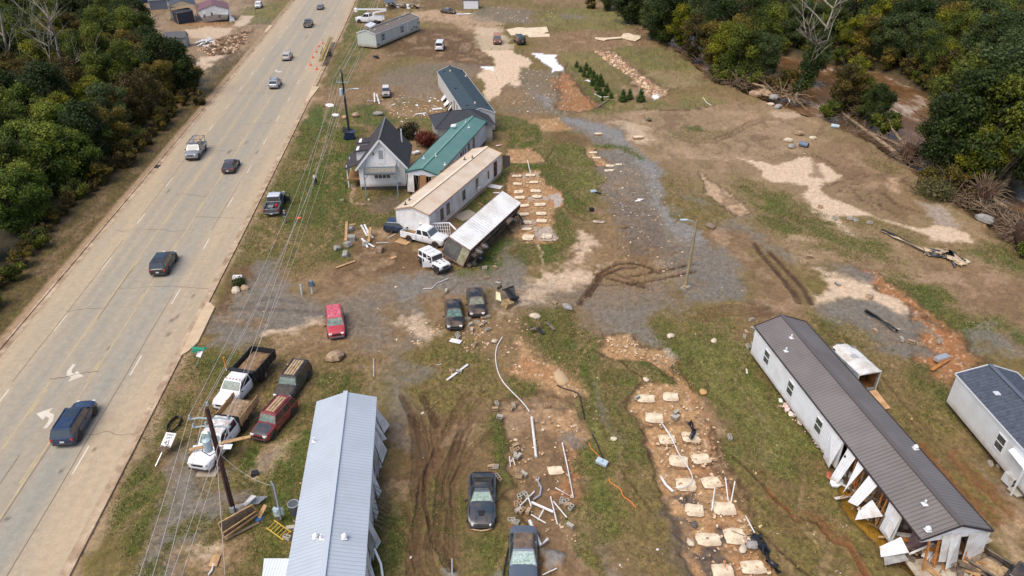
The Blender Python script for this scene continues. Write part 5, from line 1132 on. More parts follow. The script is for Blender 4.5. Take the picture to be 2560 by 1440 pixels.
# 4 beige metal roofed home
ber=mat('beige_metal_roof',srgb(224,206,182),.5,.1,dirt=(srgb(196,168,140),.5,.35),lines=(0,.3,.03,.35),var=(srgb(212,188,160),.25,.8));betr=mat('tan_trim',srgb(184,154,130),.6,dirt=(mud_c,1,.3))
a,b=K('d2',592,802,4.0),K('d2',1178,337,4.0)
r4,L,w=gable_home('mobile_home','mobile home with a beige metal roof lying against the green roofed home',a,b,4.75,3.3,4.0,mat('dull_white_siding',(.80,.81,.80),.55,lines=(0,.3,.03,.35),dirt=(srgb(170,150,125),.8,.4)),ber,z0=.55,ridge=mat('beige_ridge',srgb(230,212,186),.5),fascia=betr,skirt=betr)
for x,h,ww in((3.2,1.5,.75),(4.9,1.5,.75),(9.5,1.3,.8),(13.6,1.4,.75)):window(r4,x,2.0,ww,h,-w-.05,-1,frame=mat('dark_frame',(.18,.16,.15),.5))
g=MB();g.box((17.4,-w-.07,1.7),(.95,.05,2.1));d=g.build('door',winf,r4);g=MB();g.box((17.4,-w-.1,1.9),(.6,.03,1.2));g.build('pane',pane,d)
g=MB();g.box((13.7,-w-.3,1.3),(.6,.45,.45));g.build('window_air_conditioner',mat('ac_pale',(.55,.54,.5),.6),r4,bevel=.02)
g=MB();g.box((19.9,-w-.07,1.8),(1.1,.05,2.2));g.build('broken_opening',mat('splintered_opening',srgb(110,60,34),.9,var=(srgb(30,24,20),2,.9)),r4)
flap(r4,'torn_panel',[(L+.3,-w-.1,3.0),(L+1.2,-w-.9,2.7),(L+1.2,-w-1.0,1.2),(L+.3,-w-.2,.8)],mat('dark_torn_panel',srgb(84,76,70),.8))
flap(r4,'torn_panel',[(L+.2,-w+.9,2.9),(L+.4,-w+.1,2.9),(L+.3,-w+.1,.8),(L+.2,-w+1.0,.7)],mat('brown_torn_panel',srgb(132,84,56),.9,var=(srgb(190,160,130),2,.8)))
for c,x,y,kd in(('d2',1008,442,'pipe'),('d2',1068,447,'pipe'),('d2',545,790,'pipe'),('d2',575,748,'pipe')):
 q=loc_of(r4,c,x,y,3.6);vent(r4,q.x,q.y,rz_at(4.0,3.3,2.37,q.y),kd,mat('vent_dark',(.08,.07,.06),.6))
for x in(12.5,14.2,16.0):flap(r4,'torn_panel',[(x,w+.3,3.5),(x+1.0,w+.2,3.45),(x+.8,w+.5,3.1),(x+.1,w+.6,3.2)],mat('tan_scrap',srgb(190,150,120),.8))
# 5 green metal roofed home
grr=mat('green_metal_roof',srgb(92,130,122),.45,.1,lines=(0,.3,.04,.4),var=(srgb(108,144,134),.25,.8))
a,b=K('d2',670,505,4.0),K('d2',1068,98,4.0)
r5,L,w=gable_home('mobile_home','mobile home with a green metal roof wedged between the white house and beige home',a,b,4.75,3.3,4.0,mat('pale_blue_siding',(.62,.67,.71),.55,lines=(0,.22,.03,.35),dirt=(mud_c,.6,.3)),grr,z0=.4,ridge=mat('green_ridge',srgb(104,148,134),.45),fascia=mat('green_trim',srgb(40,78,68),.5),end_walls=(2,1))
for x,ww,h in((9.9,.7,1.3),(11.0,.3,1.4),(12.0,.3,1.4),(13.6,.8,1.5),(16.1,.8,1.6)):window(r5,x,2.2,ww,h,-w-.05,-1,frame=mat('dark_frame',(.18,.16,.15),.5))
for c,x,y in(('d2',687,428),('d2',782,428),('d2',852,468),('d2',1040,195),('d2',1018,160)):
 q=loc_of(r5,c,x,y,3.6);vent(r5,q.x,q.y,rz_at(4.0,3.3,2.37,q.y),'pipe')
for y in np.linspace(-1.9,2.0,9):g=MB();g.bar((.1,y,3.2),(rnd.uniform(-.6,.3),y+rnd.uniform(-.5,.5),.2),.12,.05);g.build('broken_stud',wood_d if rnd.random()<.5 else torng,r5)
for y0,y1,m_ in((-2.0,-1.3,mat('tan_curtain',srgb(150,130,104),.9)),(-.6,.3,mat('brown_sheet',srgb(150,110,74),.9)),(1.2,2.0,torn)):flap(r5,'torn_panel',[(-.05,y0,3.1),(-.05,y1,3.1),(-.3,y1+.1,.6),(-.2,y0,.5)],m_)
g=MB();g.box((3,0,1.9),(.06,4.2,2.7));g.build('inner_wall',mat('dark_interior',srgb(60,48,42),.9),r5)
# 6 dark teal shingled home
ter=mat('teal_shingle_roof',srgb(56,74,82),.8,lines=[(0,.4,.05,.3),(1,.2,.04,.25)],var=(srgb(42,58,66),2,.8));dv=mat('vent_dark2',(.05,.06,.065),.6)
a,b=K('c3',1530,1212,4.3),K('c3',1190,742,4.3)
r6,L,w=gable_home('mobile_home','grey sided home with a dark teal shingle roof behind the hipped roof house',a,b,5.2,3.3,4.3,hor('pale_grey_siding',(.62,.62,.60)),ter,z0=.3,fascia=mat('pale_fascia',(.6,.6,.58),.6),ridge=mat('teal_ridge',srgb(44,60,68),.8))
for x in(7.5,10.2):window(r6,x,1.9,.55,1.6,w+.05,1,frame=mat('dark_frame',(.18,.16,.15),.5))
for c,x,y,kd in(('c3',1128,800,'box'),('c3',1255,990,'box'),('c3',1315,785,'box'),('c3',1385,1182,'box'),('c3',1600,1165,'box')):
 q=loc_of(r6,c,x,y,3.8);vent(r6,q.x,q.y,rz_at(4.3,3.3,2.6,q.y),kd,dv)
for c,x,y in(('c3',1197,825),('c3',1370,850),('c3',1475,1195)):q=loc_of(r6,c,x,y,3.8);vent(r6,q.x,q.y,rz_at(4.3,3.3,2.6,q.y),'cap',mat('vent_pink',(.55,.45,.42),.6))
for x0,o_ in((4.5,1.2),(6.6,.8),(8.4,1.1),(13,.7),(15.5,1.0),(19,.9)):flap(r6,'torn_siding',[(x0,w+.1,.9),(x0+1.6,w+.1,1.0),(x0+1.3,w+o_,.2),(x0,w+o_,.15)][::-1],torn)
g=MB();g.bar((12,w+.2,2.0),(13.2,w+1.0,.1),.3,.06);g.build('broken_stud',wood_d,r6)
# 7 hipped roof house between them
r7=thing('small_house','low house with a charcoal hipped roof behind the green roofed home','house',(-8.3,114.8,0),R(14))
hw_,hd_=4.9,3.7;g=MB();g.box((0,0,1.5),(2*hw_-.9,2*hd_-.9,3.0));g.build('wall',hor('warm_grey_siding',(.42,.41,.38)),r7)
g=MB();V=[(-hw_,-hd_,2.95),(hw_,-hd_,2.95),(hw_,hd_,2.95),(-hw_,hd_,2.95),(-hw_+3.2,0,4.6),(hw_-3.2,0,4.6)]
g.add(V,[(0,1,5,4),(1,2,5),(2,3,4,5),(3,0,4),(3,2,1,0)]);g.build('roof',mat('charcoal_shingle_roof',srgb(52,54,60),.85,lines=(2,.12,.03,.35),var=(srgb(70,72,78),3,.8)),r7)
g=MB()
for a_,b_ in((0,4),(1,5),(2,5),(3,4),(4,5)):g.bar(V[a_],V[b_],.18,.06)
g.build('ridge_cap',mat('charcoal_ridge',srgb(40,42,48),.85),r7)
p=K('d2',895,182,4.0);g=MB();g.panel([p+Vector(q)for q in((0,0,0),(.8,.1,0),(.9,.9,.2),(.1,.7,.15))],.1);tag(g.build('foam_board',torn),'white scrap board lying on the charcoal hipped roof','scrap board')
# 8 two storey white gabled house
fl_=K('d2',205,655,0);fr_=K('d2',555,660,0)
r8=thing('white_house','white two storey gabled house with a grey balcony and charcoal roof','house',(-17.9,93.0,0),R(3.5))
wl_=hor('bright_white_siding',(.88,.88,.88),.16,.25);cr_=mat('charcoal_house_roof',srgb(54,52,56),.85,lines=(0,.25,.04,.3),var=(srgb(74,68,66),2,.8));W8,D8,he8,hr8=3.1,8.6,3.7,7.4
for s in(1,-1):g=MB();g.box((s*(W8-.06),D8/2,he8/2+.25),(.12,D8-.24,he8-.5));g.build('wall',wl_,r8)
for y in(.06,D8-.06):
 g=MB();P=[(-W8,.5),(W8,.5),(W8,he8),(0,hr8-.1),(-W8,he8)];g.add([(p,y-.06,q)for p,q in P]+[(p,y+.06,q)for p,q in P],[(0,1,2,3,4),(9,8,7,6,5)]+[(i,i+5,(i+1)%5+5,(i+1)%5)for i in range(5)]);g.build('gable_wall',wl_,r8)
g=MB();g.box((0,D8/2,.3),(2*W8-.1,D8-.1,.5));g.build('foundation',mat('dark_foundation',srgb(80,74,68),.9),r8)
for s in(1,-1):
 g=MB();e=W8+.5;ze=he8-.5*1.15;q=[(0,-.45,hr8),(0,D8+.3,hr8),(s*e,D8+.3,ze),(s*e,-.45,ze)];g.panel(q if s<0 else q[::-1],.1);g.build('roof',cr_,r8)
 g=MB();g.bar((0,-.47,hr8-.05),(s*e,-.47,ze-.05),.06,.26);g.build('rake_trim',winf,r8)
g=MB();g.bar((0,-.45,hr8+.12),(0,D8+.3,hr8+.12),.2,.05);g.build('ridge_cap',mat('ridge_grey',srgb(110,112,114),.7),r8)
for y0 in(2.2,5.4):
 z_=4.6;d=MB();d.box((-2.7,y0+.75,z_-.4),(1.9,1.5,1.7));do=d.build('dormer',wl_,r8)
 g=MB();g.box((-2.55,y0+.75,z_+.5),(2.9,2.1,.14),(0,-.16,0));g.build('roof',cr_,do)
window(r8,0,5.1,.62,1.5,.0,-1);
# turn the gable-front windows to face forward: built across local y, so place as a door with its pane
g=MB();g.box((0,-.03,4.9),(1.0,.08,2.1));g.build('balcony_door',winf,r8);g=MB();g.box((0,-.08,5.15),(.6,.04,1.2));g.build('pane',mat('pale_pane',srgb(150,156,154),.2),r8)
for i in range(4):g=MB();g.box((-.9+i*.55,-.04,2.0),(.45,.06,.5));g.build('window',pane,r8)
g=MB();g.box((.0,-.02,2.0),(2.4,.06,.7));g.build('window_frame',winf,r8)
g=MB();g.box((-1.0,-.1,5.3),(.14,.16,.3));g.build('wall_lamp',blackp,r8)
gb=mat('grey_blue_timber',srgb(120,136,146),.7,dirt=(mud_c,1,.2));gd=mat('balcony_deck',srgb(150,142,128),.8,lines=(1,.15,.02,.4))
bal=MB();bal.box((0,-1.35,3.35),(4.4,2.6,.16));bal.build('balcony_deck',gd,r8)
g=MB()
for x in(-2.15,2.15):g.bar((x,-2.6,0),(x,-2.6,4.6),.14);g.bar((x,-2.6,2.6),(x*.75,-2.6,3.3),.1);g.bar((x,-2.6,4.35),(x,-.1,4.35),.09)
g.bar((-2.15,-2.6,4.35),(2.15,-2.6,4.35),.1,.14);g.bar((-2.15,-2.6,3.4),(2.15,-2.6,3.4),.1,.3)
for i in range(24):g.bar((-2.1+i*4.2/23,-2.6,3.4),(-2.1+i*4.2/23,-2.6,4.3),.05)
for x in(-2.15,2.15):
 for i in range(12):g.bar((x,-2.5+i*.2,3.4),(x,-2.5+i*.2,4.3),.05)
g.build('balcony_rail',gb,r8)
g=MB();g.box((-4.0,2.6,1.2),(2.2,3.4,.16));g.build('side_porch',mat('porch_deck',srgb(160,118,76),.8,lines=(1,.15,.02,.5)),r8)
g=MB()
for x,y in((-5.0,1.0),(-3.3,.95),(-5.0,4.2)):g.bar((x,y,0),(x,y,3.3),.14)
g.build('porch_post',winf,r8);g=MB();g.box((-4.2,3.6,3.25),(2.3,6,.12),(0,-.35,0));g.build('porch_roof',cr_,r8)
g=MB();g.cyl((2.4,6.2,4.2),(2.4,6.2,6.6),.09,n=8);g.build('vent_pipe',winf,r8)
g=MB();g.box((2.2,-.1,.9),(.35,.15,.35));g.build('meter_box',mat('meter_grey',(.3,.33,.34),.5),r8)
# 9 pale green home far up the lot
a,b=K('c3',245,338,4.3),K('c3',745,148,4.3)
r9,L,w=gable_home('mobile_home','pale green sided home with a brown grey shingle roof near the bucket truck',a,b,5.3,3.5,4.3,hor('pale_green_siding',(.56,.62,.56)),mat('brown_grey_shingles',srgb(124,116,108),.85,lines=(0,.4,.06,.3),var=(srgb(96,90,84),2,.8)),z0=.4,fascia=winf,ridge=mat('shingle_ridge2',srgb(110,102,96),.85))
for x in(3.4,13.2):window(r9,x,2.2,.9,1.6,-w-.05,-1,shutters=True)
g=MB();g.box((16.2,-w-.06,2.1),(.5,.05,2.4));g.build('door',winf,r9)
for i,(x,z)in enumerate(((18.4,1.2),(19.6,1.6),(21,1.3),(.8,1.0),(22.5,2.2))):g=MB();g.box((x,-w-.07,z),(1.1,.05,.35),(0,.1,0));g.build('torn_opening',mat('broken_brown',srgb(84,56,44),.9,var=(srgb(200,180,150),3,.7)),r9)
for x,y in((8.5,-1.2),(15.6,-.9),(2,-1.3)):vent(r9,x,y,rz_at(4.3,3.5,2.65,y),'cap',mat('vent_tan',(.5,.46,.42),.6))
g=MB();g.panel([K('c3',230,285,2.4),K('c3',300,310,2.4),K('c3',360,270,2.5),K('c3',300,245,2.5)],.06);tag(g.build('metal_awning',mat('pale_awning',(.6,.64,.68),.4)),'pale metal awning sheet leaning between the bucket truck and the pale green home','metal sheet')
# 10 sheds
def shed(name,label,c,base,W,D,he,hr,rz,wallm,roofm,trim,side=None):
 p=K(*base);root=thing(name,label,'shed',(p.x,p.y,0),R(rz))
 for s in(1,-1):
  g=MB();g.box((0,s*(D/2-.04),he/2),(W,.08,he));g.build('wall',side or wallm,root)
 for x in(-W/2,W/2):
  g=MB();P=[(-D/2+.09,.0),(D/2-.09,.0),(D/2-.09,he),(0,hr-.06),(-D/2+.09,he)];g.add([(x-.04,a_,b_)for a_,b_ in P]+[(x+.04,a_,b_)for a_,b_ in P],[(4,3,2,1,0),(5,6,7,8,9)]+[(i,(i+1)%5,(i+1)%5+5,i+5)for i in range(5)]);g.build('gable_wall',wallm,root)
 for s in(1,-1):
  g=MB();q=[(-W/2-.2,0,hr),(W/2+.2,0,hr),(W/2+.2,s*(D/2+.15),he-.05),(-W/2-.2,s*(D/2+.15),he-.05)];g.panel(q[::-1]if s>0 else q,.06);g.build('roof',roofm,root)
 for x in(-W/2-.02,W/2+.02):
  for s in(1,-1):g=MB();g.box((x,s*(D/2),he/2),(.1,.1,he));g.build('corner_trim',trim,root)
 return root
navy=mat('navy_siding',(.02,.035,.07),.5,lines=(0,.3,.03,.4));dkr=mat('dark_metal_roof',srgb(70,72,78),.5,.2,lines=(0,.3,.05,.5));gsi=mat('shed_grey_siding',srgb(140,142,144),.7,lines=(0,.3,.03,.3));gsb=mat('shed_blue_grey_siding',srgb(112,120,132),.7,lines=(0,.3,.03,.3))
s1=shed('garden_shed','white garden shed with a black metal roof standing by the wrecked coupe','c3',('c3',1430,90,0),4.6,2.8,2.5,3.4,0,mat('shed_white',(.78,.79,.8),.6,lines=(0,.3,.02,.2)),mat('black_metal_roof',srgb(46,50,58),.5,.2,lines=(0,.3,.05,.5)),blackp)
g=MB();g.box((2.34,0,1.1),(.06,.9,2.0));g.build('door',winf,s1);g=MB();g.box((2.38,-.2,1.0),(.05,.35,1.5));g.build('door_gap',blackp,s1)
s2=shed('garden_shed','grey garden shed with a barn roof at the edge of the left wood','c2',('c2',480,520,0),4.6,3.0,2.3,3.5,10,gsi,dkr,gsi)
window(s2,0,1.4,.8,.95,-1.52,-1)
s3=shed('garden_shed','blue grey shed with a white framed window on its gable at the top left','c2',('c2',260,95,0),5.0,3.4,2.6,3.6,28,gsb,mat('slate_metal_roof',srgb(104,112,122),.5,.2,lines=(0,.3,.05,.4)),winf)
g=MB();g.box((2.56,0,1.8),(.06,.8,1.3));wf=g.build('window',winf,s3);g=MB();g.box((2.6,0,1.8),(.04,.6,1.1));g.build('pane',pane,wf)
s5=shed('garden_shed','pale blue roofed shed behind the blue grey shed at the top left','c2',('c2',430,10,0),6.0,4.0,2.4,3.4,28,gsb,mat('pale_slate_roof',srgb(130,140,152),.5,.2,lines=(0,.3,.05,.4)),winf)
s6=shed('garden_shed','dark blue shed half hidden by trees at the top left edge','c2',('c2',60,30,0),4.0,3.4,2.4,3.2,28,navy,dkr,navy)
# open carport with a navy shed inside
p=K('c2',560,250,0);cp=thing('carport','tan gabled carport with a dark roof standing on thin legs over a navy shed','carport',(p.x,p.y,0),R(22))
tanm=mat('tan_metal',srgb(196,178,146),.6,lines=(2,.2,.02,.3));D,W_=8.5,3.4
for s in(1,-1):
 g=MB();q=[(0,0,5.6),(0,D,5.6),(s*W_,D,4.4),(s*W_,0,4.4)];g.panel(q if s<0 else q[::-1],.07);g.build('roof',dkr,cp)
g=MB();g.add([(-W_,.03,4.4),(W_,.03,4.4),(0,.03,5.55),(-W_,.1,4.4),(W_,.1,4.4),(0,.1,5.55)],[(0,1,2),(5,4,3),(0,3,4,1),(1,4,5,2),(2,5,3,0)]);g.build('gable',tanm,cp)
g=MB();g.box((W_,D/2+1.5,3.7),(.06,D-3,1.5));g.build('side_panel',tanm,cp)
for s in(1,-1):
 for y in(.1,2.8,5.6,D-.1):g=MB();g.bar((s*W_,y,0),(s*W_,y,4.4),.09);g.build('post',mat('galvanised',(.35,.36,.36),.5,.4),cp)
p=K('c2',560,265,0);ns=thing('garden_shed','navy shed with pale corner trim tilted under the tan gabled carport','shed',(p.x+.2,p.y+.4,0),rot=(R(6),R(-4),R(40)))
g=MB();g.box((0,1.6,1.5),(4.6,3.4,2.9));g.build('wall',navy,ns)
for x in(-2.3,2.3):g=MB();g.box((x,-.12,1.5),(.12,.1,2.9));g.build('corner_trim',tanm,ns)
g=MB();g.box((0,1.6,3.0),(4.8,3.6,.12));g.build('roof',dkr,ns)
# collapsed garage with a maroon roof
p=K('c2',900,250,0);cg=thing('garage','collapsed white garage with a maroon metal roof beside the tan carport','garage',(p.x,p.y,0),R(22))
mr=mat('maroon_metal_roof',srgb(124,84,86),.5,.15,lines=(1,.4,.04,.4));D,W_=8.5,4.2
for s in(1,-1):
 g=MB();q=[(0,-.3,4.7),(0,D,4.9),(s*W_,D,3.6),(s*W_,-.3,3.3)];g.panel(q if s<0 else q[::-1],.07);g.build('roof',mr,cg)
tw2=mat('buckled_white_siding',(.62,.66,.68),.55,lines=(2,.22,.03,.35),dirt=(mud_c,1,.4))
for q in([(-4.0,0,3.3),(0,0,4.6),(.2,-.5,2.2),(-3.6,-.5,1.6)],[(0,0,4.6),(4.0,0,3.3),(3.6,-.6,1.9),(.2,-.5,2.2)],[(-3.6,-.5,1.6),(.2,-.5,2.2),(.5,.3,.5),(-3.0,.2,.3)],[(.2,-.5,2.2),(3.6,-.6,1.9),(3.2,.4,.4),(.5,.3,.5)]):flap(cg,'buckled_wall',q[::-1],tw2,.05)
for y in(.1,2.9,5.7,8.3):g=MB();g.bar((4.1,y,0),(4.05,y,3.4),.5,.12);g.build('door_post',mat('door_white',(.75,.75,.76),.5),cg)
g=MB();g.box((3.6,4.2,1.6),(.08,7.6,3.0));g.build('garage_door',mat('door_dark',(.05,.05,.07),.5),cg)
for x,z in((-2.7,1.9),(-.7,2.3),(1.2,1.6)):g=MB();g.box((x,-.55,z),(.5,.08,.8),(0,.2,0));g.build('window',pane,cg)
g=MB();g.panel([(4.0,-.2,1.6),(4.9,.6,.9),(5.0,-.4,.1),(3.6,-1.0,.1)],.06);g.build('torn_siding',torn,cg)
# slab things
def slab(label,c,pts,z=.12,m=None,group=None,name='concrete_slab',cat='concrete slab',th=.16):
 P=[K(c,*p)for p in pts];cx=sum(p.x for p in P)/len(P);cy=sum(p.y for p in P)/len(P);g=MB();k=len(P)
 ar=sum(P[i].x*P[(i+1)%k].y-P[(i+1)%k].x*P[i].y for i in range(k))
 if ar<0:P=P[::-1]
 g.add([(p.x-cx,p.y-cy,th)for p in P]+[(p.x-cx,p.y-cy,0)for p in P],[tuple(range(k)),tuple(range(2*k-1,k-1,-1))]+[(i,k+i,k+(i+1)%k,(i+1)%k)for i in range(k)])
 o=g.build(name,m or mat('pale_concrete',srgb(222,206,178),.9,var=(srgb(196,170,136),.8,.8),bump=(5,.4)),bevel=.02);o.location=(cx,cy,z-th);return tag(o,label,cat,group)
slab('broad pale concrete slab behind the red and black vans','c3',[(1830,335),(1960,310),(2060,318),(2280,305),(2300,360),(2240,380),(2310,385),(2315,415),(2085,422),(2060,395),(1880,400)])
slab('long broken white slab lying below the upper riverside lawn','c4',[(312,345),(400,350),(550,340),(570,310),(620,308),(660,325),(725,332),(722,355),(680,378),(640,372),(560,352),(420,364),(400,375),(320,360)],z=.3)
# ================================================================ TREES AND BRUSH
def P2x(x,y,z):
 d=y*_c-(z-CAMH)*_s;dn=-y*_s-(z-CAMH)*_c
 return 1280+CAMF*x/d,720+CAMF*dn/d
def leaf_mat():
 m=bpy.data.materials.new('leaves');m.use_nodes=True;n=m.node_tree.nodes;l=m.node_tree.links;b=n['Principled BSDF']
 a=n.new('ShaderNodeAttribute');a.attribute_name='col';l.new(a.outputs['Color'],b.inputs['Base Color']);b.inputs['Roughness'].default_value=.6;b.inputs['Specular IOR Level'].default_value=.3
 tr=n.new('ShaderNodeBsdfTranslucent');l.new(a.outputs['Color'],tr.inputs[0]);mx=n.new('ShaderNodeMixShader');mx.inputs[0].default_value=.35
 l.new(b.outputs[0],mx.inputs[1]);l.new(tr.outputs[0],mx.inputs[2]);l.new(mx.outputs[0],n['Material Output'].inputs[0]);return m
LEAF=leaf_mat()
barkm=mat('bark',srgb(78,66,52),.95,var=(srgb(50,42,34),2,.8),bump=(4,.6));barkp=mat('pale_bark',srgb(150,142,128),.9,var=(srgb(100,90,78),1.5,.8))
def leaves(name,cen,rad,n,size,pal,seed,parent,flat=.75,droop=0.):
 rg=np.random.default_rng(seed);cen=np.array(cen,float);rad=np.array(rad,float);k=len(cen)
 pr=rad**2;pr/=pr.sum();bi=rg.choice(k,n,p=pr);d=rg.normal(size=(n,3));d/=np.linalg.norm(d,axis=1)[:,None]
 r=rad[bi]*(.35+.9*rg.random(n)**.8)*np.where(rg.random(n)<.13,1.35,1.);c=cen[bi]+d*r[:,None]*np.array([1,1,flat])
 nrm=d*.7+rg.normal(size=(n,3))*.6+np.array([0,0,.5]);nrm/=np.linalg.norm(nrm,axis=1)[:,None]
 t=np.cross(nrm,rg.normal(size=(n,3)));t/=np.linalg.norm(t,axis=1)[:,None];b=np.cross(nrm,t)
 s=size*(.6+.8*rg.random(n))[:,None];V=np.empty((n,4,3));V[:,0]=c-t*s*.6;V[:,1]=c-b*s*.33+nrm*s*.1;V[:,2]=c+t*s*.6;V[:,3]=c+b*s*.33+nrm*s*.1
 V[:,:,2]-=droop*rg.random((n,1));V=V.reshape(-1,3);me=bpy.data.meshes.new(name);me.vertices.add(4*n);me.vertices.foreach_set('co',V.astype(np.float32).ravel())
 me.loops.add(4*n);me.loops.foreach_set('vertex_index',np.arange(4*n,dtype=np.int32));me.polygons.add(n);me.polygons.foreach_set('loop_start',np.arange(0,4*n,4,dtype=np.int32));me.update(calc_edges=True)
 pal=[np.array(srgb(*p))for p in pal];hb=rg.random(k)[bi];w=np.clip(hb*.8+rg.random(n)*.5-.15,0,.999)*(len(pal)-1);i0=w.astype(int);f=(w-i0)[:,None]
 pa=np.array(pal);co=pa[i0]*(1-f)+pa[np.minimum(i0+1,len(pal)-1)]*f;co*=(.58+.68*rg.random((n,1)))*np.array([1.08,1.0,.78]);co=np.repeat(co,4,0)
 a=me.attributes.new('col','FLOAT_COLOR','POINT');a.data.foreach_set('color',np.concatenate([co,np.ones((4*n,1))],1).astype(np.float32).ravel())
 me.materials.append(LEAF);o=bpy.data.objects.new(name,me);C.objects.link(o);o.parent=parent;return o
def limb(g,rr,p,d,L,r,depth,out,bend=.35):
 pts=[p];q=p.copy();dd=d.copy();n=4
 for i in range(n):
  dd=(dd+Vector((rr.uniform(-bend,bend),rr.uniform(-bend,bend),rr.uniform(-.1,.25)))*.5).normalized();q=q+dd*L/n;pts.append(q.copy())
 g.tube(pts,[r*(1-.55*i/n)for i in range(n+1)],6 if r>.06 else 4)
 out.append(q.copy())
 if depth>0:
  for k in range(rr.randint(2,3)):
   i=rr.randint(1,n);a=rr.uniform(0,6.28);nd=(dd*.7+Vector((math.cos(a),math.sin(a),rr.uniform(.1,.7)))*.8).normalized();limb(g,rr,pts[i],nd,L*rr.uniform(.5,.75),r*.5,depth-1,out,bend)
def make_tree(name,label,H,rc,zc,nb,nl,size,pal,seed,trunk_r=.22,lean=(0,0),group=None,bark=None,flat=.8,crown_h=None,stems=1,droop=0.):
 rr=random.Random(seed);root=thing(name,label,'tree' if H>5 else 'shrub',(0,0,0),0,group);g=MB();cen,rad=[],[];ch=crown_h or(H-zc)*.95
 for i in range(nb):
  a=rr.uniform(0,6.28);u=rr.uniform(-1,1);q=rr.uniform(.3,1)**.5;f=math.sqrt(max(0,1-u*u));z=zc+ch*.5*(u+.1)
  wd=rc*(.7+.4*math.sin((z/H)*3.0))*rr.uniform(.75,1.15);cen.append((lean[0]*z/H+wd*f*q*math.cos(a)*.8,lean[1]*z/H+wd*f*q*math.sin(a)*.8,max(z+ch*.25,H*.1)));rad.append(rr.uniform(.13,.34)*rc)
 for s in range(stems):
  ox,oy=rr.uniform(-.4,.4)*(stems>1),rr.uniform(-.4,.4)*(stems>1);top=Vector((lean[0]*.8+ox*3,lean[1]*.8+oy*3,H*.85));pts=[Vector((ox,oy,-.6))]
  for i in range(1,6):t=i/5;pts.append(Vector((ox,oy,0)).lerp(top,t)+Vector((rr.uniform(-.2,.2),rr.uniform(-.2,.2),0)))
  g.tube(pts,[trunk_r*(1.15-t/5*.95)for t in range(6)],8)
 for i in range(min(nb,11)):
  e=Vector(cen[i]);z0=rr.uniform(.25,.65)*H;b=Vector((lean[0]*.8*z0/H,lean[1]*.8*z0/H,z0))if stems==1 else Vector((0,0,z0*.4));m=b.lerp(e,.5)+Vector((0,0,.3));g.tube([b,m,e],[trunk_r*.4,trunk_r*.25,.03],5)
 for i in range(26):e=Vector(cen[rr.randrange(nb)]);d=Vector((e.x,e.y,1.2)).normalized();g.tube([e-d*.5,e+d*rr.uniform(1.0,2.0)*rc*.28,e+d*rr.uniform(1.6,2.3)*rc*.3+Vector((rr.uniform(-.5,.5),rr.uniform(-.5,.5),.3))],[.05,.035,.015],4)
 g.build('trunk',bark or barkm,root,smooth=60);leaves('crown',cen,rad,nl,size,pal,seed,root,flat,droop);return root
PG=dict(dark=[(38,52,26),(56,74,34),(82,100,42)],mid=[(56,72,30),(86,102,38),(122,132,50)],yel=[(78,92,28),(120,128,34),(158,154,44)],olive=[(66,66,32),(100,96,42),(138,122,54)],bronze=[(66,60,36),(92,84,46),(122,108,58)],bright=[(60,84,34),(92,116,46),(134,146,62)],cool=[(52,70,44),(78,96,60),(100,116,72)])
PR=[make_tree('broadleaf_tree','x',13.5,4.6,3.2,50,21000,.30,PG['dark'],11),make_tree('broadleaf_tree','x',14.5,4.8,3.5,52,21000,.30,PG['mid'],12),make_tree('broadleaf_tree','x',12.5,4.2,3.4,44,15000,.28,PG['olive'],13),make_tree('broadleaf_tree','x',12.0,3.9,3.0,46,15000,.29,PG['yel'],14),make_tree('broadleaf_tree','x',11.0,3.8,2.6,36,9500,.27,PG['bronze'],15),make_tree('broadleaf_tree','x',11.5,4.4,2.6,46,19000,.31,PG['bright'],16,droop=.5),make_tree('broadleaf_tree','x',15.5,4.6,4.0,50,18000,.30,PG['cool'],17),make_tree('understorey_bush','x',4.2,2.5,.9,22,4600,.28,PG['mid'],18,trunk_r=.08,stems=3),make_tree('understorey_bush','x',3.6,2.3,.8,20,3600,.26,PG['bronze'],19,trunk_r=.07,stems=3),make_tree('understorey_bush','x',4.8,2.6,1.0,22,4400,.28,PG['olive'],20,trunk_r=.09,stems=3)]
KN=['dark green','mid green','olive leaved','yellow green','bronze leaved sparse','bright green feathery','grey green tall','mid green','bronze','olive']
used=[False]*len(PR)
def plant(i,x,y,z=0.,s=1.,label=None,group=None):
 rz_=rnd.uniform(0,6.28)
 if not used[i]:
  used[i]=True;o=PR[i];o.location=(x,y,z);o.rotation_euler=(0,0,rz_);o.scale=(s,s,s);o['label']=label
  if group:o['group']=group
  return o
 return dup(PR[i],(x,y,z),rz_,label,group,s)
# --- left wood (bright feathery trees in the near corner, dark crowns along the road, olive and bronze between)
rr=random.Random(5);cnt=0
y=41.
while y<232:
 off=8.6+rr.uniform(-1,1.5);xk=kerb(y,KL)
 while True:
  x=xk-off;px,py=P2x(x,y,7)
  if px<-110:break
  off+=rr.uniform(5.8,7.8)
  if y>140 and px>400-(y-140)*1.3:continue
  if py<-70:continue
  jx,jy=x+rr.uniform(-1.5,1.5),y+rr.uniform(-2,2)
  pz,pw=P2x(jx,jy,8)
  if pw>240 and pz<130:i=rr.choice([5,5,1,5,3])
  elif pw>200 and pz<240:i=rr.choice([0,0,5,3,0])
  elif 120<pw<260 and pz<240:i=rr.choice([4,2,8,9,4])
  elif pz>330:i=rr.choice([0,2,0,1,2,4])
  else:i=rr.choice([2,1,4,0,2,3,6,1])
  lab={True:'understorey bush',False:'tree'}[i>6]
  where='at the road edge of the left wood' if off<17 else('deep inside the left wood' if y>100 else 'near the lower corner of the left wood')
  plant(i,jx,jy,0,rr.uniform(.72,.98)*(1.5 if i>6 else 1),f'{KN[i]} {lab} {where}',f'{KN[i]} {lab}s {where}');cnt+=1
 y+=rr.uniform(5.2,6.8)
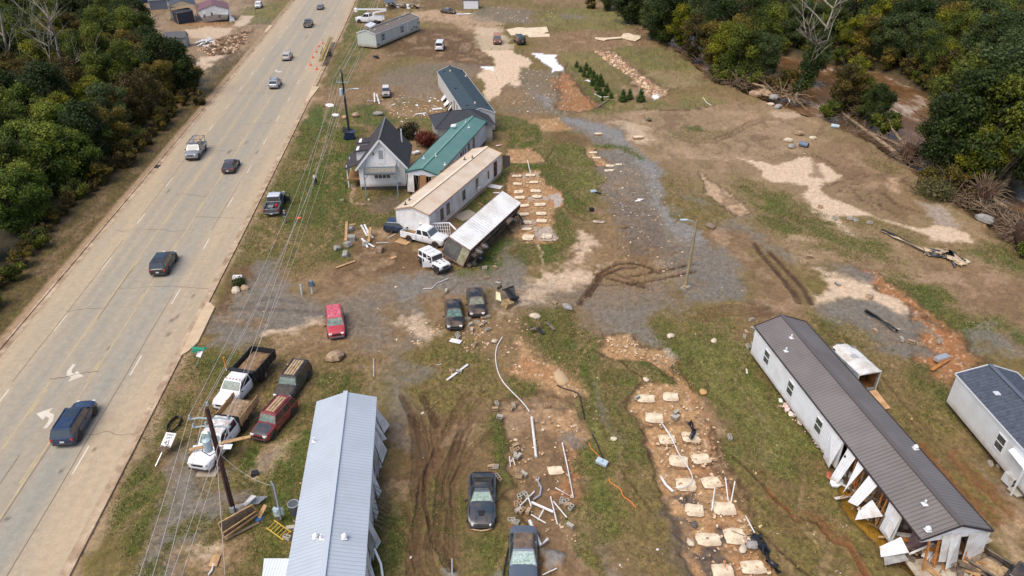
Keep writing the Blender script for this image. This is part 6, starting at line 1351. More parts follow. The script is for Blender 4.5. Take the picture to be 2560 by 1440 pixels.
y=50.
while y<150:
 xk=kerb(y,KL);i=rr.choice([7,8,9,8,9]);plant(i,xk-rr.uniform(4.2,7.0),y,0,rr.uniform(.4,.9),f'{KN[i]} bush spilling onto the grass strip beside the road',f'{KN[i]} bushes beside the road');y+=rr.uniform(1.7,2.9)
for px,py,i,s,lab in((470,235,0,.8,'dark green tree standing alone beside the grey barn roofed shed'),(500,262,8,.8,'bronze bush at the tip of the left wood')):
 p=G(px,py);plant(i,p.x,p.y,0,s,lab)
# --- bare trees rising out of the left wood
def bare(label,base,H,seed,lean,r=.26,name='bare_tree'):
 rr=random.Random(seed);root=thing(name,label,'tree',(base.x,base.y,0));g=MB();o=[];pts=[Vector((0,0,-.5))]
 for i in range(1,7):pts.append(Vector((lean[0]*i/6+rr.uniform(-.25,.25),lean[1]*i/6,H*i/6)))
 g.tube(pts,[r*(1.1-i/6*.85)for i in range(7)],8);g.build('trunk',barkp,root,smooth=60)
 g=MB()
 for k in range(12):i=rr.randint(2,6);a=rr.uniform(0,6.28);limb(g,rr,pts[i],Vector((math.cos(a),math.sin(a),rr.uniform(.3,1))).normalized(),H*rr.uniform(.25,.45),r*.42,2,o)
 g.build('crown',barkp,root,smooth=60);return root
bare('pale leafless tree with forked limbs above the left wood, leftmost of two',G(35,215),19,3,(2.5,1),.34)
bare('pale leafless tree with many upright twigs, right of the other bare tree',G(180,250),18,8,(1.5,-1),.28)
bare('slender leafless sapling between the two taller bare trees',G(130,230),13,21,(3.5,0),.16)
# --- riverside, near bank
NB=[(1540,20,0,1.0),(1610,60,2,1.0),(1650,75,1,1.0),(1700,85,0,1.0),(1745,120,6,1.0),(1790,150,0,.95),(1840,170,2,.9),(1890,175,1,.9),(2020,200,6,.6),(2150,275,7,1.2),(2440,400,6,1.2),(2500,380,0,1.15),(2350,400,1,1.0),(1470,22,9,.8),(1510,28,6,.6),(1560,60,6,.85),(1585,62,0,.8),(1625,100,6,.75),(1655,110,0,.85),(1690,118,3,.8),(1725,145,4,.85),(1765,168,2,.8),(1800,190,3,.85),(1832,205,1,.75),(1790,205,7,1.1),(1860,215,7,1.2),(1895,205,6,.62),(1925,232,8,1.1),(1960,235,9,1.1),(2095,285,4,.8),(2118,268,3,.72),(2170,312,0,.5),(2060,290,7,.9),(2200,330,7,1.0),(2130,300,8,.9),(2335,430,0,.85),(2390,440,0,1.1),(2450,452,1,1.0),(2420,470,3,.7),(2510,430,0,1.15),(2360,480,9,.85),(2300,470,9,.7),(2410,505,8,.6),(2560,480,2,.9),(2560,640,7,.6)]
for k,(px,py,i,s)in enumerate(NB):
 p=G(px,py);b='bush' if i>6 else 'tree'
 ref=('by the upper riverside lawn' if px<1700 else 'above the driftwood' if px<1850 else 'beside the driftwood pile' if px<2000 else 'by the fallen log' if px<2250 else 'over the uprooted stumps at the right')
 s*=1.0 if i>6 else 1.22
 plant(i,p.x+1.0,p.y+.5,-.4,s,f'{KN[i]} {b} on the near river bank {ref}',f'{KN[i]} {b}s on the near river bank {ref}')
def pale_trunk_tree():
 p=G(1988,250);r=bare('leaning tree with a pale bare top and ivy on its lower trunk by the river',p,19,31,(6.5,5),.34);cen=[];rad=[]
 for i in range(12):t=.12+i*.045;cen.append((6.5*t+rnd.uniform(-.8,.8),5*t+rnd.uniform(-.8,.8),19*t));rad.append(rnd.uniform(.9,1.5))
 leaves('ivy',cen,rad,4200,.34,PG['dark']+[(60,86,34)],5,r)
pale_trunk_tree()
# big leaning riverside tree at the right edge
rt=make_tree('riverside_tree','large forked tree leaning over the brown river at the right edge',15,5.2,5,26,9500,.42,PG['dark']+[(110,112,40)],61,trunk_r=.42,lean=(5,3),stems=2);p=G(2478,488);rt.location=(p.x,p.y,-.5)
# --- far bank wood
rr=random.Random(9)
for row in range(0,11):
 for k in range(44):
  t=k/43;i0=t*(len(_rf)-1);a=int(min(i0,len(_rf)-2));q=_rf[a].lerp(_rf[a+1],i0-a)+Vector((5.5+row*8.2+rr.uniform(-2,2),3+row*3.0+rr.uniform(-3,3),0))
  if row and rr.random()<.12:continue
  px,py=P2x(q.x,q.y,8)
  if px>2650 or py<-75 or(row>2 and rr.random()<.25):continue
  i=rr.choice([1,6,0,2,1,3,6,0,4]if px>1950 else[0,2,4,6,0]);s=rr.uniform(.85,1.15)*(.8 if row==0 else 1)
  where='at the water edge of the far bank' if row==0 else('in the far bank wood above the river bend' if px<2250 else 'in the far bank wood at the upper right')
  plant(i,q.x,q.y,0,s,f'{KN[i]} tree {where}',f'{KN[i]} trees {where}')
  if row==0:plant(7+k%3,q.x-3.2,q.y-2.5,-.4,rr.uniform(.6,1.1),f'{KN[7 + k % 3]} bush at the water edge of the far bank',f'{KN[7 + k % 3]} bushes at the water edge of the far bank')
# --- row of young conifers
def conifer(label,seed):
 rr=random.Random(seed);root=thing('young_conifer',label,'conifer',(0,0,0),0,'young conifers planted in a strip of lawn');g=MB();g.tube([(0,0,-.1),(0,0,2.2)],[.06,.015],5);g.build('trunk',barkm,root)
 cen=[(rr.uniform(-.1,.1),rr.uniform(-.1,.1),.25+i*.2)for i in range(10)];rad=[.62*(1-i/12)+.1 for i in range(10)];leaves('crown',cen,rad,900,.2,[(50,72,32),(70,96,42),(92,116,56)],seed,root,.5);return root
cf=conifer('young dark green conifer in the planted strip of lawn above the gravel road',3);first=True
for(x,y,s)in((150,605,.8),(185,648,.8),(235,632,1),(270,665,.9),(215,690,.8),(300,700,.9),(290,770,.9),(330,745,1),(335,812,1),(380,780,.9),(420,830,1),(355,860,1),(365,720,.8),(460,885,.7),(380,905,.5),(345,780,1),(405,860,.8),(250,700,.7)):
 p=K('c4',x,y)
 s*=.82
 if first:cf.location=(p.x,p.y,0);cf.scale=(s,)*3;first=False
 else:dup(cf,(p.x,p.y,0),rnd.uniform(0,6),None,None,s)
for(x,y,s,lab)in((565,915,1.1,'young conifer standing apart, left of the two below the planted strip'),(625,895,.95,'young conifer in a mud ring between two other lone conifers'),(725,915,1.15,'young conifer in a sandy ring, rightmost below the planted strip')):
 p=K('c4',x,y);o=dup(cf,(p.x,p.y,0),1,lab,None,s);del o['group']
def bush(name,label,px,py,r,h,pal,n,seed,size=.22):
 p=G(px,py);root=thing(name,label,'shrub',(p.x,p.y,0));rr=random.Random(seed);g=MB()
 for i in range(7):a=i*.9;g.tube([(0,0,-.1),(r*.5*math.cos(a),r*.5*math.sin(a),h*.7)],[.05,.02],5)
 g.build('stems',barkm,root);cen=[(rr.uniform(-.5,.5)*r,rr.uniform(-.5,.5)*r,h*rr.uniform(.35,.7))for _ in range(9)];leaves('foliage',cen,[r*.55]*9,n,size,pal,seed,root);return root
bush('round_bush','round dark red bush between the white house and the green roofed home',1071,368,1.9,2.6,[(58,30,28),(98,44,36),(120,60,44)],4200,3)
bush('round_bush','dark green bush behind the charcoal roof of the white house',1018,345,1.9,2.4,[(40,44,26),(66,62,36)],3200,4)
bush('flattened_bush','low grey green bush lying on the sandy bank left of the uprooted stumps',2330,492,2.6,2.0,[(70,78,56),(96,98,66),(120,116,84)],4500,6)
bush('weed_clump','small green weed clump beside the white box on the gravel verge',603,712,.9,.7,[(44,58,30),(70,84,40)],900,7,.16)
# --- brush, logs and roots
brm=mat('dead_brush',srgb(92,74,56),.95,var=(srgb(140,120,98),1.2,.8));rootm=mat('root_mass',srgb(84,58,42),.95,var=(srgb(52,38,28),2,.9),bump=(3,.8));logm=mat('bare_log',srgb(158,134,104),.9,var=(srgb(110,88,66),1.0,.8))
def brush(label,c,pts,n,L,h,seed,r=.035,name='brush_pile',m=None):
 rr=random.Random(seed);P=[K(c,*p)for p in pts];g=MB()
 for i in range(n):
  t=rr.uniform(0,len(P)-1.001);a=int(t);q=P[a].lerp(P[a+1],t-a)+Vector((rr.gauss(0,1.0),rr.gauss(0,1.0),abs(rr.gauss(0,h*.5))-.3));d=Vector((rr.uniform(-1,1),rr.uniform(-1,1),rr.uniform(-.3,.5))).normalized()*rr.uniform(.4,1)*L
  m1=q+d*.5+Vector((0,0,rr.uniform(-.2,.3)));rad=r*rr.uniform(.5,2.2);g.tube([q,m1,q+d],[rad,rad*.8,rad*.3],4)
 o=g.build(name,m or brm);return tag(o,label,'brush pile')
brush('long tangle of dead branches under the trees by the planted lawn','c4',[(1380,700),(1500,760),(1640,790),(1780,780),(1900,800),(2050,850)],420,3.2,2.2,1)
brush('grey driftwood and planks heaped against the leaning pale topped tree','c4',[(1850,820),(1950,850),(2080,880),(2160,900)],150,3.5,1.6,2,.06,m=logm)
brush('dark dead branches along the fallen log beside the river','c5',[(470,860),(600,930),(740,1010),(900,1090),(980,1160)],330,2.6,1.2,3)
brush('dead branches and leaves below the large riverside tree','d4',[(1180,380),(1320,440),(1450,480),(1560,480)],260,2.4,1.2,4)
brush('tangled roots and branches at the water edge on the far right','d4',[(1560,480),(1640,520),(1760,600),(1880,700),(1960,740)],380,2.6,1.4,5,.05)
brush('dead twigs caught under trees at the edge of the upper lawn','c4',[(620,230),(760,300),(900,380),(1080,440),(1250,540)],260,2.2,.8,6)
def log(label,a,b,r,seed=0,name='fallen_log',z=(.3,.5),m=None):
 rr=random.Random(seed);a,b=a.copy(),b.copy();a.z,b.z=z;pts=[a.lerp(b,i/6)+Vector((rr.uniform(-.1,.1),rr.uniform(-.1,.1),rr.uniform(-.05,.08)))for i in range(7)];g=MB();g.tube(pts,[r*(.55+.5*i/6)for i in range(7)],9)
 for i in range(3):k=rr.randint(1,4);g.tube([pts[k],pts[k]+Vector((rr.uniform(-1,1),rr.uniform(-1,1),rr.uniform(.4,1)))],[r*.3,r*.1],5)
 return tag(g.build(name,m or logm,smooth=60),label,'fallen log')
log('long pale fallen trunk lying along the river bank with its roots at the right',K('c5',530,840),K('c5',960,1180),.34,1)
log('short peeled trunk leaning towards the same upturned roots',K('c5',905,1000),K('c5',1020,1130),.24,2,z=(1.2,.6))
log('dark trunk lying across the bank at the right frame edge',K('d4',1520,440),K('d4',1900,660),.36,3,m=barkm)
log('slim leaning log crossing the gap below the riverside tree',K('d4',1700,530),K('d4',1950,620),.2,5,m=barkm)
log('grey trunk leaning out of the tangled roots towards the water',K('d4',1600,470),K('d4',1800,560),.25,11,z=(1.6,.4))
log('long bare trunk under the dark brush of the right bank',K('c5',760,1010),K('c5',1120,1200),.26,12,z=(.4,1.0))
log('pale trunk lying across the driftwood pile by the leaning tree',K('c4',1700,790),K('c4',2010,850),.3,13,z=(1.0,.5))
brush('brown tangle of roots and vines where the river bends at the right','c5',[(980,1180),(1120,1230),(1300,1330),(1450,1400)],300,2.8,1.8,14,.045)
log('thin broken log beside the red brown stones of the upper lawn',K('c4',770,300),K('c4',900,355),.16,6)
def rootball(label,px,py,r,seed):
 p=G(px,py);rr=random.Random(seed);root=thing('root_ball',label,'root ball',(p.x,p.y,r*.6));g=MB()
 n=12;secs=[]
 for i in range(n+1):
  th=math.pi*i/n;secs.append([(r*.62*math.cos(th),r*math.sin(th)*math.cos(f)*rr.uniform(.8,1.1),r*math.sin(th)*math.sin(f)*rr.uniform(.8,1.1))for f in[2*math.pi*j/12 for j in range(12)]])
 g.loft(secs,cap=False);g.build('soil_clod',rootm,root,smooth=30);g=MB()
 for i in range(110):
  d=Vector((rr.gauss(0,.6),rr.gauss(0,1),rr.gauss(0,1))).normalized();q=d*r*.8;g.tube([q,q+d*r*.4+Vector((rr.uniform(-.3,.3),)*3),q+d*r*rr.uniform(.7,1.2)+Vector((rr.uniform(-.4,.4),rr.uniform(-.4,.4),-.3))],[.07,.05,.02],4)
 g.build('roots',brm,root);return root
rootball('brown upturned root plate at the end of the long pale fallen trunk',2268,400,1.7,1);rootball('tan tangled root ball below the forked riverside tree',2455,500,1.9,2);rootball('dark root plate cut by the right frame edge',2560,605,2.0,3)
# ================================================================ STONES, BLOCKS, PADS, PIPES
def rock(label,p,r,m=None,flat=.6,seed=None,group=None,name='rock',cat='rock',sx=1.4):
 rr=random.Random(seed if seed is not None else rnd.random());g=MB();n=8;r*=.85;secs=[];rz_=rr.uniform(0,3.1)
 for i in range(6):
  th=math.pi*i/5;k=max(.02,math.sin(th));secs.append([(r*sx*k*math.cos(f)*rr.uniform(.8,1.12),r*k*math.sin(f)*rr.uniform(.8,1.12),-r*flat*math.cos(th))for f in[2*math.pi*j/n for j in range(n)]])
 g.loft(secs);o=g.build(name,m or mat('tan_rock',srgb(176,150,120),.9,var=(srgb(120,96,76),1.5,.9),bump=(3,.5)),smooth=35);o.location=(p.x,p.y,p.z+r*flat*.55);o.rotation_euler=(rr.uniform(-.15,.15),rr.uniform(-.15,.15),rz_);return tag(o,label,cat,group)
greyr=mat('grey_rock',srgb(156,152,146),.9,var=(srgb(110,104,98),1.5,.8),bump=(3,.5));paler=mat('pale_rock',srgb(206,192,168),.9,var=(srgb(160,138,110),1.5,.8))
rock('lone brown boulder on the grass below the red hatchback',G(838,896),.95,seed=4,sx=1.3)
rock('pale block of stone on the verge by the white box',G(591,728),.6,paler,seed=5,flat=.5);rock('brown stone beside the pale block on the verge',G(612,722),.5,seed=6)
for c,x,y,r_,m_,lab in(('c4',1755,860,1.2,None,'flat tan boulder at the lower edge of the driftwood'),('c4',1850,855,1.4,None,'long tan boulder in the middle of the driftwood edge'),('c4',1925,885,1.0,greyr,'grey boulder at the river end of the driftwood edge'),('c4',1960,970,.9,greyr,'flat grey stone below the driftwood edge'),('c4',1895,945,.6,paler,'small pale stone below the driftwood edge'),('c4',802,1085,.6,mat('mossy_rock',srgb(92,84,62),.95),'mossy stump sized rock alone on the wet mud'),('c4',1740,760,.8,mat('orange_wood',srgb(206,152,80),.9),'orange split stone in the dead branches'),('d4',370,128,.7,greyr,'grey boulder left of the blue barrel'),('d4',350,88,.7,paler,'pale boulder above the grey boulder near the barrel'),('d4',415,42,.8,None,'brown rock topmost of the stones near the barrel'),('d4',512,72,.6,paler,'pale flat stone right of the others near the barrel'),('d4',1658,622,1.1,greyr,'large grey boulder below the tangled roots'),('d4',1525,895,.5,paler,'small white stone beside the black fabric pile'),('d3',1668,865,.7,mat('brown_lump',srgb(130,112,96),.9),'brown rock on the mud right of the wooden light pole'),('d3',1020,866,.4,mat('ochre_lump',srgb(120,92,56),.9),'ochre lump on the brown gravel'),('c3',130,1310,.9,None,'tan rock on the lawn beside the dark pole'),('c3',385,1295,.9,greyr,'grey concrete lump on the lawn above the white house'),('c3',10,1330,.7,None,'flat tan stone on the verge beside the wires'),('e1',1435,430,.55,paler,'pale rock beside the green patch right of the overturned cart'),('e1',1740,345,.6,greyr,'grey rock on the right side of the green patch'),('e1',1048,662,.35,paler,'small pale stone beside the start of the white conduit'),('e2',675,282,.45,paler,'pale rock at the head of the clay strip'),('e2',1042,322,.35,paler,'pale rock in the middle of the lawn beside the clay strip'),('e2',948,762,.4,mat('ochre_rock',srgb(190,150,96),.9),'ochre boulder at the washed out edge of the clay strip'),('e2',462,655,.32,paler,'pale stone wedged below the turf mound'),('e2',185,1160,.28,paler,'round pale stone on the grass left of the clay strip'),('e6',1530,1140,.45,greyr,'grey stone beside the black plastic sheet'),('e6',940,930,.3,mat('dark_rock',srgb(96,90,84),.9),'dark stone between two rows of pads'),('e6',905,1115,.28,paler,'pale stone left of the lower pads'),('e6',1425,1180,.35,paler,'pale stone below the black plastic end')):
 rock(lab,K(c,x,y),r_,m_,seed=int(x))
stm=mat('concrete_lump',srgb(158,156,150),.9,var=(srgb(120,112,100),1.5,.7))
for k,(x,y,s)in enumerate(((112,990,.8),(125,1065,.9),(95,1112,.8),(12,1142,.7),(78,1190,.75),(232,1108,.7),(345,1155,.9))):
 lab=['grey footing chunk at the upper end of the leaning timber','large grey footing chunk beside the leaning timber','grey footing chunk below the large one','white capped grey block standing alone on the grass','grey block with a tan board under it','pale chunk under the splintered white boards','largest brown footing chunk left of the off-road car'][k]
 p=K('d2',x,y);g=MB();g.box((0,0,0),(1.1*s,.85*s,.75*s));g.box((.1,.05,.38*s),(.8*s,.6*s,.12*s));o=g.build('concrete_footing',stm if k!=6 else mat('brown_concrete',srgb(150,128,104),.9,var=(srgb(110,92,74),1.5,.8)),bevel=.08);o.location=(p.x,p.y,.3*s);o.rotation_euler=(rnd.uniform(-.4,.4),rnd.uniform(-.4,.4),rnd.uniform(0,3));tag(o,lab,'concrete footing')
# --- foundation pads
padm=mat('pad_concrete',srgb(228,212,182),.9,var=(srgb(204,182,150),1.2,.7),dirt=(srgb(140,114,90),1.1,.35),bump=(4,.4))
def pad(label,c,x,y,w,d,rz=0,seed=0,z=-.19,group=None):
 p=K(c,x,y);rr=random.Random(seed*7+3);n=18;g=MB();V=[]
 for i in range(n):
  a=2*math.pi*i/n;ca,sa=math.cos(a),math.sin(a);k=.96/max(abs(ca),abs(sa))**.9;V.append((ca*k*w/2*rr.uniform(.93,1.06),sa*k*d/2*rr.uniform(.92,1.07)))
 top=[(a,b,.2)for a,b in V];mid=[(a*1.01,b*1.01,.17)for a,b in V];bot=[(a*.98,b*.98,-.1)for a,b in V]
 g.add(top+mid+bot,[tuple(range(n))]+[]);g.add(top+mid+bot,[(i,n+i,n+(i+1)%n,(i+1)%n)for i in range(n)]+[(n+i,2*n+i,2*n+(i+1)%n,n+(i+1)%n)for i in range(n)],1)
 if rr.random()<.6:q=rr.uniform(-.3,.3)*w;g.cyl((q,0,.19),(q,.02,.21),.07,n=7,mi=1)
 o=g.build('foundation_pad',[padm,mat('clay_stained_edge',srgb(140,108,80),.9,var=(srgb(180,156,128),3,.6))]);o.location=(p.x,p.y,z);o.rotation_euler=(rr.uniform(-.04,.04),rr.uniform(-.04,.04),rz+rr.uniform(-.12,.12));o.scale=(rr.uniform(.88,1.08),rr.uniform(.85,1.1),1);tag(o,label,'concrete pad',group or 'concrete foundation pads left on the bare clay')
ordn=['first','second','third','fourth','fifth','sixth','seventh','eighth','ninth']
for i,(x,y)in enumerate(((215,478),(222,537),(230,597),(238,640),(270,700),(270,765),(285,825),(290,875),(300,938))):pad(f'{ordn[i]} pad from the top in the column beside the tipped trailer','d3',x,y,1.45,1.0 if i<8 else 1.6,rnd.uniform(-.1,.1),i)
for i,(x,y)in enumerate(((318,472),(343,525),(357,590),(368,633),(388,692),(398,760),(402,815),(440,930))):pad(f'{ordn[i]} pad from the top in the column beside the middle lawn','d3',x,y,1.5,1.0 if i<7 else 1.5,rnd.uniform(-.15,.1),20+i)
for i,(x,y)in enumerate(((788,303),(815,342),(915,402),(978,392),(907,436))):pad(['topmost pad','second pad','greyish pad','stacked looking pad','lowest pad'][i]+' of the small group at the bend of the gravel road','d3',x,y,1.35,.8,0,40+i)
pad('long pad lying on the blue grey gravel bend, left of the similar one','d3',827,173,1.5,.8,0,50,.1);pad('long pad at the right side of the gravel road bend','d3',1125,198,1.9,1.1,0,51,.12)
for i,(c,x,y)in enumerate((('e2',462,810),('e2',535,975),('e2',645,1160),('e2',742,1345),('e6',860,525),('e6',945,780),('e6',1085,1075),('e6',1225,1395))):pad(f'{ordn[i]} pad from the top in the left column of the long clay strip',c,x,y,1.6,1.3 if i else 1.0,-.05,60+i)
for i,(c,x,y)in enumerate((('e2',675,795),('e2',848,1140),('e2',933,1325),('e6',1115,505),('e6',1240,765),('e6',1350,1040),('e6',1530,1350))):pad(f'{ordn[i]} pad from the top in the right column of the long clay strip',c,x,y,1.5 if i<4 else 1.6,1.25,.05,80+i)
pad('single pad in the mud between the sports coupe and the lawn','e5',1757,492,1.3,.85,.1,99,-.15)
# --- cinder blocks
blk=mat('cinder_block',srgb(172,166,152),.95,var=(srgb(140,128,110),2,.8));blkt=mat('muddy_block',srgb(176,150,118),.95,var=(srgb(140,112,84),2,.8))
def block_mesh(m):
 g=MB();L_,W_,H_,t=.42,.21,.21,.04
 for y in(-W_/2+t/2,W_/2-t/2):g.box((0,y,0),(L_,t,H_))
 for x in(-L_/2+t/2,0,L_/2-t/2):g.box((x,0,0),(t,W_-2*t,H_))
 o=g.build('cinder_block',m);me=o.data;bpy.data.objects.remove(o);return me
BM=[block_mesh(blk),block_mesh(blkt)]
def blocks(label,c,pts,group=None,s=1.25):
 for(x,y)in pts:
  p=K(c,x,y);o=bpy.data.objects.new('cinder_block',BM[rnd.random()<.35]);C.objects.link(o);up=rnd.random()<.5;o.location=(p.x,p.y,.14*s);o.scale=(s,)*3
  o.rotation_euler=((0 if up else R(90))+rnd.uniform(-.15,.15),rnd.uniform(-.15,.15),rnd.uniform(0,3.1));tag(o,label,'cinder block',group or('blocks: '+label))
blocks('cinder block scattered on the gravel below the two black sedans','e1',[(792,460),(820,510),(833,560),(882,490),(905,500),(918,520),(947,495),(982,560),(943,450),(980,438)])
blocks('cinder block near the long diagonal board on the grass','e1',[(645,945),(710,958)]);blocks('cinder block in the dirt below the white panel near the sedans','e1',[(705,632),(865,695),(695,605)])
blocks('cinder block at the tail of the sedan with the smashed windshield','e1',[(590,190)]);blocks('cinder block on the gravel behind the sedan with the clean windshield','e1',[(1080,120),(970,65)]);blocks('cinder block alone right of the overturned black cart','e1',[(1620,300)])
blocks('cinder block at the top end of the muddy foundation bed','e1',[(1070,1260),(1052,1310),(1098,1385),(1210,1300),(1235,1265),(1225,1280),(1545,1280)])
blocks('cinder block behind the tail of the grey sports coupe','e5',[(1180,470),(1218,470),(1250,580),(1238,560)]);blocks('cinder block alone on the grass edge above the sports coupe','e5',[(1260,20)])
blocks('cinder block in the cluster left of the long white pipe','e5',[(1400,280),(1370,325),(1410,320),(1395,370),(1427,375)]);blocks('cinder block in the pair above the pipe heap','e5',[(1430,555),(1478,535)])
blocks('cinder block in the heap with crossed white pipes','e5',[(1465,720),(1435,750),(1500,735),(1405,815),(1440,800),(1460,865),(1515,870),(1425,860)]);blocks('cinder block in the heap beside the red soil at the bed edge','e5',[(1815,775),(1850,785),(1870,815),(1900,840),(1890,1000)])
blocks('cinder block at the tail of the blue grey convertible','e5',[(1365,950),(1400,968)]);blocks('cinder block with a pole on it at the head of the clay strip pads','e2',[(385,815)]);blocks('cinder block standing in the sunken puddle among the pads','e2',[(720,940),(728,985),(700,985)])
blocks('cinder block in the scatter at the far end of the brown roofed home','e2',[(1320,255),(1305,290),(1335,375),(1375,360),(1405,410),(1460,480),(1425,470),(1400,345),(1405,275),(1380,225),(1365,145)])
blocks('half buried long block in the washed out bank','e2',[(1180,1155)]);blocks('cinder block piled under the grey shingled home','e3',[(1490,712),(1520,740),(1550,745),(1535,715),(1690,1075),(1760,1060),(1790,1070),(1815,1060),(1755,1085),(1840,1050),(1830,1075)])
blocks('grey block stranded on the mud above the tyre ruts','d4',[(445,912),(488,868)],s=1.7);blocks('grey block on the sandy wash left of the river','d4',[(560,535),(655,612),(755,612),(795,625),(890,640)],s=1.6);blocks('grey block on the pale sand fan','d4',[(675,1050),(895,1120),(885,1135)],s=1.6)
blocks('cinder block lying at the foot of the wooden light pole','d3',[(1480,1330)],s=1.5);blocks('grey block below the wheels of the tipped trailer','d2',[(1163,1292),(1245,1290)],s=1.4);blocks('block scrap on the gravel patch beside the orange wash','e3',[(925,190),(1165,262),(1225,280),(1355,258),(1070,185),(1100,245)],s=1.4)
blocks('brick sized block on the lawn in front of the white house','d2',[(258,762),(212,800),(47,760)],s=1.2);blocks('cinder block by the yellow ladder','e4',[(1395,1062),(1370,1138)],s=1.3)
# --- pipes, boards, cables
pvc=mat('white_pvc',(.76,.75,.72),.45,dirt=(mud_c,2,.3));boardw=mat('white_board_scrap',(.74,.74,.72),.6,dirt=(mud_c,1.5,.4));blkcab=mat('black_cable',(.02,.02,.022),.6);orgcab=mat('orange_cable',(.7,.22,.04),.5)
def pipe(label,c,pts,r=.06,m=None,name='pipe',cat='pipe',z=.1,group=None,arc=False):
 P=[K(c,*p)for p in pts]
 for i,p in enumerate(P):p.z=z[i]if isinstance(z,(list,tuple))else z
 if arc and len(P)>2:
  Q=[]
  for i in range(len(P)-1):
   a,b,c_,d=P[max(i-1,0)],P[i],P[i+1],P[min(i+2,len(P)-1)]
   for k in range(5):t=k/5;Q.append(.5*((2*b)+(c_-a)*t+(2*a-5*b+4*c_-d)*t*t+(3*b-a-3*c_+d)*t**3))
  P=Q+[P[-1]]
 g=MB();g.tube(P,r,7);return tag(g.build(name,m or pvc,smooth=50),label,cat,group)
pipe('thin white conduit curving down from the overturned cart to the muddy bed','e1',[(1120,625),(1070,720),(1058,830),(1080,950),(1130,1050),(1200,1130),(1290,1220),(1350,1290),(1375,1330)],.05,name='conduit',cat='conduit',arc=True)
pipe('bent white pipe on the gravel above the two black sedans','e1',[(370,165),(455,162),(500,115),(605,70)],.05)
pipe('thick white pipe with an elbow in the middle of the muddy bed','e5',[(1545,20),(1585,375)],.11);pipe('white corner pipe running along the right side of the muddy bed','e5',[(1820,250),(1870,480),(1920,745),(1760,655)],.055)
for a_,b_ in(((1545,790),(1740,890)),((1570,690),(1440,835)),((1715,740),(1775,1000)),((1740,780),(1860,940)),((1500,700),(1540,840)),((1540,900),(1670,990)),((1600,950),(1650,870))):pipe('white pipe or rod in the crossed heap of the muddy bed','e5',[a_,b_],.05 if a_!=(1545,790)else.1,group='crossed white pipes in the muddy bed',z=(.15,.3))
pipe('short thin white pipe at the left rim of the muddy bed','e5',[(1345,370),(1355,465)],.04,group='thin pipes at the bed rim');pipe('short thin white pipe at the left rim of the muddy bed','e5',[(1375,385),(1395,450)],.04,group='thin pipes at the bed rim')
pipe('crumpled grey flue pipe above the pipe heap','e5',[(1610,560),(1600,600),(1630,650),(1620,720),(1560,760)],.07,alu);pipe('white rod at the lower right of the convertible','e5',[(1640,1440),(1770,1380)],.04);pipe('black hose trailing from the side of the convertible','e5',[(1335,1200),(1310,1320),(1290,1440)],.05,blkcab,'hose','hose')
pipe('grey post standing by the lower wheel ruts','e5',[(830,1440),(830,1320)],.05,alu,z=(.1,.4));pipe('bent white gutter leaning on the convertible','e5',[(1525,985),(1625,1180),(1690,1125)],.13,z=(.5,.15,.2),name='gutter',cat='gutter')
pipe('white cable looping over the pads of the long clay strip','e6',[(655,0),(720,100),(780,230),(850,340),(905,430),(915,500),(850,570),(750,580)],.045,name='cable',cat='cable',z=.25,arc=True)
pipe('upper run of the white cable over the pads','e2',[(595,1040),(660,1130),(700,1210)],.045,name='cable',cat='cable',z=.25)
pipe('thick white pipe at the left rim of the long clay strip','e6',[(610,460),(660,540),(730,605)],.1)
for a_,b_ in(((1235,540),(1280,700)),((1330,580),(1310,700)),((1130,645),(1115,800))):pipe('short white pipe standing near the fifth right pad of the clay strip','e6',[b_,a_],.045,group='short standing pipes by the clay strip pads',z=(.1,.9))
pipe('long thin white pipe along the right rim of the clay strip','e6',[(1455,850),(1550,1030),(1610,1160)],.05);pipe('short white pipe crossing the end of the long rim pipe','e6',[(1485,1075),(1610,1160)],.05)
pipe('long white pipe lying below the grey shingled home','e3',[(1500,760),(1640,900),(1760,1040)],.05);pipe('white pipe standing at the top of the trailer side pads','d3',[(320,470),(295,402)],.06,z=(.1,.9));pipe('white pipe frame at the bottom of the trailer side pads','d3',[(425,920),(418,966),(508,966)],.05)
pipe('thin white rod on the grass by the pale roofed home','d6',[(1628,680),(1627,835)],.03);pipe('small white rod on the brown grass','e1',[(500,892),(545,880)],.03);pipe('white curved strip on the lawn near the driftwood','c4',[(1285,880),(1320,930),(1360,950)],.06);pipe('white gutter piece by the young conifers','c4',[(310,850),(370,880),(435,875)],.09)
pipe('tall white cloth strip on the river bank','c4',[(2055,905),(2057,960)],.1,z=(.3,1.0));pipe('thin rod on the brown gravel of the middle lot','d3',[(993,682),(1015,725)],.05,alu);pipe('long pale rod on the pads by the clay edge','e6',[(1310,1010),(1440,1060)],.025,wood_d,z=.24)
pipe('black cable running down the right of the muddy bed','e1',[(1640,1080),(1700,1110),(1800,1140),(1850,1180),(1880,1300),(1900,1400)],.05,blkcab,'cable','cable',arc=True);pipe('black cable beside the pale blue junction box','e5',[(2090,170),(2130,250),(2160,330),(2200,420)],.05,blkcab,'cable','cable')
pipe('orange cable on the grass left of the clay strip','e6',[(90,480),(110,520),(200,580),(230,650),(300,700),(360,770)],.04,orgcab,'cable','cable',arc=True);pipe('short orange cable by the junction box','e5',[(2060,250),(2080,300),(2130,350),(2175,395)],.03,orgcab,'cable','cable')
pipe('orange cord lying on the lowest left pad of the clay strip','e6',[(1235,1310),(1245,1370),(1270,1400)],.03,orgcab,'cable','cable',z=.25)
def board(label,c,a,b,w=.25,m=None,z=.12,t=.05,name='board',cat='board',group=None,zz=None):
 A_,B_=K(c,*a),K(c,*b);A_.z=zz[0]if zz else z;B_.z=zz[1]if zz else z;g=MB();g.bar(A_,B_,w,t);return tag(g.build(name,m or wood_m),label,cat,group)
